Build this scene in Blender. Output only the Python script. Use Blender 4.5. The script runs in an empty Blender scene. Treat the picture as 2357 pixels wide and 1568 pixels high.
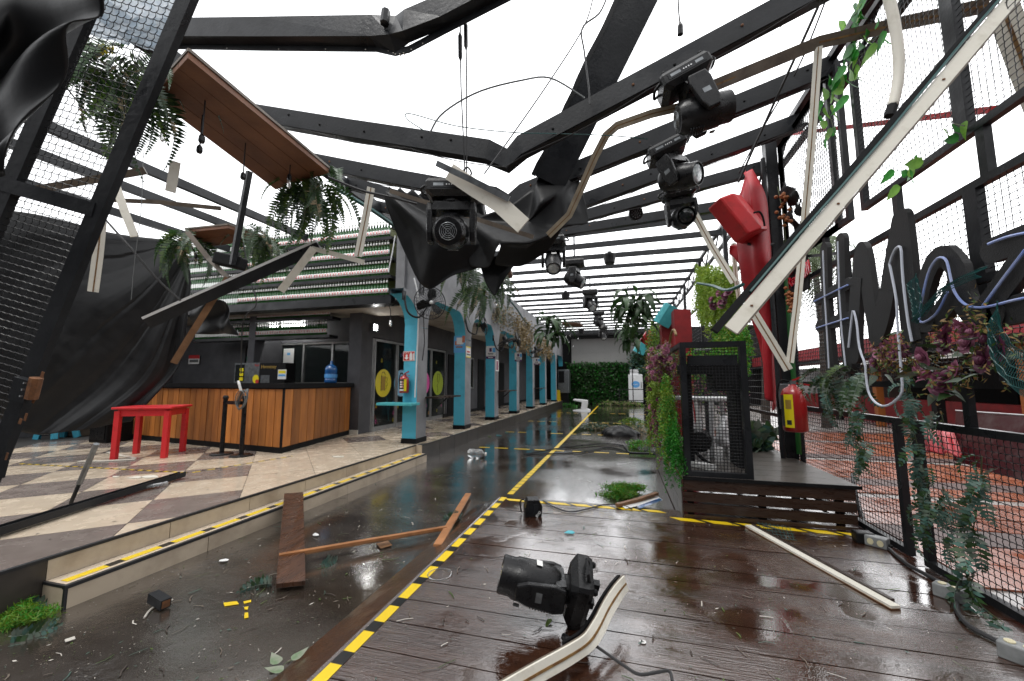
import bpy, math, random
from mathutils import Vector, Matrix, noise
V = Vector
scene = bpy.context.scene
COL = scene.collection
random.seed(7)
# ---------------------------------------------------------------- camera
PITCH, YAW, CAM = math.radians(6.0), math.radians(15.1), V((0, 0, 1.5))
cd = bpy.data.cameras.new('camera'); cam = bpy.data.objects.new('camera', cd); COL.objects.link(cam)
cd.sensor_width = 36.0; cd.lens = 14.006; cd.clip_start = 0.05; cd.clip_end = 600
cam.location = CAM; cam.rotation_euler = (math.pi/2 + PITCH, 0, YAW)
scene.camera = cam
cd.dof.use_dof = True; cd.dof.focus_distance = 2.7; cd.dof.aperture_fstop = 2.2
# ---------------------------------------------------------------- sky, sun, exposure (bright overcast after rain)
w = bpy.data.worlds.new('World'); scene.world = w; w.use_nodes = True
nt = w.node_tree; bg = nt.nodes['Background']
sky = nt.nodes.new('ShaderNodeTexSky'); sky.sky_type = 'NISHITA'; sky.sun_disc = False
sky.sun_elevation = math.radians(62); sky.sun_rotation = math.radians(25); sky.dust_density = 1.0; sky.air_density = 1.0
hs = nt.nodes.new('ShaderNodeHueSaturation'); hs.inputs['Saturation'].default_value = 0.06
nt.links.new(sky.outputs[0], hs.inputs['Color']); nt.links.new(hs.outputs[0], bg.inputs['Color'])
bg.inputs['Strength'].default_value = 0.15
sd = bpy.data.lights.new('sun', 'SUN'); sd.energy = 0.6; sd.angle = math.radians(25); sd.color = (1, .98, .95)
sun = bpy.data.objects.new('sun', sd); COL.objects.link(sun)
sun.rotation_euler = (math.radians(28), 0, math.radians(-25)); sun.location = (0, 0, 30)
vs = scene.view_settings; vs.view_transform = 'Standard'; vs.look = 'None'; vs.gamma = 1.0; vs.exposure = 1.7
# ---------------------------------------------------------------- picture point -> place (2357 wide picture)
CR = cam.rotation_euler.to_matrix()
def ray(u, v): return CR @ V(((u-1178.5)/917.0, -(v-784.0)/917.0, -1.0))
def PZ(u, v, z): d = ray(u, v); return CAM + d*((z-CAM.z)/d.z)
def PX(u, v, x): d = ray(u, v); return CAM + d*(x/d.x)
def PY(u, v, y): d = ray(u, v); return CAM + d*(y/d.y)
def PD(u, v, t): return CAM + ray(u, v)*t
# ---------------------------------------------------------------- materials
MATS = {}; ALB = .62
def lin(c):
    return tuple(((x/12.92) if x <= .04045 else ((x+.055)/1.055)**2.4) for x in c[:3]) + (1,)
def mat(name, c, c2=None, rough=.5, rv=0, metal=0, scale=6, st=(1, 1, 1), bump=0, bs=None, spec=.5, coat=0, detail=4,
        contrast=(.35, .65), trans=0, translucent=0, emit=0, alpha=1, dist=.01, rand=0):
    if not emit:
        k = lambda q: tuple(x*(ALB+(.84-ALB)*min(1, max(q)/.7)) for x in q)
        c = k(c); c2 = k(c2) if c2 else None
    m = bpy.data.materials.new(name); m.use_nodes = True; N = m.node_tree.nodes; L = m.node_tree.links
    b = N['Principled BSDF']
    b.inputs['Base Color'].default_value = (*c, 1); b.inputs['Roughness'].default_value = rough; b.inputs['Metallic'].default_value = metal
    b.inputs['Specular IOR Level'].default_value = spec; b.inputs['Coat Weight'].default_value = coat; b.inputs['Coat Roughness'].default_value = .08
    b.inputs['Transmission Weight'].default_value = trans; b.inputs['Alpha'].default_value = alpha
    if emit: b.inputs['Emission Color'].default_value = (*c, 1); b.inputs['Emission Strength'].default_value = emit
    if c2 or bump or rv:
        tc = N.new('ShaderNodeTexCoord'); mp = N.new('ShaderNodeMapping'); mp.inputs['Scale'].default_value = st
        L.new(tc.outputs['Object'], mp.inputs['Vector'])
        n = N.new('ShaderNodeTexNoise'); n.inputs['Scale'].default_value = scale; n.inputs['Detail'].default_value = detail
        n.inputs['Roughness'].default_value = .62
        L.new(mp.outputs[0], n.inputs['Vector'])
        r = N.new('ShaderNodeMapRange'); r.inputs['From Min'].default_value = contrast[0]; r.inputs['From Max'].default_value = contrast[1]
        L.new(n.outputs['Fac'], r.inputs['Value'])
        if c2:
            mx = N.new('ShaderNodeMix'); mx.data_type = 'RGBA'; mx.inputs[6].default_value = (*c, 1); mx.inputs[7].default_value = (*c2, 1)
            L.new(r.outputs[0], mx.inputs[0]); L.new(mx.outputs[2], b.inputs['Base Color'])
        if rv:
            q = N.new('ShaderNodeMapRange'); q.inputs['To Min'].default_value = rough-rv; q.inputs['To Max'].default_value = rough+rv
            n3 = N.new('ShaderNodeTexNoise'); n3.inputs['Scale'].default_value = scale*1.7; n3.inputs['Detail'].default_value = 3
            L.new(mp.outputs[0], n3.inputs['Vector']); q.inputs['From Min'].default_value = .35; q.inputs['From Max'].default_value = .65
            L.new(n3.outputs['Fac'], q.inputs['Value']); L.new(q.outputs[0], b.inputs['Roughness'])
        if bump:
            n2 = N.new('ShaderNodeTexNoise'); n2.inputs['Scale'].default_value = bs or scale*4; n2.inputs['Detail'].default_value = 5
            L.new(mp.outputs[0], n2.inputs['Vector'])
            bp = N.new('ShaderNodeBump'); bp.inputs['Strength'].default_value = bump; bp.inputs['Distance'].default_value = dist
            L.new(n2.outputs['Fac'], bp.inputs['Height']); L.new(bp.outputs[0], b.inputs['Normal'])
    if rand:
        oi = N.new('ShaderNodeObjectInfo'); rg = N.new('ShaderNodeMapRange'); rg.inputs['To Min'].default_value = 1-rand; rg.inputs['To Max'].default_value = 1+rand; L.new(oi.outputs['Random'], rg.inputs['Value'])
        hv = N.new('ShaderNodeHueSaturation'); L.new(rg.outputs[0], hv.inputs['Value'])
        if b.inputs['Base Color'].links: L.new(b.inputs['Base Color'].links[0].from_socket, hv.inputs['Color'])
        else: hv.inputs['Color'].default_value = (*c, 1)
        L.new(hv.outputs[0], b.inputs['Base Color'])
    if translucent:
        t = N.new('ShaderNodeBsdfTranslucent'); ms = N.new('ShaderNodeMixShader'); ms.inputs[0].default_value = translucent
        src = b.inputs['Base Color'].links[0].from_socket if b.inputs['Base Color'].links else None
        if src: L.new(src, t.inputs['Color'])
        else: t.inputs['Color'].default_value = (*c, 1)
        L.new(b.outputs[0], ms.inputs[1]); L.new(t.outputs[0], ms.inputs[2]); L.new(ms.outputs[0], N['Material Output'].inputs['Surface'])
    MATS[name] = m; return m
def MT(x): return MATS[x] if isinstance(x, str) else x

mat('black_steel', (.010, .011, .013), (.030, .032, .036), rough=.40, rv=.14, scale=2.2, bump=.2, bs=30, spec=.24, detail=9, contrast=(.3, .75))
mat('black_matt', (.008, .008, .009), (.014, .014, .015), rough=.6, scale=10, bump=.1, spec=.14)
mat('black_plastic', (.008, .008, .009), (.014, .014, .015), rough=.33, rv=.1, scale=14, bump=.12, bs=90, spec=.27)
mat('tarp', (.006, .0064, .0072), (.010, .0105, .0115), rough=.40, rv=.06, scale=4, bump=.10, bs=9, dist=.02, spec=.34)
mat('tarp_dull', (.005, .0052, .006), (.009, .0095, .0105), rough=.46, rv=.06, scale=5, bump=.10, bs=14, dist=.02, spec=.22)
mat('white_paint', (.74, .71, .62), (.60, .56, .46), rough=.55, scale=9, bump=.12, bs=30, contrast=(.55, .8))
mat('raw_wood', (.30, .15, .065), (.16, .075, .03), rough=.6, scale=4, st=(1, 1, 1), bump=.2, bs=50)
mat('old_wood', (.20, .16, .12), (.11, .085, .065), rough=.5, scale=5, bump=.2, bs=60)
mat('glue', (.30, .17, .05), (.16, .07, .02), rough=.5, scale=30)
mat('board_brown', (.24, .095, .04), (.15, .055, .023), rough=.6, scale=2.5, bump=.25, bs=40, rand=.12)
mat('bar_wood', (.60, .225, .05), (.30, .10, .026), rough=.42, scale=2.2, st=(3, 3, .5), bump=.12, bs=14, contrast=(.3, .75), rand=.3)
mat('red_paint', (.66, .022, .028), (.42, .016, .018), rough=.42, scale=6, bump=.08, detail=10, contrast=(.52, .78))
mat('dark_red', (.34, .014, .018), (.24, .010, .013), rough=.5, scale=5)
mat('red_cloth', (.56, .018, .03), (.42, .012, .02), rough=.5, scale=3, bump=.15, bs=8)
mat('turquoise', (.07, .46, .64), (.055, .34, .46), rough=.6, scale=2.4, bump=.12, bs=40, detail=10, contrast=(.5, .78))
mat('turq_shelf', (.07, .46, .50), (.05, .38, .43), rough=.45, scale=12)
mat('grey_plaster', (.31, .315, .33), (.19, .195, .205), rough=.75, scale=1.7, bump=.2, bs=25, detail=8)
mat('dark_wall', (.135, .135, .145), (.095, .095, .105), rough=.65, scale=2, bump=.1, bs=30, spec=.25, detail=7)
mat('ceiling_beige', (.55, .50, .43), (.38, .33, .27), rough=.8, scale=2)
mat('aluminium', (.45, .45, .44), (.34, .34, .34), rough=.35, metal=.6, scale=6)
mat('tile_beige', (.66, .555, .43), (.59, .485, .365), rough=.24, rv=.1, scale=3.5, bump=.05, bs=25, detail=8, rand=.06)
mat('tile_dark', (.28, .235, .21), (.22, .18, .16), rough=.24, rv=.1, scale=3.5, bump=.05, bs=25, detail=8, rand=.12)
mat('grout', (.03, .028, .026), rough=.7)
mat('nosing', (.022, .023, .026), rough=.45)
mat('step_beige', (.56, .465, .35), (.32, .25, .18), rough=.42, scale=2.6, bump=.1, detail=8, contrast=(.45, .8))
mat('stained', (.07, .058, .048), (.035, .03, .026), rough=.4, scale=3, detail=7)
mat('yellow_tape', (.80, .56, .012), (.62, .41, .01), rough=.35, scale=20, contrast=(.6, .8), bump=.1)
mat('black_tape', (.012, .012, .012), rough=.3)
mat('green_glass', (.03, .20, .035), (.02, .12, .022), rough=.12, scale=60, coat=.4, translucent=.35)
mat('cap_white', (.75, .74, .72), rough=.4)
mat('white_plastic', (.80, .81, .82), (.72, .73, .74), rough=.35, scale=4)
mat('rope', (.03, .03, .032), rough=.6)
mat('teal_wire', (.015, .10, .095), rough=.4)
mat('grey_wire', (.16, .17, .17), rough=.4)
mat('glass_dark', (.010, .013, .013), (.02, .025, .024), rough=.06, scale=1.5, spec=.6)
mat('steel_grey', (.30, .32, .33), (.18, .19, .20), rough=.35, metal=.7, scale=12)
mat('rust', (.25, .10, .035), (.12, .05, .02), rough=.8, scale=30)
mat('bulb', (.92, .92, .90), rough=.08, trans=.75)
mat('lens', (.55, .60, .62), (.32, .36, .38), rough=.08, scale=30, coat=1)
mat('paper', (.80, .80, .78), (.70, .70, .69), rough=.7, scale=5)
mat('screen_grey', (.31, .31, .30), (.29, .29, .28), rough=.6, scale=40, rand=.02)
mat('terracotta', (.40, .125, .06), (.26, .08, .042), rough=.22, rv=.12, scale=3, bump=.1, rand=.15)
mat('wet_sheen_pale', (.45, .42, .40), (.30, .27, .25), rough=.25, rv=.1, scale=2)  # white-grey reflection of the wet paving painted as a pale base colour
mat('brick_brown', (.10, .035, .022), (.06, .02, .014), rough=.5, scale=3)
mat('orange_paint', (.36, .11, .02), rough=.5)
mat('awning_red', (.42, .035, .045), (.34, .03, .04), rough=.5, scale=3)
mat('maroon', (.11, .022, .028), (.20, .14, .14), rough=.25, scale=5, contrast=(.5, .8))
mat('water_blue', (.015, .09, .30), (.02, .14, .40), rough=.15, scale=4, coat=.6)
mat('blue_label', (.10, .36, .75), rough=.4)
mat('purple', (.09, .012, .12), rough=.5); mat('sky_blue', (.10, .40, .75), rough=.5); mat('skin_orange', (.55, .16, .08), rough=.5)
mat('sticker_yellow', (.85, .70, .012), rough=.35); mat('sticker_pink', (.85, .10, .42), rough=.35)
mat('sticker_lime', (.44, .56, .015), rough=.35); mat('sticker_blue', (.30, .62, .85), rough=.35)
mat('gold', (.55, .36, .08), rough=.35, metal=.4); mat('ink', (.03, .03, .03), rough=.6); mat('ink_red', (.55, .03, .03), rough=.5)
mat('neon_blue', (.20, .32, .80), (.45, .52, .78), rough=.3, scale=5); mat('neon_white', (.62, .66, .75), rough=.3); mat('neon_red', (.55, .01, .025), rough=.25, coat=.5)
mat('neon_yellow', (.75, .42, .03), rough=.3)
mat('fern', (.045, .115, .026), (.018, .05, .014), rough=.42, scale=3, translucent=.22, rand=.35)
mat('fern_light', (.13, .21, .035), (.05, .11, .02), rough=.45, scale=3, translucent=.3)
mat('fern_teal', (.095, .22, .18), (.05, .12, .085), rough=.45, scale=6, translucent=.15, rand=.25)
mat('fern_grey', (.22, .28, .22), (.10, .15, .105), rough=.5, scale=6, translucent=.15, rand=.25)
mat('moss', (.24, .40, .025), (.12, .26, .015), rough=.55, scale=5, translucent=.35, rand=.2)
mat('moss_bright', (.08, .42, .03), (.03, .26, .02), rough=.55, scale=5, translucent=.3)
mat('ivy', (.05, .40, .04), (.025, .22, .025), rough=.4, scale=20, translucent=.5, rand=.35)
mat('ivy_light', (.26, .52, .08), (.15, .38, .05), rough=.45, scale=20, translucent=.5, rand=.2)
mat('moss_light', (.36, .48, .06), (.22, .36, .03), rough=.55, scale=5, translucent=.35)
mat('wallgreen', (.028, .085, .016), (.012, .04, .009), rough=.5, scale=2, translucent=.2)
mat('tree_green', (.10, .15, .05), (.05, .085, .03), rough=.6, scale=1, translucent=.25)
mat('rose', (.24, .055, .12), (.13, .025, .07), rough=.5, scale=25, translucent=.15, rand=.25)
mat('rose_pink', (.52, .19, .30), (.36, .11, .20), rough=.5, scale=25, translucent=.2, rand=.25)
mat('sprig', (.35, .17, .06), (.25, .22, .05), rough=.5, scale=25, translucent=.2)
mat('dried', (.42, .35, .22), (.25, .19, .10), rough=.7, scale=12, translucent=.2)
mat('stem', (.07, .09, .03), rough=.6); mat('trunk', (.06, .045, .035), rough=.8)
mat('pink_bar', (.42, .19, .17), rough=.4)
mat('debris', (.55, .52, .46), rough=.6); mat('cyan_bit', (.05, .42, .50), rough=.4)
mat('concrete_far', (.50, .48, .45), (.38, .36, .34), rough=.8, scale=.6)
mat('clear_sheet', (.50, .62, .74), (.75, .82, .88), rough=.2, alpha=.72, scale=30, bump=.5, bs=25, dist=.03, translucent=.55)
mat('clear_plastic', (.9, .92, .92), rough=.08, trans=.9)
mat('orange_rose', (.40, .13, .03), (.28, .08, .02), rough=.6, scale=20)
mat('extinguisher_red', (.42, .012, .012), rough=.28, coat=.4)
mat('lamp_white', (1, 1, .97), emit=14)
mat('booth_wood', (.036, .018, .012), (.055, .030, .020), rough=.33, rv=.12, scale=4, st=(1, 1, 5), bump=.2, rand=.2)
mat('grey_planks', (.13, .112, .098), (.075, .063, .054), rough=.34, scale=4, bump=.2, rand=.15)

def wet(name, c, c2, pscale, lo, hi, grain=None, seed=0, edge=(.44, .56), bump=.25, cior=1.45, crough=.13, blot=None):
    """wet surface: film of water with smooth puddles between rougher damp patches"""
    m = bpy.data.materials.new(name); m.use_nodes = True; N = m.node_tree.nodes; L = m.node_tree.links; b = N['Principled BSDF']
    tc = N.new('ShaderNodeTexCoord')
    def nz(s, d=4, st=(1, 1, 1), off=0):
        mp = N.new('ShaderNodeMapping'); mp.inputs['Scale'].default_value = st; mp.inputs['Location'].default_value = (off, off*.7, 0)
        L.new(tc.outputs['Object'], mp.inputs['Vector'])
        n = N.new('ShaderNodeTexNoise'); n.inputs['Scale'].default_value = s; n.inputs['Detail'].default_value = d; L.new(mp.outputs[0], n.inputs['Vector']); return n.outputs['Fac']
    def rng(x, a, b_, c_, d):
        r = N.new('ShaderNodeMapRange'); r.inputs['From Min'].default_value = a; r.inputs['From Max'].default_value = b_
        r.inputs['To Min'].default_value = c_; r.inputs['To Max'].default_value = d; L.new(x, r.inputs['Value']); return r.outputs[0]
    pud = rng(nz(pscale, 6, off=seed), edge[0], edge[1], 0, 1)          # 0 puddle, 1 damp
    r = N.new('ShaderNodeMath'); r.operation = 'MULTIPLY'; L.new(pud, r.inputs[0]); L.new(rng(nz(pscale*9, 4), .3, .7, lo, hi), r.inputs[1])
    r2 = N.new('ShaderNodeMath'); r2.operation = 'ADD'; L.new(r.outputs[0], r2.inputs[0]); r2.inputs[1].default_value = .025
    L.new(r2.outputs[0], b.inputs['Roughness'])
    mx = N.new('ShaderNodeMix'); mx.data_type = 'RGBA'; mx.inputs[6].default_value = (*c, 1); mx.inputs[7].default_value = (*c2, 1)
    L.new(rng(nz(3.1, 7, st=grain or (1, 1, 1)), .35, .68, 0, 1) if not blot else rng(nz(1.3, 9, st=blot), .42, .70, 0, 1), mx.inputs[0]); L.new(mx.outputs[2], b.inputs['Base Color'])
    b.inputs['Specular IOR Level'].default_value = .75
    b.inputs['Coat Weight'].default_value = 1.0; b.inputs['Coat IOR'].default_value = cior; L.new(rng(pud, 0, 1, .015, crough), b.inputs['Coat Roughness'])
    h = N.new('ShaderNodeMath'); h.operation = 'MULTIPLY'; L.new(nz(28 if grain else 16, 6, st=grain or (1, 1, 1)), h.inputs[0]); L.new(rng(pud, 0, 1, .04, 1), h.inputs[1])
    h2 = N.new('ShaderNodeMath'); h2.operation = 'MULTIPLY_ADD'; sp2 = N.new('ShaderNodeMath'); sp2.operation = 'MULTIPLY'; L.new(nz(130, 2), sp2.inputs[0]); L.new(rng(pud, 0, 1, .08, .42), sp2.inputs[1]); L.new(sp2.outputs[0], h2.inputs[0]); h2.inputs[1].default_value = 1.0; L.new(h.outputs[0], h2.inputs[2])
    bp = N.new('ShaderNodeBump'); bp.inputs['Strength'].default_value = bump; bp.inputs['Distance'].default_value = .012
    L.new(h2.outputs[0], bp.inputs['Height']); L.new(bp.outputs[0], b.inputs['Normal']); L.new(bp.outputs[0], b.inputs['Coat Normal'])
    MATS[name] = m; return m
wet('wet_floor', (.028, .0215, .0168), (.074, .062, .052), .6, .09, .32, edge=(.40, .62), bump=.26, cior=1.7, crough=.11, blot=(.7, 1.6, 1))
wet('wet_deck', (.027, .0112, .0064), (.052, .0225, .0130), 1.6, .03, .13, grain=(.25, 4, 1), seed=3, edge=(.45, .58), bump=.42, cior=1.85, crough=.06)

# ---------------------------------------------------------------- mesh building
class MB:
    def __init__(s): s.v = []; s.f = []; s.m = []
    def add(s, vs, fs, mi=0):
        o = len(s.v); s.v += [tuple(x) for x in vs]; s.f += [tuple(i+o for i in f) for f in fs]; s.m += [mi]*len(fs); return s
    def obox(s, c, ax, ay, az, mi=0, bev=0):
        c = V(c); P = []
        for z in (-1, 1):
            for y in (-1, 1):
                for x in (-1, 1): P.append(c + ax*x + ay*y + az*z)
        return s.add(P, [(0, 2, 3, 1), (4, 5, 7, 6), (0, 1, 5, 4), (2, 6, 7, 3), (0, 4, 6, 2), (1, 3, 7, 5)], mi)
    def box(s, lo, hi, mi=0):
        lo, hi = V(lo), V(hi); d = (hi-lo)/2
        return s.obox((lo+hi)/2, V((d.x, 0, 0)), V((0, d.y, 0)), V((0, 0, d.z)), mi)
    def bar(s, a, b, w, h, up=(0, 0, 1), mi=0):
        a, b = V(a), V(b); d = (b-a); n = d.normalized(); sd = n.cross(V(up))
        if sd.length < 1e-4: sd = n.cross(V((1, 0, 0)))
        sd.normalize(); u = sd.cross(n)
        return s.obox((a+b)/2, d/2, sd*(w/2), u*(h/2), mi)
    def ribbon(s, pts, w, h, up=(0, 0, 1), mi=0):
        """rectangular section swept along a path; up may be a list"""
        R = []; n = len(pts); pts = [V(p) for p in pts]
        for i in range(n):
            t = (pts[min(i+1, n-1)] - pts[max(i-1, 0)]).normalized(); uu = V(up[i]) if isinstance(up, list) else V(up)
            sd = t.cross(uu).normalized(); u = sd.cross(t)
            R += [pts[i]+sd*w/2+u*h/2, pts[i]-sd*w/2+u*h/2, pts[i]-sd*w/2-u*h/2, pts[i]+sd*w/2-u*h/2]
        F = [(0, 1, 2, 3), tuple(4*(n-1)+k for k in (3, 2, 1, 0))]
        for i in range(n-1):
            for k in range(4): a = 4*i+k; b = 4*i+(k+1) % 4; F.append((a, a+4, b+4, b))
        return s.add(R, F, mi)
    def tube(s, pts, r, n=6, mi=0, cap=True):
        pts = [V(p) for p in pts]; m = len(pts); R = []; pu = None
        for i in range(m):
            t = (pts[min(i+1, m-1)] - pts[max(i-1, 0)])
            t = t.normalized() if t.length > 1e-7 else V((0, 0, 1))
            if pu is None:
                pu = t.cross(V((0, 0, 1)))
                if pu.length < .05: pu = t.cross(V((1, 0, 0)))
            pu = (pu - t*pu.dot(t)).normalized(); q = t.cross(pu); rr = r[i] if isinstance(r, (list, tuple)) else r
            for k in range(n): a = 2*math.pi*k/n; R.append(pts[i] + (pu*math.cos(a)+q*math.sin(a))*rr)
        F = []
        for i in range(m-1):
            for k in range(n): a = i*n+k; b = i*n+(k+1) % n; F.append((a, b, b+n, a+n))
        if cap: F += [tuple(range(n-1, -1, -1)), tuple((m-1)*n+k for k in range(n))]
        return s.add(R, F, mi)
    def lathe(s, prof, seg=16, mi=0, M=None, mis=None):
        R = []; F = []; mm = []
        for r, z in prof:
            for k in range(seg): a = 2*math.pi*k/seg; R.append(V((r*math.cos(a), r*math.sin(a), z)))
        for i in range(len(prof)-1):
            for k in range(seg): a = i*seg+k; b = i*seg+(k+1) % seg; F.append((a, b, b+seg, a+seg)); mm.append(mis[i] if mis else mi)
        F += [tuple(range(seg-1, -1, -1)), tuple((len(prof)-1)*seg+k for k in range(seg))]; mm += [mis[0] if mis else mi, mis[-1] if mis else mi]
        if M: R = [M @ p for p in R]
        s.add(R, F); s.m[-len(F):] = mm; return s
    def prism(s, poly, d, mi=0, mi2=None):
        """poly: 3D points (planar), d: extrusion vector"""
        n = len(poly); P = [V(p) for p in poly]; Q = [p+V(d) for p in P]
        s.add(P+Q, [tuple(range(n-1, -1, -1)), tuple(range(n, 2*n))], mi)
        o = len(s.v)-2*n
        for i in range(n): j = (i+1) % n; s.f.append((o+i, o+j, o+n+j, o+n+i)); s.m.append(mi if mi2 is None else mi2)
        return s
    def grid(s, fn, nu, nv, mi=0):
        P = [fn(i/nu, j/nv) for j in range(nv+1) for i in range(nu+1)]
        return s.add(P, [(j*(nu+1)+i, j*(nu+1)+i+1, (j+1)*(nu+1)+i+1, (j+1)*(nu+1)+i) for j in range(nv) for i in range(nu)], mi)
    def xf(s, M):
        s.v = [tuple(M @ V(p)) for p in s.v]; return s
    def mesh(s, name, mats, smooth=False):
        me = bpy.data.meshes.new(name); me.from_pydata(s.v, [], s.f)
        for x in (mats if isinstance(mats, (list, tuple)) else [mats]): me.materials.append(MT(x))
        me.polygons.foreach_set('material_index', s.m)
        if smooth: me.polygons.foreach_set('use_smooth', [True]*len(s.f))
        me.update()
        if smooth == 2: me.set_sharp_from_angle(angle=math.radians(38))
        return me
    def build(s, name, mats, parent=None, smooth=False, label=None, kind=None, solid=0, bevel=0, local=False):
        return obj(name, s.mesh(name, mats, smooth), parent, label, kind, solid, bevel, local)
def obj(name, me, parent=None, label=None, kind=None, solid=0, bevel=0, local=False):
    o = bpy.data.objects.new(name, me); COL.objects.link(o)
    if parent:
        o.parent = parent
        if not local: o.matrix_parent_inverse = Matrix(BASE[parent.name]).inverted()
    BASE[o.name] = Matrix()
    if label: o['label'] = label
    if kind: o['kind'] = kind
    if solid:
        md = o.modifiers.new('thickness', 'SOLIDIFY'); md.thickness = solid; md.offset = 0
    if bevel:
        md = o.modifiers.new('bevel', 'BEVEL'); md.width = bevel; md.segments = 2; md.limit_method = 'ANGLE'
    return o
BASE = {}
def thing(name, label, cat, loc=(0, 0, 0), M=None, group=None):
    o = bpy.data.objects.new(name, None); COL.objects.link(o); o.empty_display_size = .1
    mt = M if M is not None else Matrix.Translation(V(loc))
    o.matrix_world = mt; BASE[o.name] = Matrix(mt)
    o['label'] = label; o['category'] = cat
    if group: o['group'] = group
    return o
def tag(o, label, cat, group=None):
    o['label'] = label; o['category'] = cat
    if group: o['group'] = group
    return o
def struct(o): o['kind'] = 'structure'; return o
def copytree(o, label=None, M=None):
    c = o.copy(); COL.objects.link(c); BASE[c.name] = Matrix()
    if label: c['label'] = label
    if M is not None: c.matrix_world = M; BASE[c.name] = Matrix(M)
    for ch in o.children:
        d = ch.copy(); COL.objects.link(d); d.parent = c
        for g in ch.children:
            e = g.copy(); COL.objects.link(e); e.parent = d
    return c
def frame(p, x, y=None, z=None):
    """matrix with origin p, local X along x, local Z close to z"""
    x = V(x).normalized(); z = V(z or (0, 0, 1)); y = z.cross(x).normalized(); z = x.cross(y)
    return Matrix(((x.x, y.x, z.x, p[0]), (x.y, y.y, z.y, p[1]), (x.z, y.z, z.z, p[2]), (0, 0, 0, 1)))
def text(body, size, M, m, parent, name='lettering', ext=.002, align='CENTER'):
    cu = bpy.data.curves.new(name, 'FONT'); cu.body = body; cu.size = size; cu.extrude = ext; cu.align_x = align; cu.align_y = 'CENTER'; cu.resolution_u = 3
    t = bpy.data.objects.new(name, cu); COL.objects.link(t)
    dg = bpy.context.evaluated_depsgraph_get(); me = bpy.data.meshes.new_from_object(t.evaluated_get(dg))
    bpy.data.objects.remove(t); bpy.data.curves.remove(cu)
    me.transform(M); me.materials.clear(); me.materials.append(MT(m))
    return obj(name, me, parent)
def cr(p0, p1, p2, p3, t):
    return .5*((2*p1)+(p2-p0)*t+(2*p0-5*p1+4*p2-p3)*t*t+(3*p1-p0-3*p2+p3)*t*t*t)
def spl(P, t):
    n = len(P)-1; x = min(max(t*n, 0), n-1e-6); i = int(x); f = x-i
    g = lambda k: P[min(max(k, 0), n)]
    return cr(g(i-1), g(i), g(i+1), g(i+2), f)
def path(P, n=24): P = [V(p) for p in P]; return [spl(P, i/n) for i in range(n+1)]
def lsp(P, t):
    n = len(P)-1; x = min(max(t*n, 0), n-1e-6); i = int(x); return P[i].lerp(P[i+1], x-i)
def sheet(rows, nu, nv, disp=None, lin=False):
    """cloth surface through rows of points; disp(u,v) pushes it along its normal"""
    rows = [[V(p) for p in r] for r in rows]
    sp_ = lsp if lin else spl; base = lambda u, v: sp_([sp_(r, u) for r in rows], v)
    b = MB()
    def fn(u, v):
        p = base(u, v)
        if disp:
            e = .01; a = base(min(u+e, 1), v)-base(max(u-e, 0), v); c = base(u, min(v+e, 1))-base(u, max(v-e, 0)); n = a.cross(c)
            if n.length > 1e-9: p = p + n.normalized()*disp(u, v)
        return p
    return b.grid(fn, nu, nv)
def clip(poly, a, b, c):
    """keep a*x+b*y<=c"""
    out = []
    for i in range(len(poly)):
        p, q = poly[i], poly[(i+1) % len(poly)]; dp, dq = a*p[0]+b*p[1]-c, a*q[0]+b*q[1]-c
        if dp <= 0: out.append(p)
        if dp*dq < 0: t = dp/(dp-dq); out.append((p[0]+(q[0]-p[0])*t, p[1]+(q[1]-p[1])*t))
    return out
# ================================================================ SETTING
b = MB(); b.add([(-300, -300, 0), (300, -300, 0), (300, 300, 0), (-300, 300, 0)], [(0, 1, 2, 3)])
ground = struct(b.build('ground', 'wet_floor'))
# joints cast in the floor are shallow dark strips
for k, (a, c, wd) in enumerate([((-3.55, 2.05), (-1.5, 1.1), .012), ((-3.4, .9), (-1.6, .9), .01)]):
    pass
# terrace with large tiles laid at 45 degrees
TX, TX2 = -3.83, -3.70
b = MB(); b.box((-14, -4, -.2), (TX-.012, 7.1, .295)); b.box((-14, 7.1, -.2), (TX2-.012, 28.4, .295))
terrace = struct(b.build('terrace', 'grout'))
A, B = 1.08, 1.12
for i in range(-16, 32):
    for j in range(-26, 3):
        s0, s1 = -.45+A*i+.004, -.45+A*(i+1)-.004; d0, d1 = -6.67+B*j+.004, -6.67+B*(j+1)-.004
        P = [((s+d)/2, (s-d)/2) for s, d in ((s0, d0), (s1, d0), (s1, d1), (s0, d1))]
        P = clip(P, -1, 0, 13.5); P = clip(P, 0, -1, 3.0); P = clip(P, 0, 1, 28.2)
        if not P: continue
        cy = sum(p[1] for p in P)/len(P)
        P = clip(P, 1, 0, TX-.03 if cy < 7.1 else TX2-.03)
        if len(P) < 3: continue
        cx = sum(p[0] for p in P)/len(P); cy = sum(p[1] for p in P)/len(P)
        if cy > 8.6 and cx < -6.0: continue
        if cx < -11 or cy < -.5: continue
        plain = -1 < i < 4 and cy < 8.3
        dark = ((i+j) % 2 == 0 and not plain) if cy < 7.4 else (i % 2 == 0 and j % 2 == 0)
        sgn = sum(P[k][0]*P[(k+1) % len(P)][1]-P[(k+1) % len(P)][0]*P[k][1] for k in range(len(P)))
        if sgn < 0: P = P[::-1]
        t = MB(); t.prism([(x, y, .2952) for x, y in P], (0, 0, .0048+random.uniform(0, .0012)))
        t.build('tile', 'tile_dark' if dark else 'tile_beige', terrace)
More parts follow.
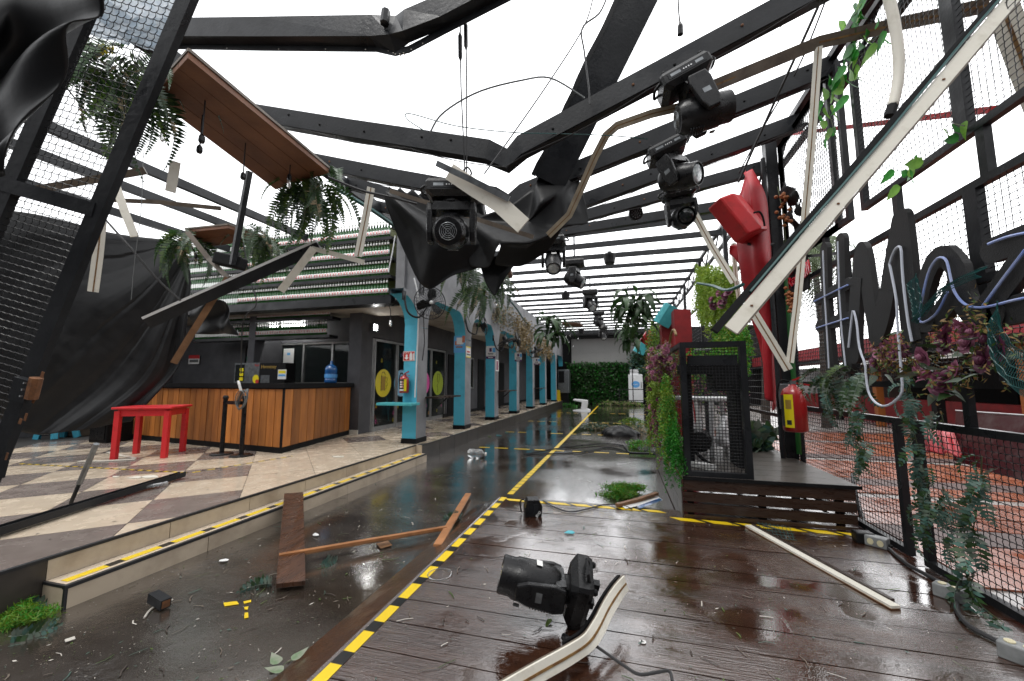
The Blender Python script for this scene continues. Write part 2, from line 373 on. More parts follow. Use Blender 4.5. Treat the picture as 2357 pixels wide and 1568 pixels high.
# risers, step and nosings
y = -3.0
while y < 7.09:
    y1 = min(y+.78, 7.1) if y > 1.94 else min(y+.78, 1.95)
    MB().box((TX-.012, y+.003, .0 if y < 1.9 else .15), (TX, y1-.003, .283)).build('riser_tile', 'stained' if y1 < 1.96 else 'step_beige', terrace)
    y = y1
b = MB(); b.box((TX-.03, -3, .283), (TX+.003, 7.1, .3025)); b.build('nosing', 'nosing', terrace)
y = 7.1
while y < 28:
    MB().box((TX2-.012, y+.003, .0), (TX2, y+.777, .290)).build('riser_tile', 'stained', terrace); y += .78
MB().box((TX2-.03, 7.1, .29), (TX2+.003, 28.2, .303)).build('nosing', 'nosing', terrace)
MB().box((TX+.003, 7.09, 0.0), (TX2-.004, 7.12, .299)).build('riser_end', 'step_beige', terrace)
b = MB(); b.box((TX+.001, 1.95, -.1), (-3.61, 7.1, .135)); step = struct(b.build('step', 'grout'))
y = 1.95
while y < 7.1:
    y1 = min(y+.95, 7.1)
    MB().box((-3.61, y+.003, 0.0), (-3.60, y1-.003, .128)).build('riser_tile', 'step_beige', step)
    MB().box((TX+.004, y+.003, .135), (-3.63, y1-.003, .15)).build('tread_tile', 'tile_beige', step); y = y1
MB().box((TX+.004, 1.938, 0), (-3.615, 1.95, .135)).build('end_tile', 'step_beige', step)
b = MB(); b.box((-3.629, 1.935, .129), (-3.597, 7.1, .1515)); b.box((TX+.003, 1.935, .1352), (-3.63, 1.953, .1515)); b.box((-3.616, 1.934, 0), (-3.599, 1.951, .129)); b.build('nosing', 'nosing', step)

def tape(name, label, a, c, wd, z, ylen, blen, slant=0., wob=0, group='hazard tape lines', skip=None):
    """hazard tape: yellow and black pieces along a line"""
    a, c = V((*a, z)), V((*c, z)); d = (c-a); L = d.length; d.normalize(); s = V((d.y, -d.x, 0))*wd/2
    m = MB(); t = 0; k = 0
    while t < L:
        t1 = min(t+ylen*random.uniform(.93, 1.07), L); t2 = min(t1+blen, L)
        for p, q, mi in ((t, t1, 0), (t1, t2, 1)):
            if q-p < .005 or (mi == 1 and blen > .5): continue
            if skip and skip(a+d*(p+q)/2): continue
            w0, w1 = random.uniform(-wob, wob), random.uniform(-wob, wob)
            m.prism([a+d*(p-slant)-s*(1+w0), a+d*(q-slant)-s*(1+w1), a+d*(q+slant)+s*(1+w1), a+d*(p+slant)+s*(1+w0)], (0, 0, .0012), mi)
        t = t2; k += 1
    return tag(m.build(name, ['yellow_tape', 'black_tape']), label, 'tape', group)
tape('hazard_tape', 'yellow and black hazard tape along the tread of the beige step', (-3.70, 1.98), (-3.70, 7.05), .066, .1515, .24, .10)
tape('hazard_tape', 'worn yellow tape line lying slack across the terrace tiles by red table', (-8.6, 3.95), (-5.6, 4.15), .035, .3025, .075, .07)
tape('hazard_tape', 'short worn tape line on terrace tiles toward the bar corner', (-5.55, 4.18), (-5.2, 5.5), .03, .3025, .09, .08)
# deck of dark wet boards
DX0, DX1, DY1 = -1.42, 2.26, 4.80
b = MB(); b.box((DX0, -3, -.05), (DX1, DY1, .085)); deck = struct(b.build('deck', 'black_matt'))
y = -3.0; k = 0
ys = [DY1-.236*k for k in range(34)]
for k in range(33):
    dz = random.uniform(0, .0025); g = random.uniform(.003, .0055)
    t = MB(); x0 = DX0 + random.uniform(-.012, .004)
    n = 18; up = []; lo = []
    for q in range(n+1):
        x = x0+(DX1-x0)*q/n; up.append((x, ys[k]-g+random.uniform(-.0018, .0018))); lo.append((x, ys[k+1]+g+random.uniform(-.0018, .0018)))
    P = lo + up[::-1]
    t.prism([(x, yy, .085) for x, yy in P], (0, 0, .034+dz))
    t.build('plank', 'wet_deck', deck)
t = MB(); t.prism([(DX0-.33, -3, -.002), (DX0-.012, -3, -.002), (DX0-.012, -3, .112), (DX0-.03, -3, .116)], (0, 7.8, 0)); t.build('edge_board', 'wet_deck', deck)
t = MB(); t.box((DX0-.01, DY1, -.02), (.55, DY1+.03, .117)); t.build('edge_board', 'wet_deck', deck)
tape('hazard_tape', 'yellow and black hazard tape down the left edge of the dark deck', (-1.385, -.5), (-1.385, 4.78), .068, .1225, .175, .095, wob=.04)
tape('hazard_tape', 'yellow hazard tape across the far end of the deck', (-1.33, 4.70), (.42, 4.70), .07, .1225, .20, .06, slant=.04)
tape('hazard_tape', 'slanted yellow hazard dashes along the foot of the booth platform', (.50, 4.50), (2.06, 4.46), .085, .1225, .22, .07, slant=.05)
# yellow corridor line and cross dashes on the wet floor
tape('floor_line', 'long solid yellow line running down the flooded corridor to the screen', (-1.47, 5.35), (-1.40, 26.0), .085, .004, .15, .035, wob=.06, group='yellow floor lines')
for yy, x0, x1, o in ((8.95, -3.2, 1.0, 'nearest'), (11.9, -3.4, .4, 'second nearest'), (15.4, -3.5, 1.6, 'third nearest'), (20.0, -3.5, 1.8, 'farthest')):
    m = thing('floor_dashes', o+' row of yellow dashes crossing the corridor floor', 'floor marking', (x0, yy, 0), group='yellow floor lines'); x = x0
    while x < x1:
        q = min(x+random.uniform(.2, .36), x1)
        if random.random() < .85: MB().box((x, yy-.03, .003), (q, yy+.03, .0045)).build('dash', 'yellow_tape', m)
        x = q + random.uniform(.12, .2)
# ================================================================ ARCADE BUILDING
arc = thing('arcade_building', 'grey plaster arcade with turquoise pillars along the left of the corridor', 'building', (-4.05, 7.2, .3))
PY0 = [7.2, 9.75, 12.3, 15.15, 18.1, 21.3, 25.0]; PW = .42; ZC = 3.30; ZS = 2.62; ZT = 4.66
def arch(y):
    if y < 7.2: t = min((7.2-y)/.62, 1); return ZS+(ZC-.12-ZS)*math.sqrt(max(0, 1-(1-t)**2))
    for i, p in enumerate(PY0):
        if p <= y <= p+PW: return ZS
        n = PY0[i+1] if i+1 < len(PY0) else 28.3
        if p+PW < y < n:
            t = min(min(y-p-PW, n-y)/.50, 1); return ZS+(ZC-ZS)*math.sqrt(max(0, 1-(1-t)**2))
    return ZC
m = MB(); yy = [6.6+.62*math.sin(k*math.pi/24) for k in range(12)] + [7.2]
for i, p in enumerate(PY0):
    n = PY0[i+1] if i+1 < len(PY0) else 28.3; a = p+PW
    yy += [a+1e-4] + [a+.50*(1-math.cos(k*math.pi/20)) for k in range(1, 11)] + [n-.50*(1-math.cos(k*math.pi/20)) for k in range(10, 0, -1)] + [n-1e-4]
yy = sorted(set(yy))
for a, c in zip(yy, yy[1:]):
    za, zc = arch(a), arch(c)
    if abs(za-ZS) < 1e-6 and abs(zc-ZS) < 1e-6 and c-a > .1: za = zc = ZS
    ta = ZT if a >= 7.1 else ZC-.02; tc_ = ZT if c > 7.15 else ZC-.02
    if ta-za < .01 and tc_-zc < .01: continue
    P = [(-3.9, a, za), (-3.9, c, zc), (-3.9, c, tc_), (-3.9, a, tc_), (-4.2, a, za), (-4.2, c, zc), (-4.2, c, tc_), (-4.2, a, tc_)]
    m.add(P, [(0, 1, 2, 3), (7, 6, 5, 4), (3, 2, 6, 7)], 0); m.add(P, [(0, 4, 5, 1)], 1)
m.add([(-3.9, 7.2, ZC-.02), (-3.9, 7.2, ZT), (-4.2, 7.2, ZT), (-4.2, 7.2, ZC-.02)], [(0, 1, 2, 3)], 0)
m.build('arch_wall', ['grey_plaster', 'turquoise'], arc)
for i, p in enumerate(PY0):
    pl = MB().box((-4.2, p, .3), (-3.9, p+PW, ZS)).build('pillar', 'grey_plaster', arc)
    MB().add([(-4.203, p-.003, .4), (-3.898, p-.003, .4), (-3.898, p-.003, ZS+.004), (-4.203, p-.003, ZS+.004)], [(0, 1, 2, 3)]).build('painted_face', 'turquoise', pl)
    MB().box((-4.215, p-.016, .3), (-3.885, p+PW+.015, .40)).build('skirting', 'black_matt', pl)
MB().box((-6.2, 7.66, 3.34), (-4.2, 28.3, 3.46)).build('veranda_ceiling', 'ceiling_beige', arc)
WX = -5.9
m = MB(); m.box((WX-.2, 8.6, 2.62), (WX, 28.3, 3.34)); m.box((WX-.2, PX(1026, 880, WX).y+.01, .3), (WX, 28.3, 2.62)); m.box((-9, 7.9, .3), (-8.8, 13, 3.3)); m.box((-8.8, 12.95, .3), (WX-.2, 13.1, 3.3))
m.build('back_wall', 'dark_wall', arc)
MB().box((WX-.35, 8.15, .3), (WX-.001, 8.6, 3.34)).build('corner_column', 'dark_wall', arc)
MB().box((WX-.34, 8.13, .3), (WX+.005, 8.15, .40)).build('skirting', 'white_paint', arc)
# sliding glass doors with a dim room behind
mat('door_glass', (.03, .04, .04), rough=.04, alpha=.34)
yb = [PX(u, 880, WX).y for u in (826, 861, 914, 956, 993, 1026)]; yb[0] = 8.61
dr = [(a+.012, c-.012) for a, c in zip(yb, yb[1:])]
for k, (a, c) in enumerate(dr):
    f = MB(); X0, X1 = WX-.06, WX-.01
    f.box((X0, a, .3), (X1, a+.05, 2.6)); f.box((X0, c-.05, .3), (X1, c, 2.6)); f.box((X0, a+.05, 2.54), (X1, c-.05, 2.6)); f.box((X0, a+.05, .3), (X1, c-.05, .40))
    d = f.build('sliding_door', 'aluminium', arc)
    MB().box((WX-.04, a+.05, .40), (WX-.034, c-.05, 2.54)).build('pane', 'door_glass', d)
def ellipse(c, ax, ay, n=28): return [V(c)+V(ax)*math.cos(2*math.pi*k/n)+V(ay)*math.sin(2*math.pi*k/n) for k in range(n)]
def sticker(y, z, r, m_, label, drawing):
    p = PX(y, 882, WX); y, z = p.y, p.z
    t = thing('door_sticker', label, 'sticker', (WX, y, z))
    MB().prism(ellipse((WX-.0335, y, z), (0, r, 0), (0, 0, r)), (.003, 0, 0)).build('disc', m_, t)
    for q, wd, mm in drawing:
        MB().tube([(WX-.030, y+a*r, z+c*r) for a, c in q], wd, 4, cap=True).build('drawing', mm, t)
mug = [(-.3, .5), (-.3, -.55), (.2, -.55), (.2, .5), (-.3, .5), (-.2, .75), (.05, .8), (.2, .6)]
hand = [(.2, .35), (.45, .4), (.5, .2), (.3, .1), (.5, .0), (.48, -.2), (.3, -.15), (.45, -.35), (.2, -.45)]
sticker(885, 0, .36, 'sticker_yellow', 'round yellow sticker with beer mug drawing on the glass door', [(mug, .008, 'ink'), (hand, .006, 'ink'), ([(-.1, .45), (-.1, -.5)], .07, 'gold')])
sticker(926, 0, .37, 'sticker_blue', 'round pale blue sticker on glass door behind first pillar', [(mug, .008, 'ink')])
sticker(978, 0, .38, 'sticker_pink', 'round pink sticker on glass door just past the first pillar', [(mug, .008, 'ink')])
sticker(1010, 0, .40, 'sticker_lime', 'round lime green sticker with hand holding a glass, last door', [([(-.15, .75), (.2, .75), (.2, .15), (-.15, .15), (-.15, .75)], .008, 'ink'), ([(-.15, .1), (.15, .05), (-.2, -.2), (.0, -.5), (-.1, -.8)], .008, 'ink')])
dec = thing('window_decals', 'scattered little outline stickers low on the sliding glass doors', 'stickers', (WX, 10, .6)); rnd = random.Random(3)
for k in range(34):
    y0, z0 = rnd.uniform(8.7, yb[-1]-.1), rnd.uniform(.5, 1.0) if rnd.random() < .8 else rnd.uniform(1.9, 2.3); s = .03
    MB().tube([(WX-.0325, y0+s*a, z0+s*1.5*c) for a, c in ((-.5, -1), (.5, -1), (.7, .3), (.3, 1), (-.4, 1), (-.7, .2), (-.5, -1))], .004, 4).build('decal', rnd.choice(('sticker_yellow', 'sticker_yellow', 'sticker_yellow', 'blue_label', 'sticker_pink')), dec)
# room furniture glimpsed through the doors
def folding_chair(x, y, rz, m_, label):
    t = thing('folding_chair', label, 'chair', M=Matrix.Translation((x, y, .3)) @ Matrix.Rotation(rz, 4, 'Z'), group='slatted folding chairs indoors')
    for s in (-1, 1):
        MB().bar((s*.2, -.22, 0), (s*.2, .2, .95), .03, .05).build('leg', m_, t, local=True)
        MB().bar((s*.17, .22, 0), (s*.17, -.2, .5), .03, .05).build('leg', m_, t, local=True)
    for k in range(5): MB().box((-.2, -.2+k*.09, .45), (.2, -.13+k*.09, .47)).build('seat_slat', m_, t, local=True)
    for k in range(3): MB().box((-.2, .13+k*.03, .6+k*.12), (.2, .145+k*.03, .69+k*.12)).build('back_slat', m_, t, local=True)
folding_chair(-6.9, 9.0, 1.2, 'turq_shelf', 'turquoise slatted folding chair behind the first glass door')
folding_chair(-7.0, 10.1, 1.9, 'red_paint', 'red slatted folding chair behind the glass door with yellow sticker')
folding_chair(-7.1, 11.6, .8, 'turq_shelf', 'turquoise slatted folding chair behind the last glass door')
# windows further along
for k, (a, c, z0, z1) in enumerate([(14.2, 15.6, 1.25, 2.5), (17.2, 18.4, 1.2, 2.5)]):
    f = MB(); f.box((WX, a, z0), (WX+.05, a+.05, z1)); f.box((WX, c-.05, z0), (WX+.05, c, z1)); f.box((WX, a+.05, z1-.05), (WX+.05, c-.05, z1)); f.box((WX, a+.05, z0), (WX+.05, c-.05, z0+.06))
    wn = f.build('window', 'aluminium', arc); MB().box((WX+.002, a+.05, z0+.06), (WX+.012, c-.05, z1-.05)).build('pane', 'glass_dark', wn)
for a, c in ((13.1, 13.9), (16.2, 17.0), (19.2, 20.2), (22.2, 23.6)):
    MB().box((WX+.001, a, .3), (WX+.03, c, 2.5)).build('recess_shade', 'black_matt', arc)  # flat black slabs, the shade of deep recesses put into their colour
MB().box((WX+.001, 12.75, .3), (WX+.02, 28.2, .42)).build('skirting', 'black_matt', arc)
# ================================================================ BAR BUILDING
bar = thing('bar_building', 'dark bar kiosk front with shelf fascia and glass windows', 'building', (-8, 8.6, .3))
MB().box((-13, 8.7, .3), (-6.25, 8.9, 1.45)).build('wall', 'dark_wall', bar)
MB().box((-13, 8.7, 2.55), (-6.25, 8.9, 4.6)).build('wall', 'dark_wall', bar)
MB().box((-13, 7.55, 3.16), (-4.2, 8.7, 3.26)).build('canopy_slab', 'ceiling_beige', bar)
MB().box((-13, 7.2, 3.14), (-4.55, 7.54, 3.28)).build('canopy_edge', 'black_steel', bar)
MB().box((-13, 11.5, .3), (-6.25, 11.6, 3.1)).build('room_wall', 'dark_wall', bar)
xs = [-9.9, -9.0, -8.1, -7.2, -6.27]
for a, c in zip(xs, xs[1:]):
    f = MB(); f.box((a, 8.72, 1.45), (a+.05, 8.80, 2.55)); f.box((a+.05, 8.72, 2.5), (c, 8.80, 2.55)); f.box((a+.05, 8.72, 1.45), (c, 8.80, 1.50))
    wn = f.build('window', 'aluminium', bar); MB().box((a+.05, 8.755, 1.5), (c, 8.762, 2.5)).build('pane', 'door_glass', wn)
MB().box((-11.2, 8.66, .4), (-9.95, 8.70, 2.5)).build('panel_door', 'dark_wall', bar)
MB().box((-13, 8.7, 1.45), (-9.92, 8.9, 2.55)).build('wall', 'dark_wall', bar)
MB().box((-13, 8.9, 3.1), (-6.1, 13.2, 3.2)).build('roof', 'dark_wall', bar)
MB().box((-13.2, 8.9, .3), (-13, 13.2, 3.2)).build('wall', 'dark_wall', bar)
# shelves
SH = [4.60, 4.165, 3.76, 3.33]
shelf = thing('bottle_shelves', 'black shelving fascia holding four rows of green beer bottles', 'shelf', (-7.5, 7.35, 3.3))
for z in SH: MB().box((-10.9, 7.24, z-.07), (-4.6, 7.50, z-.003)).build('shelf_board', 'black_steel', shelf)
mat('olive_panel', (.26, .28, .15), (.16, .18, .08), rough=.4, scale=2, translucent=.5)
MB().box((-10.9, 7.60, 3.28), (-4.62, 7.62, 4.95)).build('back_panel', 'olive_panel', shelf)
for x in (-10.88, -4.62): MB().box((x, 7.52, 3.2), (x+.06, 7.58, 5.0)).build('upright', 'black_steel', shelf)
MB().box((-4.52, 7.3, 3.2), (-4.44, 7.4, 4.75)).build('upright', 'black_steel', shelf)
MB().box((-4.42, 7.16, 3.2), (-4.22, 7.24, 4.7)).build('side_panel', 'grey_plaster', shelf)
MB().tube(path([(-4.53, 7.26, 4.6), (-4.55, 7.2, 4.2), (-4.6, 7.2, 3.95), (-4.62, 7.2, 3.8)], 12), .012, 6).build('cable', 'white_plastic', shelf)
zl = [3.07, 2.63]
lshelf = thing('bottle_shelves', 'two lower bottle shelves hanging above the bar counter', 'shelf', (-8.5, 8.0, 2.6))
for z, xr in zip(zl, (-6.55, -6.6)): MB().box((-10.9, 7.9, z-.07), (xr, 8.2, z-.003)).build('shelf_board', 'black_steel', lshelf)
for x in (-10.5, -8.4, -7.2): MB().box((x, 8.19, 2.56), (x+.05, 8.23, 3.16)).build('upright', 'black_steel', lshelf)
# beer bottles: one mesh, copies on every shelf
mat('beer_label', (.78, .80, .78), rough=.5)
mm = MATS['beer_label']; N = mm.node_tree.nodes; L = mm.node_tree.links
tc = N.new('ShaderNodeTexCoord'); sx = N.new('ShaderNodeSeparateXYZ'); L.new(tc.outputs['Object'], sx.inputs[0])
def mth(op, a, c_, cl=False):
    n = N.new('ShaderNodeMath'); n.operation = op
    for i, q in enumerate((a, c_)):
        if isinstance(q, (int, float)): n.inputs[i].default_value = q
        elif q is not None: L.new(q, n.inputs[i])
    return n.outputs[0]
ax_ = mth('ABSOLUTE', sx.outputs[0], None); az_ = mth('ABSOLUTE', mth('SUBTRACT', sx.outputs[2], .102), None)
dx_ = mth('ABSOLUTE', mth('SUBTRACT', ax_, mth('MULTIPLY', az_, .55)), None)
fac = mth('MULTIPLY', mth('LESS_THAN', dx_, .007), mth('LESS_THAN', az_, .030))
mx = N.new('ShaderNodeMix'); mx.data_type = 'RGBA'; mx.inputs[6].default_value = (.78, .80, .78, 1); mx.inputs[7].default_value = (.55, .02, .04, 1)
L.new(fac, mx.inputs[0]); L.new(mx.outputs[2], N['Principled BSDF'].inputs['Base Color'])
prof = [(r*1.08, z*1.2) for r, z in [(.028, 0), (.031, .01), (.031, .045), (.0315, .045), (.0315, .125), (.031, .125), (.031, .17), (.014, .225), (.0205, .225), (.0215, .226), (.0185, .268), (.0128, .27), (.0125, .29), (.0145, .292), (.0145, .303), (.004, .306)]]
bm_ = MB().lathe(prof, 9, mis=[0, 0, 0, 1, 0, 0, 0, 0, 0, 2, 0, 0, 2, 2, 2]).mesh('bottle', ['green_glass', 'beer_label', 'cap_white'], True)
cnt = 0; rest = MB()
ON1 = 'first second third fourth fifth sixth seventh eighth ninth tenth eleventh twelfth thirteenth fourteenth fifteenth sixteenth seventeenth eighteenth nineteenth'.split(); TEN = 'twenty thirty forty fifty'.split(); TENT = 'twentieth thirtieth fortieth fiftieth'.split()
def nth(k): return ON1[k-1] if k < 20 else (TENT[k//10-2] if k % 10 == 0 else TEN[k//10-2]+'-'+ON1[k % 10-1])
def bottle_at(p, lab):
    global cnt
    o = obj('bottle', bm_); o.location = p; o.rotation_euler = (0, 0, random.uniform(-.25, .25))
    tag(o, lab, 'bottle', 'green beer bottles on the shelves'); cnt += 1
ordn = ['top', 'second', 'third', 'fourth']
for r, z in enumerate(SH):
    x = -4.70; k = 0
    while x > -10.8:
        if k < 57: bottle_at((x, 7.282+random.uniform(-.004, .004), z-.002), 'green beer bottle on the %s fascia shelf, %s from its right end' % (ordn[r], nth(k+1)))
        else: rest.lathe(prof, 6, M=Matrix.Translation((x, 7.282, z-.002)), mis=[0, 0, 0, 1, 0, 0, 0, 0, 0, 2, 0, 0, 2, 2, 2])
        x -= .0705; k += 1
for r, (z, xr) in enumerate(zip(zl, (-6.68, -6.74))):
    x = xr; k = 0
    while x > -10.8:
        if k < 36: bottle_at((x, 7.94+random.uniform(-.004, .004), z-.002), 'green beer bottle on the %s shelf over the counter, %s from its right end' % (('upper', 'lower')[r], nth(k+1)))
        else: rest.lathe(prof, 6, M=Matrix.Translation((x, 7.94, z-.002)), mis=[0, 0, 0, 1, 0, 0, 0, 0, 0, 2, 0, 0, 2, 2, 2])
        x -= .0735; k += 1
o = rest.build('bottles_far', ['green_glass', 'beer_label', 'cap_white'], kind='stuff'); tag(o, 'rest of the green bottles at the dark left ends of shelves', 'bottles')
# light tubes under the lower shelves are lit
for p, q in (((-8.9, 7.85, 2.95), (-7.7, 7.85, 2.95)),):
    t = thing('strip_light', 'lit white strip light under the canopy above the lowest bottle row', 'lamp', p)
    MB().tube([V(p)+V((0, .45, -.0)), V(q)+V((0, .45, 0))], .025, 8).build('tube', 'lamp_white', t); MB().box(V(p)+V((0, .43, .03)), V(q)+V((0, .47, .06))).build('housing', 'white_plastic', t)
# ---- counter
cA, cB, cC = V((-10.6, 6.35, .3)), V((-5.60, 5.66, .3)), V((-6.12, 8.10, .3))
ctr = thing('bar_counter', 'L-shaped bar counter clad in vertical orange-brown boards with black top', 'counter', cB)
def cladding(a, c, n, seed):
    rn = random.Random(seed); d = (c-a); L_ = d.length; d.normalize(); s = V((d.y, -d.x, 0)); w_ = L_/n
    for k in range(n):
        p = a+d*(k*w_+.007); q = a+d*((k+1)*w_-.007); off = s*(.012+rn.uniform(0, .006))
        m = MB(); m.prism([p+V((0, 0, .10)), q+V((0, 0, .10)), q+off+V((0, 0, .10)), p+off+V((0, 0, .10))], (0, 0, .98)); o = m.build('board', 'bar_wood', ctr)
cladding(cA, cB, 27, 1); cladding(cB, cC, 10, 2)
inn = lambda p, k: p
m = MB(); m.prism([cA+V((0, .02, 0)), cB+V((-.015, .015, 0)), cC+V((-.015, 0, 0)), cC+V((-.5, 0, 0)), cB+V((-.55, .55, 0)), cA+V((0, .55, 0))], (0, 0, 1.12)); m.build('carcass', 'black_matt', ctr)
m = MB(); m.prism([cA+V((0, -.06, 1.10)), cB+V((.06, -.06, 1.10)), cC+V((.08, .03, 1.10)), cC+V((-.6, .03, 1.10)), cB+V((-.62, .6, 1.10)), cA+V((0, .62, 1.10))], (0, 0, .085)); m.build('top', 'black_matt', ctr)
m = MB(); d1 = V((.13, -.99, 0))
m.prism([cA+V((0, -.02, 0)), cB+V((.02, -.022, 0)), cC+V((.02, 0, 0)), cC, cB, cA], (0, 0, .098)); m.build('plinth', 'black_matt', ctr)
m = MB(); m.bar(cB+V((.014, -.012, .1)), cB+V((.014, -.012, 1.08)), .03, .03); m.build('corner_post', 'black_matt', ctr)
# ================================================================ FAR END WALL
FY = 28.6
m = MB(); m.box((-9, FY, 0), (9, FY+.2, 5.2)); far = struct(m.build('wall_far', 'black_matt'))
p0, p1 = PY(1315, 781, FY-.15), PY(1470, 843, FY-.15)
scr = thing('led_screen', 'large blank grey video screen hung high on the far wall', 'screen', (0, FY, 2.6))
MB().box((p0.x, FY-.15, p1.z), (p1.x, FY-.01, p0.z)).build('housing', 'black_matt', scr)
nx, nz_ = 10, 4
for i in range(nx):
    for j in range(nz_):
        x0 = p0.x+(p1.x-p0.x)*i/nx; x1 = p0.x+(p1.x-p0.x)*(i+1)/nx; z0 = p1.z+(p0.z-p1.z)*j/nz_; z1 = p1.z+(p0.z-p1.z)*(j+1)/nz_
        MB().box((x0+.0008, FY-.165, z0+.0008), (x1-.0008, FY-.1505, z1-.0008)).build('panel', 'screen_grey', scr)
m = MB(); m.box((p0.x-1.5, FY-1.0, p0.z+.15), (p1.x+1.5, FY-.2, p0.z+.35)); tag(m.build('end_canopy', 'black_matt'), 'dark canopy edge above the far video screen', 'canopy')
m = MB(); m.box((-14, -3.8, 0), (12, -3.6, 5.0)); struct(m.build('wall_light_block', 'dark_wall'))  # unseen wall added behind the camera to hold back light from there
# ================================================================ ROOF BEAMS
ZR = 4.78
def beam(pts, label, w_=.10, h=.20):
    m = MB()
    if len(pts) == 2: m.bar(pts[0], pts[1], w_, h)
    else: m.ribbon(pts, w_, h)
    o = m.build('roof_beam', 'black_steel'); tag(o, label, 'beam', 'roof beams')
    if h > .165:
        P = [V(p) for p in pts]; MB().ribbon([p+V((0, -w_/2-.006, -h/2+.012)) for p in P], .013, .026).build('lip', 'black_steel', o)
        for a, c in zip(P, P[1:]):
            n = int((c-a).length/.55)
            for k in range(n):
                q = a.lerp(c, (k+random.uniform(.2, .8))/n)+V((0, -w_/2-.001, random.uniform(-.03, .05))); MB().lathe([(.014, 0), (.012, .008), (.004, .012)], 6, M=frame(q, (1, 0, 0), z=(0, -1, 0))).build('bolt', random.choice(('rust', 'black_matt', 'black_matt')), o)
    return o
names = ['seventh', 'eighth', 'ninth', 'tenth', 'eleventh', 'twelfth', 'thirteenth', 'fourteenth', 'fifteenth', 'sixteenth', 'seventeenth', 'eighteenth', 'nineteenth', 'twentieth', 'twenty-first', 'twenty-second', 'twenty-third', 'twenty-fourth', 'twenty-fifth', 'twenty-sixth']
k = 0; yy_ = 8.35
while yy_ < 28.2:
    sag = .10 if k == 0 else (.04 if k == 1 else 0)
    P = [(-4.4, yy_, ZR-sag), (-1, yy_, ZR-sag), (2.25, yy_, ZR)] if sag else [(-4.4, yy_, ZR), (2.25, yy_, ZR)]
    beam(P, 'straight black roof beam, %s counted from the camera' % names[min(k, 19)], .06, .125 if k < 3 else .105); yy_ += 1.02; k += 1
def bent(Y, pl, pk, pr, ordw, w_=.10, h=.21, ext=2.4):
    a, kx, c = PY(*pl, Y), PY(*pk, Y), PY(*pr, Y)
    c2 = kx+(c-kx)*((2.3-kx.x)/(c.x-kx.x)); k1 = kx+(a-kx)*.06; k2 = kx+(c-kx)*.06
    P_ = [a.lerp(c2, f)*0+(a.lerp(kx, f*2) if f < .5 else kx.lerp(c2, f*2-1))+V((0, -w_/2-.012, -h/2-.01-.05*abs(math.sin(f*17+Y)))) for f in [i/40 for i in range(41)]]
    tag(MB().tube(P_, .005, 4).build('beam_cable', 'rope'), 'thin black cable strung loosely under the %s buckled beam' % ordw, 'cable', 'dangling cables')
    return beam([a, a.lerp(k1, .5), k1+V((0, 0, .02)), kx+V((0, .02, -.03)), k2+V((0, 0, .02)), c, c2], ordw+' black roof beam, buckled into a V over the corridor', w_, h), kx
bent(3.62, (555, 258), (1168, 362), (1820, 12), 'second nearest')
bent(4.64, (722, 372), (1171, 462), (1768, 215), 'third nearest')
bent(5.5, (800, 420), (1171, 530), (1790, 300), 'fourth nearest', h=.20)
bent(6.42, (850, 470), (1171, 548), (1760, 385), 'fifth nearest', h=.18)
bent(7.4, (905, 520), (1171, 556), (1740, 462), 'sixth nearest', h=.17)
# crumpled nearest beam: channel with folded web
P = [PY(300, 72, 2.55), PY(600, 72, 2.55), PY(860, 70, 2.55), PY(905, 66, 2.55), PY(935, 58, 2.55), PY(1020, 25, 2.55), PY(1200, -70, 2.55)]
t = thing('roof_beam', 'nearest black roof beam, crumpled with a torn perforated lower flange', 'beam', P[0], group='roof beams')
m = MB()
def chan(pts, hh, w_, tw):
    n = len(pts); R = []
    for i, p in enumerate(pts):
        f = tw[i]
        R += [p+V((0, -w_/2+f*.05, hh/2+f*.03)), p+V((0, -w_/2, -hh/2)), p+V((0, w_/2, -hh/2-f*.05)), p+V((0, w_/2, hh/2))]
    F = []
    for i in range(n-1):
        for k in range(4): a = 4*i+k; c = 4*i+(k+1) % 4; F.append((a, a+4, c+4, c))
    F += [(0, 1, 2, 3), (4*n-1, 4*n-2, 4*n-3, 4*n-4)]
    return R, F
R, F = chan(P, .19, .10, [0, 0, .2, 1.6, .3, 0, 0]); m.add(R, F); m.build('web', 'black_steel', t)
m = MB(); q = [p+V((0, .05, -.115)) for p in P]; q[3] = q[3]+V((.0, 0, -.05)); q[4] = q[4]+V((0, 0, -.05)); m.ribbon(q, .012, .055); m.build('flange', 'black_steel', t)
m = MB(); m.tube([P[3]+V((-.03, -.06, .10)), P[3]+V((-.03, -.075, -.02))], .035, 7); m.build('dent', 'black_steel', t)
for k in range(12):
    f = (k+.5)/12; c = spl(q, .03+.75*f); MB().tube([c+V((0, -.008, -.018)), c+V((0, .008, -.018))], .006, 6).build('bolt', 'debris', t)
# girder along the terrace and purlins over the left
beam([(-4.36, 1.2, ZR+.02), (-4.36, 8.2, ZR+.02)], 'long black girder over the terrace edge carrying the roof beams', .10, .18)
for x, lab, z1 in ((-7.15, 'first', 4.78), (-8.15, 'second', 4.78), (-9.4, 'third', 4.72)):
    beam([(x, .8, z1), (x+.35, 7.6, z1)], 'black purlin over the terrace, %s from the corridor' % lab, .08, .14)
# right-hand eaves truss
tr = thing('eaves_truss', 'black steel truss along the right roof edge with zigzag bars', 'truss', (2.25, 6, 4.5))
for z, x, w_ in ((4.90, 2.24, .07), (4.55, 2.30, .06), (4.72, 2.42, .04)):
    MB().bar((x, 2.0, z), (x, 28.4, z), w_, w_).build('chord', 'black_steel', tr)
yv = 3.2
while yv < 28:
    MB().bar((2.26, yv, 4.55), (2.26, yv+.5, 4.9), .03, .03).build('web_bar', 'black_steel', tr)
    MB().bar((2.262, yv+.5, 4.9), (2.262, yv+1.0, 4.55), .03, .03).build('web_bar', 'black_steel', tr); yv += 1.0
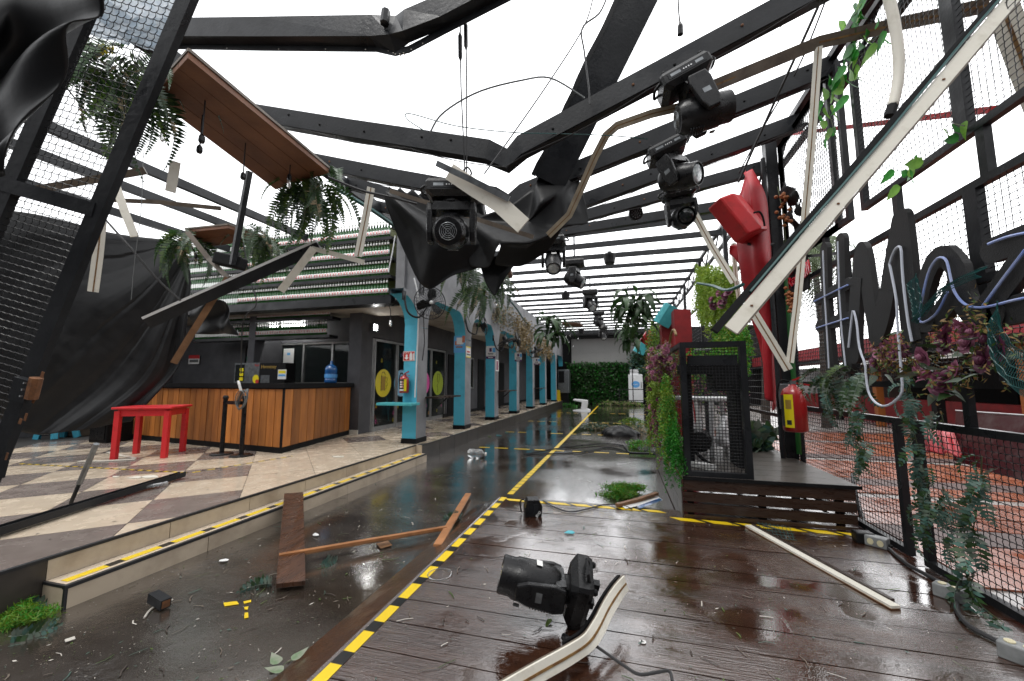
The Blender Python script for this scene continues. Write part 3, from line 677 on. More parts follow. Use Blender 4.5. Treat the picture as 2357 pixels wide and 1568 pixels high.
# ================================================================ PLANT KIT
def frond_mesh(L, n, wmax, a0=60, a1=-85, mats=('fern',), seed=0, fold=.25, tip=1.0, kite=.42, pw=.7):
    rn = random.Random(seed); m = MB(); p = V((0, 0, 0)); pts = [p.copy()]; N = n
    for i in range(N):
        a = math.radians(a0+(a1-a0)*((i+.5)/N)**pw); p = p+V((math.cos(a), rn.uniform(-.03, .03), math.sin(a)))*L/N; pts.append(p.copy())
    m.tube(pts, [.004*(1-.7*i/N)*(L/.6) for i in range(N+1)], 4, mi=0)
    for i in range(1, N):
        s = i/N; t = (pts[i+1]-pts[i-1]).normalized(); up = V((0, 1, 0)).cross(t); w_ = wmax*(math.sin(math.pi*min(1, .12+.88*s)**.75)*.85+.15*(1-s))*rn.uniform(.85, 1.1)
        for sd in (-1, 1):
            o = V((0, sd, 0)); sg = L/N*.95
            d = (o*1.0+t*(.25+rn.uniform(-.12, .18))-up*(fold+rn.uniform(0, .3))).normalized()
            b0 = pts[i]+t*sg*.5*.5; b1 = pts[i]-t*sg*.5*.5; mid = pts[i]+d*w_*kite
            m.add([b1, mid-t*sg*.52, pts[i]+d*w_+t*sg*.1, mid+t*sg*.52, b0], [(0, 1, 2, 3, 4)], rn.randrange(len(mats)))
    return m.mesh('frond', list(mats))
def hfrond(L, n, w_, mats, seed): return frond_mesh(L, n, w_, 30, -100, mats, seed, fold=.35, pw=.28)
def blade_mesh(L, w_, a0=70, a1=-80, m_='fern', seed=0, n=10, wave=.12):
    rn = random.Random(seed); m = MB(); p = V((0, 0, 0)); R = []
    for i in range(n+1):
        s = i/n; a = math.radians(a0+(a1-a0)*s**.8); ww = w_*math.sin(math.pi*(.06+.90*s)**.9)*(1+wave*math.sin(i*2.2+seed))/2
        u = V((-math.sin(a), 0, math.cos(a)))
        R += [p+V((0, -ww, 0))+u*ww*.35, p+V((0, 0, 0)), p+V((0, ww, 0))+u*ww*.35]; p = p+V((math.cos(a), rn.uniform(-.05, .05), math.sin(a)))*L/n
    F = []
    for i in range(n):
        for k in range(2): a = 3*i+k; F.append((a, a+1, a+4, a+3))
    m.add(R, F); return m.mesh('blade_leaf', m_, True)
def leaf_mesh(L, w_, m_, bend=.3):
    R = []; prof = [(0, .22), (.08, .82), (.24, 1), (.5, .78), (.76, .40), (1, .01)]
    for s, ww in prof: z = -bend*L*s*s; R += [(L*s, -w_/2*ww, z+.08*w_*ww), (L*s, 0, z), (L*s, w_/2*ww, z+.08*w_*ww)]
    F = []
    for i in range(5):
        for k in range(2): a = 3*i+k; F.append((a, a+1, a+4, a+3))
    return MB().add(R, F).mesh('leaf', m_, True)
def rose_mesh(m_, s=1.0, seed=0):
    rn = random.Random(seed); m = MB()
    m.lathe([(.004*s, 0), (.018*s, .008*s), (.022*s, .028*s), (.012*s, .042*s)], 7)
    for ring, (np_, r, h, op) in enumerate(((4, .016, .042, .15), (5, .026, .04, .5), (6, .034, .032, .95))):
        for k in range(np_):
            a = 2*math.pi*(k+ring*.4)/np_+rn.uniform(-.15, .15); c, sn = math.cos(a), math.sin(a)
            def fn(u, v, a=a, r=r, h=h, op=op):
                th = a+(u-.5)*1.25; rr = r*(.30+.75*v**.7)+op*.022*v**3+.003*math.sin(u*9+a*3)*v; z = h*v*(1-.45*op*v*v)-.006*abs(u-.5)*v*2
                return V((math.cos(th)*rr*s, math.sin(th)*rr*s, z*s))
            m.grid(fn, 3, 3)
    return m.mesh('flower', m_, True)
def rotm(p, out, tilt=0, roll=0, s=1.0):
    """matrix placing a leaf at p whose outward (local X) heads along azimuth 'out'"""
    return Matrix.Translation(V(p)) @ Matrix.Rotation(out, 4, 'Z') @ Matrix.Rotation(-tilt, 4, 'Y') @ Matrix.Rotation(roll, 4, 'X') @ Matrix.Scale(s, 4)
def put(me, parent, M, name=None):
    o = bpy.data.objects.new(name or me.name.split('.')[0], me); COL.objects.link(o); o.parent = parent
    o.matrix_parent_inverse = BASE[parent.name].inverted() if parent.name in BASE else parent.matrix_world.inverted(); o.matrix_world = M
    o.matrix_basis = M; return o
FR = [frond_mesh(.62, 26, .075, 55, -88, ('fern', 'fern'), 1), frond_mesh(.75, 30, .085, 70, -88, ('fern',), 2), frond_mesh(.55, 24, .07, 50, -86, ('fern_light', 'fern'), 3)]
HF = [hfrond(.62, 24, .10, ('fern', 'fern'), 31), hfrond(.75, 27, .11, ('fern',), 32), hfrond(.68, 25, .105, ('fern_light', 'fern'), 33), hfrond(.6, 24, .10, ('fern_grey', 'fern'), 34), hfrond(.58, 22, .09, ('dried', 'fern', 'stem'), 35), hfrond(.5, 17, .10, ('fern', 'fern_light'), 36)]
FRL = frond_mesh(.62, 26, .08, 45, -88, ('fern_light',), 5); FRG = frond_mesh(.65, 26, .08, 50, -88, ('fern_grey', 'fern'), 6)
FT = [frond_mesh(.40, 10, .105, 20, -89, ('fern_teal', 'fern_teal', 'fern_grey'), 11, fold=.15, kite=.5), frond_mesh(.45, 10, .11, 10, -89, ('fern_grey', 'fern_teal', 'fern'), 12, fold=.2, kite=.5), frond_mesh(.35, 9, .09, 30, -88, ('fern', 'fern_teal'), 13, kite=.5)]
BL = [blade_mesh(.62, .13, 40, -100, 'fern', 1), blade_mesh(.5, .12, 60, -80, 'fern', 2), blade_mesh(.6, .13, 20, -100, 'wallgreen', 3)]
def fern(label, loc, n, s=1.0, fr=None, rnd=0, up=.2, group='hanging ferns', az=(0, 6.283), name='hanging_fern', spread=.05):
    t = thing(name, label, 'plant', loc, group=group); rn = random.Random(rnd)
    for k in range(n):
        a = az[0]+(az[1]-az[0])*(k+rn.uniform(-.35, .35))/n; me = rn.choice(fr or FR)
        put(me, t, rotm(V(loc)+V((rn.uniform(-1, 1), rn.uniform(-1, 1), rn.uniform(-.5, .5)))*spread, a, rn.uniform(-up, up), rn.uniform(-.4, .4), s*rn.uniform(.75, 1.2)), 'frond')
    return t
def spray(m, tops, leaf, rn, nm=2, step=.02, wob=.012, tuft=3, elong=2.2):
    """hanging strands set with tiny leaves"""
    for p, ln in tops:
        p = V(p).copy(); q = p.copy(); n = max(2, int(ln/step))
        for i in range(n):
            q = q+V((rn.uniform(-wob, wob), rn.uniform(-wob, wob), -step*rn.uniform(.6, 1.2)))
            for k in range(tuft):
                d = V((rn.gauss(0, 1), rn.gauss(0, 1), rn.gauss(-.3, .7))).normalized(); e = d.cross(V((rn.gauss(0, 1), rn.gauss(0, 1), rn.gauss(0, 1)))).normalized(); l = leaf*rn.uniform(.6, 1.4)
                m.add([q, q+d*l*.5+e*l*.5/elong, q+d*l, q+d*l*.5-e*l*.5/elong], [(0, 1, 2, 3)], rn.randrange(nm))
def cascade(name, label, tops, leaf, mats, seed=0, cat='plant', group=None, **kw):
    rn = random.Random(seed); m = MB(); spray(m, tops, leaf, rn, len(mats), **kw)
    t = thing(name, label, cat, tops[0][0], group=group); o = m.build('foliage', list(mats), t, kind='stuff'); return t
def clump(name, label, c, r, n, leaf, mats, seed=0, cat='plant', group=None, elong=2.0, even=False):
    rn = random.Random(seed); m = MB(); c = V(c); r = V(r)
    blobs = [(V((rn.uniform(-.7, .7)*r.x, rn.uniform(-.7, .7)*r.y, rn.uniform(-.7, .7)*r.z)), rn.uniform(.25, .55)) for k in range(14)]
    for k in range(n):
        bc, br = rn.choice(blobs); d = V((rn.gauss(0, 1), rn.gauss(0, 1), rn.gauss(0, 1))).normalized()*rn.random()**.4
        q = c+bc+V((d.x*r.x, d.y*r.y, d.z*r.z))*br if not even else c+V((rn.uniform(-1, 1)*r.x, (rn.random()**2*2-1)*r.y*-1, rn.uniform(-1, 1)*r.z)); dd = V((rn.gauss(0, 1), rn.gauss(0, 1), rn.gauss(0, .8))).normalized(); e = dd.cross(V((rn.gauss(0, 1), rn.gauss(0, 1), rn.gauss(0, 1)))).normalized(); l = leaf*rn.uniform(.6, 1.4)
        m.add([q, q+dd*l*.5+e*l*.5/elong, q+dd*l, q+dd*l*.5-e*l*.5/elong], [(0, 1, 2, 3)], rn.randrange(len(mats)))
    t = thing(name, label, cat, c, group=group); m.build('foliage', list(mats), t, kind='stuff'); return t
RS = [rose_mesh('rose', 1, 1), rose_mesh('rose_pink', 1, 2), rose_mesh('rose', 1, 3)]
LF = {k: leaf_mesh(.09, .05, k) for k in ('fern', 'fern_grey', 'ivy', 'ivy_light', 'fern_light', 'fern_teal')}
def bouquet(label, pts, s, leaves=8, face=(-1, 0, 0), seed=0, sprigs=0, group='purple rose sprays', lm=('fern_grey', 'fern')):
    rn = random.Random(seed); c = sum((V(p) for p in pts), V((0, 0, 0)))/len(pts); t = thing('rose_spray', label, 'flowers', c, group=group)
    f = V(face)
    for p in pts:
        d = (f+V((rn.gauss(0, .4), rn.gauss(0, .4), rn.gauss(0, .4)))).normalized()
        put(rn.choice(RS), t, Matrix.Translation(V(p)) @ d.to_track_quat('Z', 'Y').to_matrix().to_4x4() @ Matrix.Scale(s*rn.uniform(.8, 1.15), 4), 'flower')
    for k in range(leaves):
        p = V(rn.choice(pts))+V((rn.gauss(0, .03), rn.gauss(0, .05), rn.gauss(0, .05)))*s*1.2
        put(LF[rn.choice(lm)], t, rotm(p, rn.uniform(0, 6.28), rn.uniform(-.9, .5), rn.uniform(-.8, .8), s*rn.uniform(.7, 1.2)), 'leaf')
    if sprigs:
        m = MB()
        for k in range(sprigs):
            p = V(rn.choice(pts))+V((rn.gauss(0, .03), rn.gauss(0, .05), rn.gauss(0, .05)))*s
            d = V((rn.gauss(0, .7)-.3, rn.gauss(0, 1), rn.gauss(0, 1))).normalized()
            for q in range(9):
                pp = p+d*.012*q*s; e = V((rn.gauss(0, 1), rn.gauss(0, 1), rn.gauss(0, 1))).normalized(); g = e.cross(d)
                m.add([pp, pp+e*.018*max(s, .85)+g*.007, pp+e*.031*max(s, .85), pp+e*.018*max(s, .85)-g*.007], [(0, 1, 2, 3)], q % 2)
        m.build('sprigs', ['sprig', 'fern_light'], t, kind='stuff')
    return t
# ================================================================ RIGHT-HAND FENCE
def wire_panel(m, o, u, v, nu, nv, r=.0022, amp=.006, zu=True):
    """woven crimped wire: nu cells along u, nv along v"""
    o, u, v = V(o), V(u), V(v); n = u.cross(v).normalized(); cu, cv = u/nu, v/nv; du, dv = u.normalized(), v.normalized()
    def wire(P, side, r=r):
        R = []
        for p in P: R += [p+side*r, p+n*r, p-side*r, p-n*r]
        F = []
        for i in range(len(P)-1):
            for k in range(4): a = 4*i+k; c = 4*i+(k+1) % 4; F.append((a, c, c+4, a+4))
        m.add(R, F)
    for i in range(1, nu): wire([o+cu*i+cv*(.5*j)+du*(amp*(1 if j % 2 else -1) if zu else 0) for j in range(2*nv+1)], du)
    for j in range(1, nv): wire([o+cv*j+cu*(.5*i)+n*(amp*.3 if i % 2 else -amp*.3)+dv*(.0015 if i % 2 else -.0015) for i in range(2*nu+1)], dv, r*1.2)
FX = 2.20
def panel(t, y0, y1, z0, z1, cell=.046, fr=.05, crimp=True):
    f = MB(); h = fr/2
    f.box((FX-.025, y0, z0), (FX+.025, y0+fr, z1)); f.box((FX-.025, y1-fr, z0), (FX+.025, y1, z1))
    f.box((FX-.025, y0+fr, z0), (FX+.025, y1-fr, z0+fr)); f.box((FX-.025, y0+fr, z1-fr), (FX+.025, y1-fr, z1))
    p = f.build('panel_frame', 'black_steel', t); m = MB()
    wire_panel(m, (FX, y0+fr, z0+fr), (0, y1-y0-2*fr, 0), (0, 0, z1-z0-2*fr), max(2, int((y1-y0)/cell)), max(2, int((z1-z0)/cell)), amp=.0032 if crimp else .002, r=.0027 if crimp else .003)
    m.build('wire_mesh', 'black_steel', p, kind='stuff')
fence = thing('mesh_fence', 'tall black crimped-wire fence panels along the right of the deck', 'fence', (FX, 3.5, .12))
for y0, y1 in ((.6, 2.36), (2.40, 3.86), (4.03, 5.95)): panel(fence, y0, y1, .13, 1.21)
for y0, y1 in ((.9, 3.1), (3.1, 4.6), (4.62, 5.95)):
    panel(fence, y0, y1, 1.46, 2.76); panel(fence, y0, y1 if y1 != 4.6 else 4.22, 3.06, 4.72)
panel(fence, 4.42, 5.95, 3.06, 4.72)
for y in (2.95, 3.75, 4.9, 5.9): MB().box((FX-.022, y, 2.76), (FX+.022, y+.06, 3.06)).build('spacer', 'black_steel', fence)
for y in (1.6, 3.3, 5.3): MB().box((FX-.02, y, 1.21), (FX+.02, y+.05, 1.46)).build('spacer', 'black_steel', fence)
post = thing('fence_post', 'thick black post behind the fire extinguisher on the booth platform', 'post', (2.12, 6.05, .5))
MB().box((2.05, 6.0, .12), (2.19, 6.14, 4.9)).build('post', 'black_steel', post); MB().tube([(2.0, 5.98, .5), (2.0, 5.98, 4.6)], .03, 8).build('conduit', 'black_steel', post)
mat('pole_green', (.01, .12, .015), rough=.4)
MB().tube([(2.16, 5.92, .6), (2.16, 5.92, 3.0)], .03, 8).build('green_strip', 'pole_green', post)
ff = thing('mesh_fence', 'far run of black wire fence beyond the red cloth column', 'fence', (FX, 12, 0))
y = 6.2; k = 0
while y < 28:
    MB().box((FX-.04, y, 0), (FX+.04, y+.08, 4.8)).build('post', 'black_steel', ff)
    for z in (1.0, 2.4, 3.6): MB().box((FX-.02, y+.08, z), (FX+.02, y+2.72, z+.05)).build('rail', 'black_steel', ff)
    m = MB(); wire_panel(m, (FX, y+.08, .1), (0, 2.64, 0), (0, 0, 4.5), 26, 44, r=.0035, amp=.0); m.build('wire_mesh', 'black_steel', ff, kind='stuff'); y += 2.72
# bundled wire roll standing against the fence and torn dark net by the post
m = MB()
for k in range(7): m.bar((2.05+.012*k, 5.6+.02*k, 1.0), (2.0+.01*k, 5.55+.02*k, 4.6-.1*k), .004, .004)
# red bar crossing the upper fence
tag(MB().bar(PX(1825, 308, 2.5), PX(2285, 252, 2.5), .045, .045).build('red_rail', 'red_paint'), 'thin red rail rising behind the upper fence mesh', 'rail')
# ================================================================ #Maz SIGN
SX = 2.02
sign = thing('letter_sign', 'black script letter sign with blue neon tube on the fence', 'sign', PX(2100, 800, SX))
kx = [0]
def stroke(m, pts, r, x):
    P = [PX(u, v, x) for u, v in pts]
    for i, p in enumerate(P):
        kx[0] += 1; o = V((-.0004*(kx[0] % 25), 0, 0))
        m.prism([q+o for q in ellipse(p, (0, r, 0), (0, 0, r), 18)], (.04, 0, 0))
        if i+1 < len(P):
            d = (P[i+1]-p).normalized(); s = V((0, -d.z, d.y))*r; kx[0] += 1; o = V((-.0004*(kx[0] % 25), 0, 0))
            m.prism([p+s+o, p-s+o, P[i+1]-s+o, P[i+1]+s+o], (.04, 0, 0))
def curve2(pts, n=14): return [(q.x, q.y) for q in path([V((u, v, 0)) for u, v in pts], n)]
glyphs = {'hash': [([(1896, 575), (1899, 700), (1911, 848)], .072), ([(1934, 555), (1937, 700), (1951, 842)], .075), ([(1880, 690), (1952, 653)], .055), ([(1884, 752), (1955, 731)], .055)],
 'letter_m': [(curve2([(1966, 818), (1967, 740), (1973, 640), (1980, 578), (1990, 610), (2002, 700), (2017, 772)], 12), .080), (curve2([(2017, 772), (2034, 720), (2052, 610), (2071, 510)], 8), .092), (curve2([(2071, 510), (2082, 600), (2091, 700), (2103, 785)], 8), .092)],
 'letter_a': [(curve2([(2200, 622), (2175, 590), (2147, 604), (2127, 660), (2118, 715), (2124, 742), (2148, 735), (2180, 698), (2199, 655)], 16), .068), (curve2([(2200, 622), (2208, 660), (2220, 700), (2245, 726), (2275, 730)], 8), .072)],
 'letter_z': [(curve2([(2280, 577), (2320, 562), (2380, 540)], 4), .070), (curve2([(2380, 560), (2330, 630), (2275, 705)], 5), .070), (curve2([(2275, 726), (2320, 716), (2400, 695)], 5), .075)]}
mat('sign_black', (.010, .010, .011), rough=.62, bump=.25, bs=120)
for n_, ss in glyphs.items():
    m = MB()
    for pts, r in ss: stroke(m, pts, r, SX)
    m.build(n_, 'sign_black', sign)
def neon(pts, m_='neon_blue', r=.0075): MB().tube([PX(u, v, SX-.022) for u, v in pts], r, 6).build('neon_tube', m_, sign)
neon([(1894, 577), (1898, 680), (1903, 760), (1908, 848)], 'neon_white'); neon([(1928, 556), (1932, 680), (1938, 770), (1946, 842)], 'neon_white')
neon([(1874, 694), (1951, 656)]); neon([(1880, 755), (1952, 732)])
neon(curve2([(1953, 800), (1959, 745), (1964, 715), (1972, 745), (1978, 800), (1991, 838), (1993, 862), (1999, 902), (2014, 926), (2035, 935), (2058, 925), (2076, 902), (2074, 850), (2066, 750), (2063, 690), (2050, 620), (2048, 605), (2060, 575), (2073, 570), (2076, 610), (2080, 660), (2090, 740), (2099, 786)], 60), 'neon_white', .009)
neon(curve2([(2181, 672), (2160, 715), (2140, 735), (2122, 742), (2116, 728), (2126, 670), (2140, 620), (2160, 594), (2178, 600), (2188, 640), (2196, 670), (2215, 696), (2240, 707), (2275, 706), (2330, 692), (2380, 682)], 50))
neon(curve2([(2275, 562), (2310, 548), (2350, 538), (2400, 530)], 8)); neon([(2263, 704), (2310, 640), (2360, 575)])
MB().bar(PX(1840, 592, 2.12), PX(1940, 582, 2.12), .03, .03).build('bracket', 'black_steel', sign); MB().bar(PX(2220, 655, 2.1), PX(2300, 632, 2.1), .04, .05).build('bracket', 'black_steel', sign)
# red neon script by the post
rb = thing('neon_sign', 'small red script neon sign tucked beside the black post', 'sign', PX(1835, 630, 2.08))
Mx = Matrix(((0, 0, -1, 0), (-1, 0, 0, 0), (0, 1, 0, 0), (0, 0, 0, 1)))
def wall_text(body, size, u, v, x, m_, parent, tilt=0):
    p = PX(u, v, x); return text(body, size, Matrix.Translation(p) @ Mx @ Matrix.Rotation(tilt, 4, 'Z'), m_, parent, ext=.008)
wall_text('Dale', .22, 1829, 606, 2.05, 'neon_red', rb, .25); wall_text('Red', .20, 1826, 645, 2.05, 'neon_red', rb, .15); wall_text('Bull', .22, 1850, 628, 2.05, 'neon_red', rb, .2)
MB().tube([PX(u, v, 2.04) for u, v in curve2([(1818, 610), (1824, 617), (1832, 614), (1834, 598)], 10)], .010, 6).build('smile_tube', 'neon_yellow', rb)
MB().box((2.075, PX(1860, 620, 2.08).y, 2.55), (2.09, PX(1815, 620, 2.08).y, 3.1)).build('backing', 'black_matt', rb)
# ================================================================ BOOTH PLATFORM AND CAGE
bo = thing('booth_platform', 'dark slatted wooden booth platform on the right of the deck', 'platform', (1.35, 6, .12))
for z0, z1 in ((.125, .158), (.182, .268), (.290, .378), (.396, .503)): MB().box((.60, 4.56, z0), (2.10, 4.585, z1)).build('slat', 'booth_wood', bo)
MB().box((.60, 4.545, .5035), (2.15, 4.56, .535)).build('edging', 'black_matt', bo)
for x in (.64, 1.3, 1.95): MB().box((x, 4.586, .12), (x+.06, 4.63, .5)).build('stud', 'black_matt', bo)
for k in range(12): MB().box((.60, 4.56+k*.285, .505), (2.14, 4.84+k*.285, .53)).build('floor_board', 'grey_planks', bo)
for k in range(9):
    for j in range(4): MB().box((.585, 4.6+k*.36, .02+j*.118), (.598, 4.953+k*.36, .132+j*.118)).build('side_board', 'grey_planks', bo)
cage = thing('mesh_cage', 'tall black steel cage with square wire mesh on the booth', 'cage', (.95, 4.6, .53))
m = MB(); Y0, Y1, X0, X1, Z0, Z1 = 4.60, 4.68, .63, 1.27, .53, 1.93
m.box((X0, Y0, Z0), (X0+.06, Y1, Z1)); m.box((X1-.06, Y0, Z0), (X1, Y1, Z1)); m.box((X0+.06, Y0, Z1-.06), (X1-.06, Y1, Z1)); m.box((X0+.06, Y0, Z0), (X1-.06, Y1, Z0+.05)); m.build('front_frame', 'black_steel', cage)
MB().box((X0+.08, Y0+.03, 1.68), (X1-.08, Y1, 1.78)).build('cross_rail', 'black_steel', cage)
m = MB(); wire_panel(m, (X0+.07, Y0+.04, Z0+.05), (X1-X0-.14, 0, 0), (0, 0, Z1-Z0-.1), 16, 40, r=.0030, amp=.0015, zu=False); m.build('wire_mesh', 'black_steel', cage, kind='stuff')
m = MB(); m.box((X0, Y1, Z1-.05), (X0+.05, 7.2, Z1)); m.box((X0, 7.15, Z0), (X0+.05, 7.2, Z1-.05)); m.build('side_frame', 'black_steel', cage)
m = MB(); wire_panel(m, (X0+.03, Y1, Z0), (0, 2.45, 0), (0, 0, Z1-Z0-.05), 34, 22, r=.0028, amp=.0, zu=False); m.build('wire_mesh', 'black_steel', cage, kind='stuff')
# things inside the cage
desk = thing('mixing_desk', 'black equipment desk inside the mesh cage', 'desk', (.95, 5.3, 1.6))
MB().box((.72, 5.1, 1.60), (1.36, 5.6, 1.72)).build('top', 'black_matt', desk); MB().box((.75, 5.15, .53), (.82, 5.55, 1.6)).build('leg', 'black_matt', desk); MB().box((1.28, 5.15, .53), (1.35, 5.55, 1.6)).build('leg', 'black_matt', desk); MB().box((1.05, 5.05, 1.40), (1.3, 5.5, 1.6)).build('speaker_box', 'black_matt', desk)
def stool(label, p, rz, s=1):
    t = thing('bar_stool', label, 'stool', M=Matrix.Translation(p) @ Matrix.Rotation(rz, 4, 'Z'), group='white stools in the cage')
    MB().box((-.2, -.2, .72), (.2, .2, .77)).build('seat', 'white_plastic', t, local=True, bevel=.015)
    for x in (-1, 1):
        for y in (-1, 1): MB().bar((x*.16, y*.16, .72), (x*.22, y*.22, 0), .05, .05).build('leg', 'white_plastic', t, local=True)
    for x in (-1, 1): MB().bar((x*.2, -.19, .25), (x*.2, .19, .25), .03, .04).build('stretcher', 'white_plastic', t, local=True)
stool('white plastic stool standing inside the mesh cage', (1.28, 6.1, .53), .3)
stool('second white plastic stool against the left side of the cage', (.85, 6.3, .53), .1)
bag = sheet([[PD(u, v, t) for u, v, t in r] for r in ([(1648, 985, 5.6), (1665, 960, 5.7), (1690, 975, 5.8)], [(1645, 1010, 5.4), (1668, 990, 5.3), (1708, 1010, 5.6)], [(1650, 1026, 5.3), (1672, 1030, 5.2), (1712, 1030, 5.4)])], 14, 10, lambda u, v: .03*math.sin(9*u+4*v)+.02*math.sin(17*v-6*u))
tag(bag.build('plastic_bag', 'white_plastic', smooth=True, solid=.004), 'crumpled pale plastic bag on the floor inside the cage', 'bag')
tag(MB().tube([PD(1650+14*math.cos(a*.5)*(1+.1*math.sin(a*1.7)), 985+17*math.sin(a*.5), 5.3+.01*a) for a in range(0)] or path([PD(1695, 905, 4.9), PD(1712, 915, 4.9), PD(1715, 938, 4.9), PD(1700, 950, 4.9), PD(1686, 936, 4.9), PD(1690, 912, 4.9), PD(1706, 910, 4.92), PD(1712, 930, 4.92), PD(1700, 945, 4.92), PD(1688, 928, 4.92), PD(1696, 905, 4.92)], 60), .008, 5).build('green_cable', 'moss_bright'), 'coil of green cable hanging on the cage mesh', 'cable')
tag(MB().tube(path([PD(1580, 1010, 5), PD(1610, 1050, 4.8), PD(1660, 1085, 4.75), PD(1700, 1095, 4.8)], 16), .022, 6).build('black_hose', 'black_matt'), 'thick black cable lying on the cage floor', 'cable')
tag(MB().tube(path([PD(1720, 950, 4.9), PD(1690, 1010, 5.0), PD(1700, 1070, 4.9), PD(1722, 1095, 4.8)], 16), .03, 6).build('black_hose', 'black_matt'), 'ribbed black hose hanging at the right of the cage', 'hose')
fan2 = thing('spotlight', 'round black floor lamp inside the cage', 'lamp', PD(1605, 1020, 5.2)); MB().lathe([(.13, 0), (.15, .03), (.15, .15), (.10, .2)], 18, M=frame(PD(1605, 1015, 5.2), (1, 0, 0), z=(-.2, -1, .2))).build('housing', 'black_plastic', fan2)
clump('purple_flowers', 'blurred greenery and purple flowers behind the cage', (1.5, 7.6, 1.4), (.7, .2, .4), 1500, .05, ('moss', 'rose', 'wallgreen', 'rose_pink'), 5)
tag(MB().box(PY(1600, 800, 5.4)-V((.0, 0, .02)), PY(1640, 815, 5.4)+V((0, .2, .06))).build('white_cloth', 'white_plastic', bevel=.02), 'white cloth bundle on top of the equipment desk', 'cloth')
# planting along the booth side
rn = random.Random(21)
cascade('hanging_greenery', 'long yellow-green artificial trailing plant on the left of the cage', [((.50+rn.uniform(-.05, .06), 4.7+rn.uniform(-.04, .35), rn.uniform(1.25, 1.62)), rn.uniform(.5, .95)) for k in range(46)], .026, ('moss', 'moss_light', 'moss_bright'), 1, step=.017, group='trailing booth greenery')
cascade('hanging_greenery', 'bright green trailing plant hanging lowest beside the cage corner', [((.54+rn.uniform(-.05, .05), 4.58+rn.uniform(-.03, .14), rn.uniform(.85, 1.2)), rn.uniform(.3, .62)) for k in range(44)], .022, ('moss_bright', 'ivy'), 2, step=.015, group='trailing booth greenery')
cascade('hanging_greenery', 'olive feathery trailing plant behind the pink bars of the booth', [((.50+rn.uniform(-.08, .05), 6.0+rn.uniform(-.3, .6), rn.uniform(1.3, 1.75)), rn.uniform(.6, 1.05)) for k in range(46)], .034, ('moss', 'moss_light'), 3, step=.018, group='trailing booth greenery')
rn = random.Random(5)
bouquet('mound of purple roses spilling over the top left of the cage', [(.50+rn.uniform(-.14, .1), 4.75+rn.random()*.9, 1.72+rn.gauss(0, .09)) for k in range(100)], .68, 30, (-.6, -.8, .2), 3, 330, lm=('fern_light', 'fern'))
bouquet('lower cluster of purple roses on the planter side', [(.50+rn.uniform(-.1, .05), 5.2+rn.random()*1.0, .95+rn.gauss(0, .13)) for k in range(80)], .66, 20, (-.7, -.7, .1), 4, 260, lm=('fern_light', 'fern'))
tag(MB().tube(path([PX(1541, 790, .5), PX(1546, 765, .5), PX(1552, 760, .5), PX(1556, 772, .5)], 10), .012, 6).build('hook', 'sprig'), 'pale hooked stem above the purple roses', 'hook')
pb = thing('pink_trellis', 'thin pink upright bars on the booth side behind trailing plants', 'trellis', (.52, 5.6, .5))
for k in range(4): MB().tube([(.53, 5.15+k*.09, .5), (.53, 5.15+k*.09, 1.5)], .007, 5).build('bar', 'pink_bar', pb)
# ================================================================ BEYOND THE FENCE
b = MB(); b.add([(2.27, -6, .02), (40, -6, .02), (40, 40, .02), (2.27, 40, .02)], [(0, 1, 2, 3)]); nb = struct(b.build('neighbour_pavement', 'wet_sheen_pale'))
for k in range(30):
    w_ = random.uniform(.40, .45) if k % 6 else .2; y = .6+k*.46
    MB().box((2.5, y, .022), (14, y+w_, .035)).build('tile_strip', 'terracotta' if k % 5 != 4 else 'brick_brown', nb)
nbh = thing('neighbour_building', 'brown bar building with red fascia beyond the fence', 'building', (12, 8, 0))
MB().box((10.5, -6, 0), (11, 30, 2.3)).build('wall', 'brick_brown', nbh)
MB().prism([(8.2, -6, 2.45), (8.2, -6, 3.0), (10.6, -6, 3.4), (10.6, -6, 2.45)], (0, 36, 0)).build('red_fascia', 'awning_red', nbh)
MB().box((8.1, -6, 2.33), (8.25, 30, 2.46)).build('gutter', 'black_matt', nbh)
for k in range(9): MB().box((8.3, -2+k*2.6, 0), (8.5, -1.8+k*2.6, 2.4)).build('post', 'orange_paint' if k % 2 else 'black_matt', nbh)
for k in range(8): MB().box((10.4, -1.5+k*2.6, .9), (10.47, .2+k*2.6, 2.0)).build('window', 'black_matt', nbh)
MB().box((9.2, -6, .0), (9.4, 30, .95)).build('counter_wall', 'dark_red', nbh)
tb = thing('panel_board', 'maroon scuffed board leaning behind the fence on the right', 'board', (3.6, 3.2, .6))
a, c = PX(2200, 945, 3.4), PX(2420, 960, 3.4); d_ = PX(2430, 1130, 3.2); e_ = PX(2195, 1060, 3.2)
MB().prism([a, c, d_, e_], (.03, 0, 0)).build('board', 'maroon', tb); MB().tube([a, c], .008, 5).build('edge_trim', 'white_plastic', tb)
rc = sheet([[PX(2110, 985, 3.3), PX(2150, 985, 3.3), PX(2195, 992, 3.3)], [PX(2118, 1015, 3.2), PX(2160, 1010, 3.15), PX(2205, 1020, 3.2)], [PX(2125, 1040, 3.1), PX(2165, 1045, 3.05), PX(2215, 1050, 3.1)]], 12, 10, lambda u, v: .03*math.sin(16*u))
tag(rc.build('red_cloth', 'red_cloth', smooth=True, solid=.004), 'crumpled red cloth on the ground behind the fence', 'cloth')
far_b = thing('pale_building', 'pale washed-out building far beyond the right fence', 'building', (22, 20, 0))
MB().box((16, 18, 0), (30, 34, 3.6)).build('wall', 'concrete_far', far_b)
for k in range(4): MB().box((15.95, 19+k*3.4, 1), (15.99, 20.6+k*3.4, 2.4)).build('window', 'dark_wall', far_b)
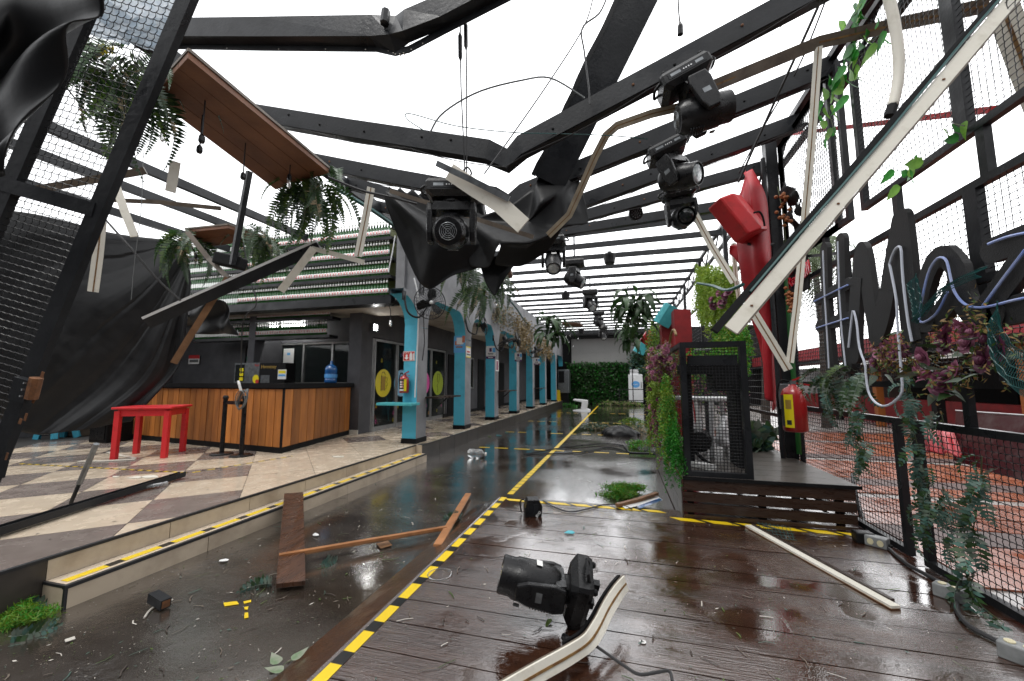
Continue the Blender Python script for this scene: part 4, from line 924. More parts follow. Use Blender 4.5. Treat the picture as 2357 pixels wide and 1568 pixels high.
def tree(label, base, h, r, seed, palm=False, n=2600):
    rn = random.Random(seed); t = thing('palm_tree' if palm else 'tree', label, 'tree', base); b_ = V(base)
    MB().tube([b_, b_+V((.1, 0, h*.35)), b_+V((.05, .1, h*.75))], [.16, .12, .07], 7).build('trunk', 'trunk', t)
    m = MB()
    if palm:
        for k in range(26):
            a = k*2.4; el = rn.uniform(-.6, .9); c = b_+V((.05, .1, h*.75)); pts = []
            for i in range(9): s = i/8; pts.append(c+V((math.cos(a)*r*s*math.cos(el), math.sin(a)*r*s*math.cos(el), r*(math.sin(el)*s-.9*s*s))))
            for i in range(8):
                tt = (pts[i+1]-pts[i]).normalized(); sd = tt.cross(V((0, 0, 1))).normalized()
                for g in (-1, 1):
                    for q in range(3): p = pts[i].lerp(pts[i+1], q/3); tip = p+sd*g*r*.28+tt*r*.15-V((0, 0, r*.18)); m.add([p, p+tt*.05, tip], [(0, 1, 2)], 0)
    else:
        for i in range(7):
            e = b_+V((rn.gauss(0, r*.5), rn.gauss(0, r*.5), h*.75+rn.gauss(0, r*.3))); MB().tube([b_+V((.05, .05, h*.45)), e], [.06, .02], 5).build('branch', 'trunk', t)
        blobs = [(b_+V((rn.gauss(0, r*.45), rn.gauss(0, r*.45), h*.78+rn.gauss(0, r*.35))), r*rn.uniform(.25, .5)) for k in range(16)]
        for k in range(n):
            c, q = rn.choice(blobs); d = V((rn.gauss(0, 1), rn.gauss(0, 1), rn.gauss(0, .8))).normalized()*q*rn.random()**.35; p = c+d; e = V((rn.gauss(0, 1), rn.gauss(0, 1), rn.gauss(0, 1))).normalized(); g = e.cross(d).normalized(); l = rn.uniform(.10, .22)
            m.add([p, p+e*l*.5+g*l*.3, p+e*l, p+e*l*.5-g*l*.3], [(0, 1, 2, 3)], 0)
    m.build('crown', 'tree_green', t)
tree('leafy tree crown behind the letters a and z of the sign', (12.4, 5.6, 0), 6.0, 1.0, 3)
tree('pale green tree behind the hash of the letter sign', (14, 14.5, 0), 5.6, 1.3, 4)
tree('tall palm behind the red column and hanging moss', (6.5, 15.5, 0), 8.2, 1.7, 5, palm=True)
tree('green tree rising beyond the far right fence', (5.2, 17.0, 0), 5.6, 1.3, 6)
tree('small palm showing past the roof truss on the right', (4.6, 13.0, 0), 7.4, 1.2, 7, palm=True)
# ================================================================ MOVING-HEAD STAGE LIGHTS
def head_light(label, top, bx, pan=0, tilt=0, s=1.0, name='stage_light', group='moving-head stage lights', rz=(0, 0, 1), small=False, lens_mat='lens', M0=None):
    """top: mount point, bx: direction of the base's long side, pan/tilt in degrees (0,0 = lens straight down)"""
    M = M0 or frame(V(top), bx, z=rz) @ Matrix.Scale(s, 4)
    t = thing(name, label, 'stage light', M=M, group=group)
    bs_ = MB()
    def ring(z, a, c, ch): return [V(p) for p in ((-a+ch, -c, z), (a-ch, -c, z), (a, -c+ch, z), (a, c-ch, z), (a-ch, c, z), (-a+ch, c, z), (-a, c-ch, z), (-a, -c+ch, z))]
    R = ring(0, .19, .13, .02)+ring(-.03, .20, .145, .02)+ring(-.10, .20, .145, .02)+ring(-.14, .155, .11, .03)
    F = [tuple(range(8))]+[tuple(24+k for k in range(7, -1, -1))]
    for i in range(3):
        for k in range(8): F.append((8*i+k, 8*i+8+k, 8*i+8+(k+1) % 8, 8*i+(k+1) % 8))
    bs_.add(R, F); base = bs_.build('base', 'black_plastic', t, local=True)
    if not small:
        dp = MB(); dp.box((-.15, -.1485, -.088), (.15, -.1455, -.038)); d = dp.build('display_panel', 'black_steel', base, local=True)
        for x0, x1 in ((-.13, -.05), (.07, .13)): MB().box((x0, -.1505, -.074), (x1, -.1487, -.05)).build('print', 'steel_grey', base, local=True)
        for k in range(4): MB().box((-.03+k*.02, -.1515, -.068), (-.02+k*.02, -.1487, -.058)).build('button', 'white_plastic', base, local=True)
        for sx_ in (-1, 1):
            MB().tube(path([(sx_*.195, -.07, -.03), (sx_*.245, -.05, -.05), (sx_*.245, .05, -.05), (sx_*.195, .07, -.03)], 10), .012, 6).build('handle', 'black_plastic', base, local=True)
        for fx in (-.15, .15):
            for fy in (-.1, .1): MB().lathe([(.022, 0), (.022, .018), (.014, .03)], 10, M=Matrix.Translation((fx, fy, 0))).build('rubber_foot', 'black_matt', t, local=True)
        for sx_ in (-1, 1): MB().box((sx_*.09-.03, -.02, 0), (sx_*.09+.03, .02, .06)).build('clamp', 'black_steel', t, local=True)
    Pn = Matrix.Rotation(math.radians(pan), 4, 'Z'); Tl = Matrix.Rotation(math.radians(-tilt), 4, 'X')
    yk = MB(); yk.lathe([(.09, -.14), (.09, -.165)], 16)
    yk.prism([(-.165, -.075, -.235), (.165, -.075, -.235), (.135, -.075, -.165), (-.135, -.075, -.165)], (0, .15, 0))
    yo = yk.xf(Pn).build('yoke', 'black_plastic', t, local=True)
    for sx_ in (-1, 1):
        a = MB(); prof = [(-.07, -.17), (.07, -.17), (.085, -.24), (.07, -.42), (.045, -.49), (-.045, -.49), (-.07, -.42), (-.085, -.24)]
        a.prism([(sx_*.148, y, z) for y, z in prof], (sx_*.048, 0, 0)); a.xf(Pn).build('arm', 'black_plastic', t, local=True, bevel=.012)
        MB().box((sx_*.1965-.001, -.03, -.36), (sx_*.1965+.001, .03, -.32)).xf(Pn).build('print', 'steel_grey', t, local=True)
    HC = Matrix.Translation((0, 0, -.40)) @ Tl
    h = MB(); h.lathe([(.06, .205), (.105, .20), (.128, .16), (.135, .08), (.138, 0), (.132, -.10), (.122, -.12), (.122, -.19), (.118, -.205), (.108, -.205), (.106, -.185)], 28, M=Pn @ HC)
    hd = h.build('head', 'black_plastic', t, local=True, smooth=2)
    MB().lathe([(.108, -.188), (.08, -.2), (.04, -.207), (.005, -.209)], 18, M=Pn @ HC).build('lens', lens_mat, hd, local=True, smooth=True)
    v = MB()
    for r in (.02, .035, .05, .065): v.tube([V((r*math.cos(k*math.pi/10), r*math.sin(k*math.pi/10), .21)) for k in range(21)], .0028, 4)
    v.tube([(-.05, -.05, .21), (.05, .05, .21)], .003, 4); v.tube([(.05, -.05, .21), (-.05, .05, .21)], .003, 4)
    v.xf(Pn @ HC).build('fan_grille', 'steel_grey' if not small else 'black_steel', hd, local=True)
    for sx_ in (-1, 1):
        f = MB()
        for k in range(6): f.box((sx_*.01-.11*(sx_ > 0)*0-.05, .125, .03+k*.02), (sx_*.01+.05, .142, .04+k*.02))
        if sx_ > 0 and not small: MB().box((-.03, -.1395, .02), (.05, -.1375, .06)).xf(Pn @ HC).build('label', 'paper', hd, local=True); MB().box((.06, .13, -.08), (.09, .138, -.04)).xf(Pn @ HC).build('label', 'steel_grey', hd, local=True)
        if sx_ > 0: f.xf(Pn @ HC).build('vent', 'black_steel', hd, local=True)
    return t
RT = CR @ V((1, 0, 0)); FW = CR @ V((0, 0, -1)); FH = V((FW.x, FW.y, 0)).normalized()
head_light('stage light with fan grille facing the camera, roped before the centre tarp', PD(1042, 428, 3.35), RT, 0, -108, 1.02)
head_light('largest stage light at upper right, strapped under the second roof beam', PY(1566, 172, 3.50), V((1, 0, .42)), 96, 78, 1.06, rz=(-.42, 0, 1))
head_light('stage light with clear round lens turned left, on the third roof beam', PY(1528, 338, 4.56), V((1, 0, .40)), 48, 62, 1.04, rz=(-.40, 0, 1))
head_light('stage light with dark lens facing the camera, below the clear-lens one', PY(1560, 436, 5.45), V((1, 0, .1)), 5, 75, 1.0, lens_mat='glass_dark')
head_light('stage light hanging below the tarp with open yoke, centre', PY(1273, 548, 7.0), V((1, 0, 0)), 10, 40, 1.12)
head_light('stage light on a short rod right of the open-yoke one', PY(1322, 600, 8.35), V((1, 0, 0)), 80, 60, 1.05, small=True)
head_light('stage light hanging mid corridor left of the drooping leafy plant', PY(1358, 668, 12.4), V((1, 0, 0)), 30, 50, 1.15, small=True)
head_light('stage light hanging far down the corridor, next to last', PY(1378, 718, 16.5), V((1, 0, 0)), 60, 50, 1.15, small=True)
head_light('stage light farthest down the corridor above the screen', PY(1388, 752, 20.6), V((1, 0, 0)), 20, 30, 1.1, small=True)
for u, v, Y, z1 in ((1322, 600, 8.35, 4.72), (1358, 668, 12.4, 4.72), (1378, 718, 16.5, 4.72), (1388, 752, 20.6, 4.72)):
    p = PY(u, v, Y); tag(MB().tube([p, (p.x, p.y, max(z1, p.z+.2))], .02, 6).build('hanging_rod', 'black_steel'), 'short black rod holding the stage light %s' % ('by the small box speaker' if Y < 9 else 'mid corridor' if Y < 13 else 'far down the corridor' if Y < 18 else 'nearest the screen'), 'rod', 'stage light rods')
# par can with LED dots, small ceiling speakers
par = thing('par_light', 'small round LED par can hanging on wire beneath the sixth beam', 'stage light', PY(1462, 492, 6.6))
Mp = frame(PY(1462, 492, 6.6), RT, z=-FW+V((-.35, 0, -.1))); MB().lathe([(.06, -.14), (.10, -.06), (.115, 0), (.115, .05), (.10, .055), (.10, .05)], 16, M=Mp).build('can', 'black_plastic', par)
for k in range(18):
    r = .07 if k >= 7 else (.035 if k else 0); a = k*2*math.pi/(11 if k >= 7 else 6); MB().lathe([(.011, .05), (.008, .056)], 8, M=Mp @ Matrix.Translation((r*math.cos(a), r*math.sin(a), 0))).build('led', 'steel_grey', par)
MB().tube(path([PY(1448, 490, 6.6), PY(1452, 468, 6.6), PY(1475, 462, 6.6), PY(1478, 486, 6.6)], 12), .006, 5).build('bracket', 'black_steel', par)
for u, v, Y, lab in ((1403, 597, 10.1, 'small black ceiling speaker on a beam right of the open-yoke stage light'), (1302, 682, 13.6, 'small black ceiling speaker left of the mid corridor stage light'), (1338, 764, 22, 'small dark ceiling speaker far down near the screen')):
    p = PY(u, v, Y); t = thing('ceiling_speaker', lab, 'speaker', p, group='ceiling speakers'); MB().lathe([(.11, -.12), (.13, -.10), (.16, .1), (.16, .13)], 14, M=Matrix.Translation(p)).build('housing', 'black_plastic', t); MB().lathe([(.05, .13), (.05, .2)], 8, M=Matrix.Translation(p)).build('mount', 'black_steel', t)
# ================================================================ FALLEN STRIPS, BOARDS AND CABLES IN THE AIR
def strip(label, pts, w_, th=.012, face='white_paint', back='raw_wood', glue=True, name='batten', cat='batten', n=0, group='loose battens', toward=None, edge=None):
    P = [PD(*p) for p in pts]
    if n: P = path(P, n)
    up = [(toward or (CAM-p)).normalized() if not toward else V(toward) for p in P]
    t = thing(name, label, cat, P[0], group=group)
    MB().ribbon([p+u*th*.5 for p, u in zip(P, up)], w_, th, up).build('face', face, t)
    MB().ribbon([p-u*th*.51 for p, u in zip(P, up)], w_*.985, th, up).build('backing', back, t)
    if glue: MB().ribbon([p+u*(th*1.02) for p, u in zip(P, up)], w_*.14, .003, up).build('glue_line', 'glue', t)
    return t
# big white plank with black backing, right
t = thing('long_plank', 'long white plank with black backing slanting down across the right fence', 'plank', PD(1680, 760, 2.15))
a, c = PD(1682, 760, 2.15), PD(2340, -15, 2.3); d = (c-a).normalized(); up = (CAM-a.lerp(c, .5)).normalized(); sd = d.cross(up).normalized(); sd = sd if sd.z < 0 else -sd
MB().ribbon([a, a.lerp(c, .3)+V((0, 0, .004)), a.lerp(c, .7), c], .072, .016, up).build('face', 'white_paint', t)
MB().ribbon([a-sd*.060-d*.06+up*-.01, c-sd*.060-up*.01], .040, .03, up).build('backing', 'black_matt', t)
MB().ribbon([a+sd*.040-up*.006, c+sd*.040-up*.006], .010, .02, up).build('torn_edge', 'old_wood', t)
MB().tube([a-sd*.05+d*.25+up*.02]+[a.lerp(c, f)-sd*(.046+.006*math.sin(9*f))+up*.022 for f in (.25, .4, .55, .7, .85, 1)], .0075, 6).build('teal_cord', 'teal_wire', t)
for f in (.07, .36, .73): MB().box(a.lerp(c, f)+up*.012-V((.006, .006, .004)), a.lerp(c, f)+up*.012+V((.006, .006, .004))).build('nail_mark', 'rust', t)
MB().tube(path([PD(1605, 652, 3.6), PD(1640, 658, 3.2), PD(1672, 668, 2.6), PD(1710, 655, 2.3)], 18), .011, 6).build('cord_end', 'teal_wire', t)
mat('led_cream', (.42, .36, .26), (.30, .25, .18), rough=.5, scale=8)
strip('bent cream LED channel running from the top stage light down across the tarp', [(1560, 248, 3.7), (1500, 262, 3.75), (1420, 290, 3.8), (1395, 312, 3.85), (1370, 360, 3.95), (1335, 440, 4.1), (1310, 495, 4.2), (1262, 542, 4.3)], .075, .02, 'led_cream', 'black_steel', name='led_channel')
strip('dark-backed batten crossing the sky at upper right toward the truss', [(1618, 208, 3.6), (1885, 98, 3.5), (2070, 55, 3.3), (2275, 12, 3.0)], .10, .02, 'old_wood', 'raw_wood')
strip('white strip hanging upright beside the red cloth column', [(1884, 108, 3.5), (1868, 330, 3.6), (1848, 560, 3.7), (1835, 700, 3.7), (1818, 835, 3.7)], .062, .012)
strip('white strip slanting down from the dark-lens stage light to the plank', [(1592, 480, 5.2), (1640, 570, 5.0), (1690, 650, 4.8)], .085, .012)
strip('white strip continuing down below the plank to the extinguisher post', [(1732, 715, 4.3), (1775, 785, 4.2), (1815, 852, 4.1)], .085, .012)
strip('thin white strip upright against the far green moss', [(1688, 560, 6.5), (1694, 640, 6.5), (1703, 700, 6.5)], .07, .01)
tt = thing('cream_tube', 'bent cream plastic tube hanging from the top beside the long plank', 'tube', PD(2050, 0, 2.5)); MB().tube(path([PD(2040, -30, 2.5), PD(2056, 40, 2.5), PD(2067, 110, 2.5), PD(2068, 180, 2.5), PD(2055, 245, 2.5)], 24), .030, 8).build('tube', 'white_paint', tt, smooth=True); MB().tube([PD(2055, 243, 2.5), PD(2047, 268, 2.5)], .03, 8).build('end_cap', 'black_matt', tt)
strip('broad grey-white strip at the top right corner behind the plank', [(2305, 10, 2.5), (2365, 170, 2.5), (2400, 260, 2.5)], .13, .012)
strip('peeling white plank with torn end hanging by the rope stage light', [(1035, 395, 3.15), (1090, 432, 3.1), (1150, 470, 3.05), (1205, 520, 3.0)], .13, .014, 'white_paint', 'old_wood', glue=False)
strip('short rusty flaking strip lying over the peeling white plank', [(1005, 376, 3.1), (1080, 412, 3.05), (1172, 458, 3.0)], .045, .014, 'steel_grey', 'rust', glue=False)
strip('brown batten running behind the rope stage light under the tarp', [(898, 440, 4.4), (1020, 478, 4.3), (1120, 512, 4.2), (1228, 546, 4.2)], .045, .02, 'old_wood', 'raw_wood', glue=False)
strip('ragged cream strip hanging upright in front of the top bottle row', [(854, 432, 4.6), (842, 500, 4.6), (824, 590, 4.6)], .085, .012)
strip('white strip hanging down-left across the bottle rows', [(722, 572, 5.0), (685, 620, 5.0), (646, 670, 5.0)], .09, .015, glue=False)
strip('white strip hanging right across the second bottle row', [(718, 572, 5.1), (780, 588, 5.1), (838, 604, 5.1)], .06, .015, glue=False)
ch = thing('metal_channel', 'long black metal channel with white edge slanting before the bar', 'channel', PD(340, 740, 4.9))
a, c = PD(342, 742, 4.9), PD(735, 566, 5.2); up = (CAM-a).normalized(); MB().ribbon([a, c], .15, .10, up).build('channel', 'black_steel', ch)
sdn = (c-a).normalized().cross(up); sdn = sdn if sdn.z > 0 else -sdn
MB().ribbon([a+sdn*.08, c+sdn*.08], .03, .11, up).build('white_edge', 'white_plastic', ch)
strip('splintered brown timber slanting in front of the counter end', [(400, 836, 5.0), (440, 770, 5.05), (490, 690, 5.1), (525, 640, 5.2)], .075, .03, 'raw_wood', 'old_wood', glue=False, name='timber')
strip('thin timber crossing from the upper left toward the channel', [(432, 535, 5.3), (480, 595, 5.3), (525, 640, 5.25)], .06, .03, 'old_wood', 'raw_wood', glue=False, name='timber')
strip('cream strip hanging upright in front of the big left tarp', [(233, 510, 4.2), (225, 590, 4.2), (214, 672, 4.2)], .085, .012)
strip('pale curled strip pointing down over the top of the left tarp', [(266, 425, 4.4), (288, 490, 4.4), (310, 545, 4.4)], .075, .012, glue=False)
strip('small pale card strip hanging in the sky right of the mesh gate', [(404, 372, 3.6), (398, 410, 3.6), (392, 442, 3.6)], .075, .008, glue=False)
strip('brown batten lying level in the sky below the purlins', [(245, 460, 4.6), (370, 466, 4.7), (508, 480, 4.8)], .05, .03, 'old_wood', 'raw_wood', glue=False)
strip('brown batten behind the gate mesh rising to the right', [(-20, 455, 3.6), (150, 425, 3.8), (335, 393, 4.0)], .07, .03, 'old_wood', 'raw_wood', glue=False)
strip('short brown batten high behind the gate mesh', [(130, 172, 3.6), (230, 168, 3.7)], .07, .03, 'old_wood', 'raw_wood', glue=False)
# wide torn girder leaning from the top to the tarp
g = thing('fallen_girder', 'wide dark fallen girder with torn silvery edge leaning into the tarp', 'beam', PD(1478, -20, 4.0))
a, c = PD(1485, -40, 4.15), PD(1262, 420, 4.75); up = (CAM-a.lerp(c, .5)).normalized()
MB().ribbon([a, a.lerp(c, .5), c], .40, .10, up).build('girder', 'black_steel', g)
sdn = (c-a).normalized().cross(up); sdn = sdn if sdn.x < 0 else -sdn; rn = random.Random(4)
Pq = [a.lerp(c, f/16)+sdn*(.19+.02*rn.random())+up*.055 for f in range(17)]
MB().ribbon(Pq, .05, .012, up).build('torn_edge', 'tarp', g)
# cables
def cable(label, pts, r=.006, m_='rope', n=24, name='hanging_cable', group='dangling cables', cat='cable'):
    return tag(MB().tube(path([PD(*p) for p in pts], n), r, 5).build(name, m_), label, cat, group)
rp = thing('hanging_rope', 'pair of black ropes with cable joints holding the stage light', 'rope', PD(1072, 400, 3.35))
for u, j in ((1058, (75, 140)), (1071, (50, 115))):
    MB().tube([PD(u, -20, 3.1), PD(u+3, 200, 3.25), PD(1071+(u > 1060)*3, 420, 3.35)], .006, 5).build('rope', 'rope', rp)
    MB().tube([PD(u+.5, j[0], 3.15), PD(u+1, j[0]+8, 3.15), PD(u+1.5, j[1]-8, 3.2), PD(u+2, j[1], 3.2)], [.006, .017, .017, .006], 8).build('joint', 'black_plastic', rp)
MB().tube(path([PD(1062, 400, 3.3), PD(1075, 385, 3.3), PD(1085, 400, 3.3), PD(1072, 412, 3.3), PD(1060, 400, 3.3)], 20), .008, 5).build('knot', 'rope', rp)
cable('long thin cable from the top down to the peeling plank', [(1368, -20, 3.5), (1345, 60, 3.4), (1270, 180, 3.3), (1180, 310, 3.2), (1115, 400, 3.1)], .006)
cable('cable swinging from the top to the bolt on the second beam', [(1402, -20, 3.5), (1380, 30, 3.5), (1340, 65, 3.5), (1345, 120, 3.5), (1355, 200, 3.5), (1358, 240, 3.5)], .008)
cable('grey cable arching across the sky left of the fallen girder', [(990, 305, 3.7), (1020, 260, 3.7), (1100, 212, 3.75), (1200, 185, 3.8), (1268, 180, 3.9), (1345, 225, 3.9)], .009, 'grey_wire')
cable('thin teal cable looping below the grey arching cable', [(975, 300, 3.8), (938, 275, 3.8), (945, 262, 3.8), (1050, 290, 3.8), (1180, 305, 3.8), (1290, 308, 3.8), (1400, 312, 3.8), (1490, 320, 3.9)], .005, 'teal_wire', 40)
cable('black connector cable dangling from the top right of the girder', [(1560, -20, 3.0), (1562, 25, 3.0), (1565, 55, 3.0)], .006)
tag(MB().tube([PD(1565, 50, 3.0), PD(1566, 60, 3.0), PD(1566, 80, 3.0)], [.006, .02, .022], 8).build('cable_plug', 'black_plastic'), 'black plug on the end of the connector cable', 'plug')
cable('two-strand black cable along the upper right truss', [(1890, 0, 3.6), (1850, 90, 3.8), (1790, 220, 4.2), (1740, 330, 4.6), (1700, 420, 5.0)], .014)
cable('second black cable hanging parallel to the truss cable', [(1905, -10, 3.9), (1840, 150, 4.2), (1765, 280, 4.6), (1700, 400, 5.1)], .009)
cable('long black cable slanting down before the left tarp to the channel', [(238, 500, 4.5), (300, 570, 4.5), (360, 640, 4.6), (416, 692, 4.7)], .012)
cable('long black cable from the big board end to the tarp rod', [(755, 408, 4.2), (830, 438, 4.3), (890, 452, 4.4), (960, 470, 4.4)], .014)
cable('looping cable below the channel by the bottle shelf', [(560, 560, 5.4), (575, 640, 5.4), (590, 700, 5.4), (560, 740, 5.4), (555, 860, 5.6)], .008)
cable('thin pale string hanging in front of the left tarp', [(330, 350, 4.4), (325, 480, 4.4), (310, 600, 4.4), (302, 690, 4.4)], .0035, 'grey_wire')
cable('thin cable hanging from the upper left sky behind the gate', [(120, 160, 3.2), (200, 260, 3.3), (240, 300, 3.3)], .006)
cable('pale wire tail under the right beam end', [(1830, 20, 3.5), (1790, 70, 3.5), (1760, 90, 3.5)], .004, 'grey_wire')
cable('teal bundled cable running along the left eave', [(1172, 690, 12), (1190, 712, 14), (1205, 735, 16), (1222, 752, 18)], .03, 'teal_wire')
cable('netted green cable hanging below the third beam at left', [(775, 435, 5.4), (850, 480, 5.4), (915, 525, 5.6)], .03, 'teal_wire')
# ================================================================ TARPAULINS
rn = random.Random(9)
def dsp(amps): return lambda u, v: sum(a*math.sin(k*u+l*v+p) for a, k, l, p in amps)
lt = [[(395, 552, 7.3), (415, 562, 7.3), (430, 590, 7.3), (437, 620, 7.3), (440, 655, 7.3)], [(262, 536, 6.9), (300, 640, 6.9), (345, 715, 7.0), (390, 765, 7.1), (426, 770, 7.2)],
      [(70, 490, 6.4), (135, 690, 6.5), (225, 815, 6.7), (320, 872, 6.9), (405, 850, 7.1)], [(-140, 470, 6.0), (-110, 780, 6.0), (10, 980, 6.2), (160, 992, 6.4), (300, 972, 6.8)]]
tp = thing('black_tarp', 'huge black tarp draped in fan folds over the left end of the bar', 'tarp', PD(200, 900, 6.5), group='black tarps')
def fan(u, v):
    w_ = u+.05*math.sin(4*v+2*u)+.05*noise.noise(V((u*2.5, v*1.6, 0))); g = 0
    for k, (f, a, ph) in enumerate(((3.1, .42, .4), (6.7, .12, 1.3), (13.3, .03, 2.2))):
        x = (w_*f+ph) % 1.0; g += a*(1-min(x/.72, (1-x)/.28))*(.25+.75*noise.noise(V((k*7+int(w_*f+ph), v*1.3, 0)))**2*2)
    return g*(.10+1.15*v*(1-.35*v))+.03*noise.noise(V((u*6, v*5, 1)))*v
sheet([[PD(*p) for p in r] for r in lt], 170, 70, fan).build('sheet', 'tarp', tp, smooth=True, solid=.006)
tp2 = thing('black_tarp', 'black tarp corner hanging over the top left corner of the view', 'tarp', PD(60, 100, 1.45), group='black tarps')
sheet([[PD(u, v, 1.42+.05*math.sin(u*.02+v*.01)) for u, v in r] for r in ([(-90, -90), (90, -90), (320, -90)], [(-90, 50), (60, 30), (248, -8)], [(-90, 150), (20, 122), (205, 48)], [(-90, 260), (10, 215), (150, 110)], [(-90, 400), (-10, 345), (80, 235)], [(-90, 460), (-40, 430), (0, 400)])], 30, 40, dsp([(.025, 3, 16, 0), (.012, 9, 5, 1)])).build('sheet', 'tarp', tp2, smooth=True, solid=.004)
tp3 = thing('black_tarp', 'torn black tarp bundled in the middle of the sagging roof', 'tarp', PD(1100, 560, 4.7), group='black tarps')
def facets(nm, polys, sag=.05):
    m = MB(); rn_ = random.Random(len(polys))
    for poly, sg in polys:
        P = [PD(*p) for p in poly]; c = sum(P, V((0, 0, 0)))/len(P); n = (P[1]-P[0]).cross(P[2]-P[0]).normalized(); n = n if n.dot(CAM-c) > 0 else -n; N_ = 7; Q = len(P)
        for a in range(Q):
            A, B = P[a], P[(a+1) % Q]
            def fn(u, v, A=A, B=B): e = A.lerp(B, u); p = e.lerp(c, v); w_ = v*(2-v); return p-n*sg*w_*(1+.0*u)+n*.02*noise.noise(p*4)*w_
            m.grid(fn, N_, N_)
    o = m.build(nm, 'tarp_dull', tp3, smooth=True)
    md = o.modifiers.new('weld', 'WELD'); md.merge_threshold = .004
    md = o.modifiers.new('relax', 'SMOOTH'); md.factor = .5; md.iterations = 9
    md = o.modifiers.new('thickness', 'SOLIDIFY'); md.thickness = .004; return o
facets('left_sheet', [([(868, 422, 5.0), (955, 500, 4.72), (1002, 560, 4.60), (974, 682, 4.8), (912, 545, 4.9)], .03), ([(868, 422, 5.0), (1000, 462, 4.9), (1130, 492, 4.9), (1130, 560, 4.72), (1002, 560, 4.60), (955, 500, 4.72)], .07), ([(1002, 560, 4.60), (1130, 560, 4.72), (1128, 612, 4.80), (1040, 636, 4.8), (974, 682, 4.8)], .05)])
sheet([[PD(u, v, t) for u, v, t in r] for r in ([(886, 428, 5.2), (960, 436, 5.2), (1040, 446, 5.1), (1115, 455, 5.1)], [(905, 440, 5.15), (985, 458, 5.1), (1060, 474, 5.05), (1120, 490, 5.0)], [(935, 460, 5.1), (1015, 485, 5.05), (1080, 505, 5.0), (1130, 520, 4.95)])], 110, 8, lambda u, v: .09*(1-min(((u*9+.3*v) % 1)/.6, (1-(u*9+.3*v) % 1)/.4))).build('pleats', 'tarp_dull', tp3, smooth=True, solid=.004)
facets('right_sheet', [([(1230, 425, 4.75), (1276, 305, 4.95), (1306, 345, 4.95), (1332, 395, 4.9), (1290, 440, 4.62), (1245, 470, 4.5)], .06), ([(1332, 395, 4.9), (1364, 520, 4.8), (1300, 525, 4.6), (1290, 440, 4.62)], .03),
 ([(1070, 505, 4.85), (1170, 470, 4.7), (1230, 425, 4.75), (1245, 470, 4.5), (1290, 440, 4.62), (1300, 525, 4.6), (1220, 562, 4.35), (1150, 560, 4.4)], .10), ([(1070, 505, 4.85), (1150, 560, 4.4), (1128, 622, 4.62), (1074, 618, 4.78)], .04), ([(1150, 560, 4.4), (1220, 562, 4.35), (1300, 525, 4.6), (1268, 578, 4.72), (1202, 618, 4.75), (1128, 616, 4.62)], -.03)])
facets('tail', [([(1095, 585, 4.85), (1205, 585, 4.85), (1175, 625, 4.72), (1158, 650, 4.74), (1137, 690, 4.76), (1112, 648, 4.76)], .04)])
tp4 = thing('plastic_bag', 'torn black plastic sheet hanging beneath the metal channel', 'plastic sheet', PD(490, 730, 5.3))
sheet([[PD(u, v, 5.35) for u, v in r] for r in ([(432, 700), (470, 692), (505, 690), (525, 700)], [(436, 735), (475, 728), (510, 730), (535, 735)], [(445, 768), (485, 770), (515, 768), (545, 772)])], 24, 16, dsp([(.04, 10, 3, 0), (.03, 5, 9, 1)])).build('sheet', 'tarp', tp4, smooth=True, solid=.004)
# ================================================================ LEANING MESH GATE, LEFT
gate = thing('mesh_gate', 'black steel mesh gate leaning off its hinge at the left edge', 'gate', PD(-100, 1300, 1.9))
GT = 1.75
def G(u, v, dt=0): return PD(u, v, GT+dt)
def gbar(pts, w_, th, nm, m_='black_steel'): return MB().ribbon([p for p in pts], w_, th, -FW).build(nm, m_, gate)
st1 = gbar([G(448, -40), G(212, 520), G(0, 1045), G(-130, 1370)], .062, .034, 'stile')
gbar([G(228, -40), G(25, 430), G(-160, 860)], .066, .034, 'stile')
gbar([G(-60, 405, .005), G(228, 487, .005)], .062, .05, 'cross_bar'); gbar([G(-130, 1050, .005), G(0, 1085, .005)], .075, .05, 'cross_bar')
# wires of the gate: woven in the gate's own plane
m = MB(); ud = (G(260, 415)-G(230, 408)).normalized(); q0 = G(448, -40); q1 = G(0, 1045); vd = (q1-q0).normalized(); ud = (ud-vd*ud.dot(vd)*.35).normalized()
o0 = G(455, -60)-ud*1.10; wire_panel(m, o0, ud*1.06, vd*2.36, 34, 76, r=.0018, amp=.0030)
# keep only wires inside the gate and above the terrace
mw = m.build('wire_mesh', 'black_steel', gate, kind='stuff')
hg = MB(); hg.box(G(58, 868)-V((.03, .03, .0)), G(58, 868)+V((.03, .03, .0))+V((0, 0, .0001)));
h = MB().ribbon([G(60, 872, -.04), G(45, 922, -.04)], .07, .03, -FW).build('hinge_plate', 'black_steel', gate); MB().tube([G(84, 870, -.05), G(72, 918, -.05)], .022, 8).build('hinge_pin', 'rust', gate)
for f in (.2, .5, .8): MB().box(G(60-15*f, 872+50*f, -.065)-V((.004,)*3), G(60-15*f, 872+50*f, -.065)+V((.004,)*3)).build('bolt', 'steel_grey', gate)
rs = random.Random(8)
for k in range(9):
    f = rs.uniform(.0, 1); u, v = 105-135*f+rs.uniform(-6, 6), 850+300*f; MB().ribbon([G(u, v, -.034), G(u-5, v+14*rs.uniform(.5, 2), -.034)], .008*rs.uniform(.5, 1.6), .002, -FW).build('rust_patch', 'rust', gate)
cs = sheet([[G(175, -60, .06), G(300, -40, .08), G(415, -30, .06)], [G(178, 50, .05), G(290, 60, .09), G(400, 60, .06)], [G(170, 75, .05), G(270, 95, .09), G(382, 125, .06)]], 16, 16, dsp([(.012, 30, 11, 0), (.012, 13, 33, 1)]))
tag(cs.build('plastic_sheet', 'clear_sheet', smooth=True), 'bluish translucent corrugated sheet caught behind the gate top', 'sheet')
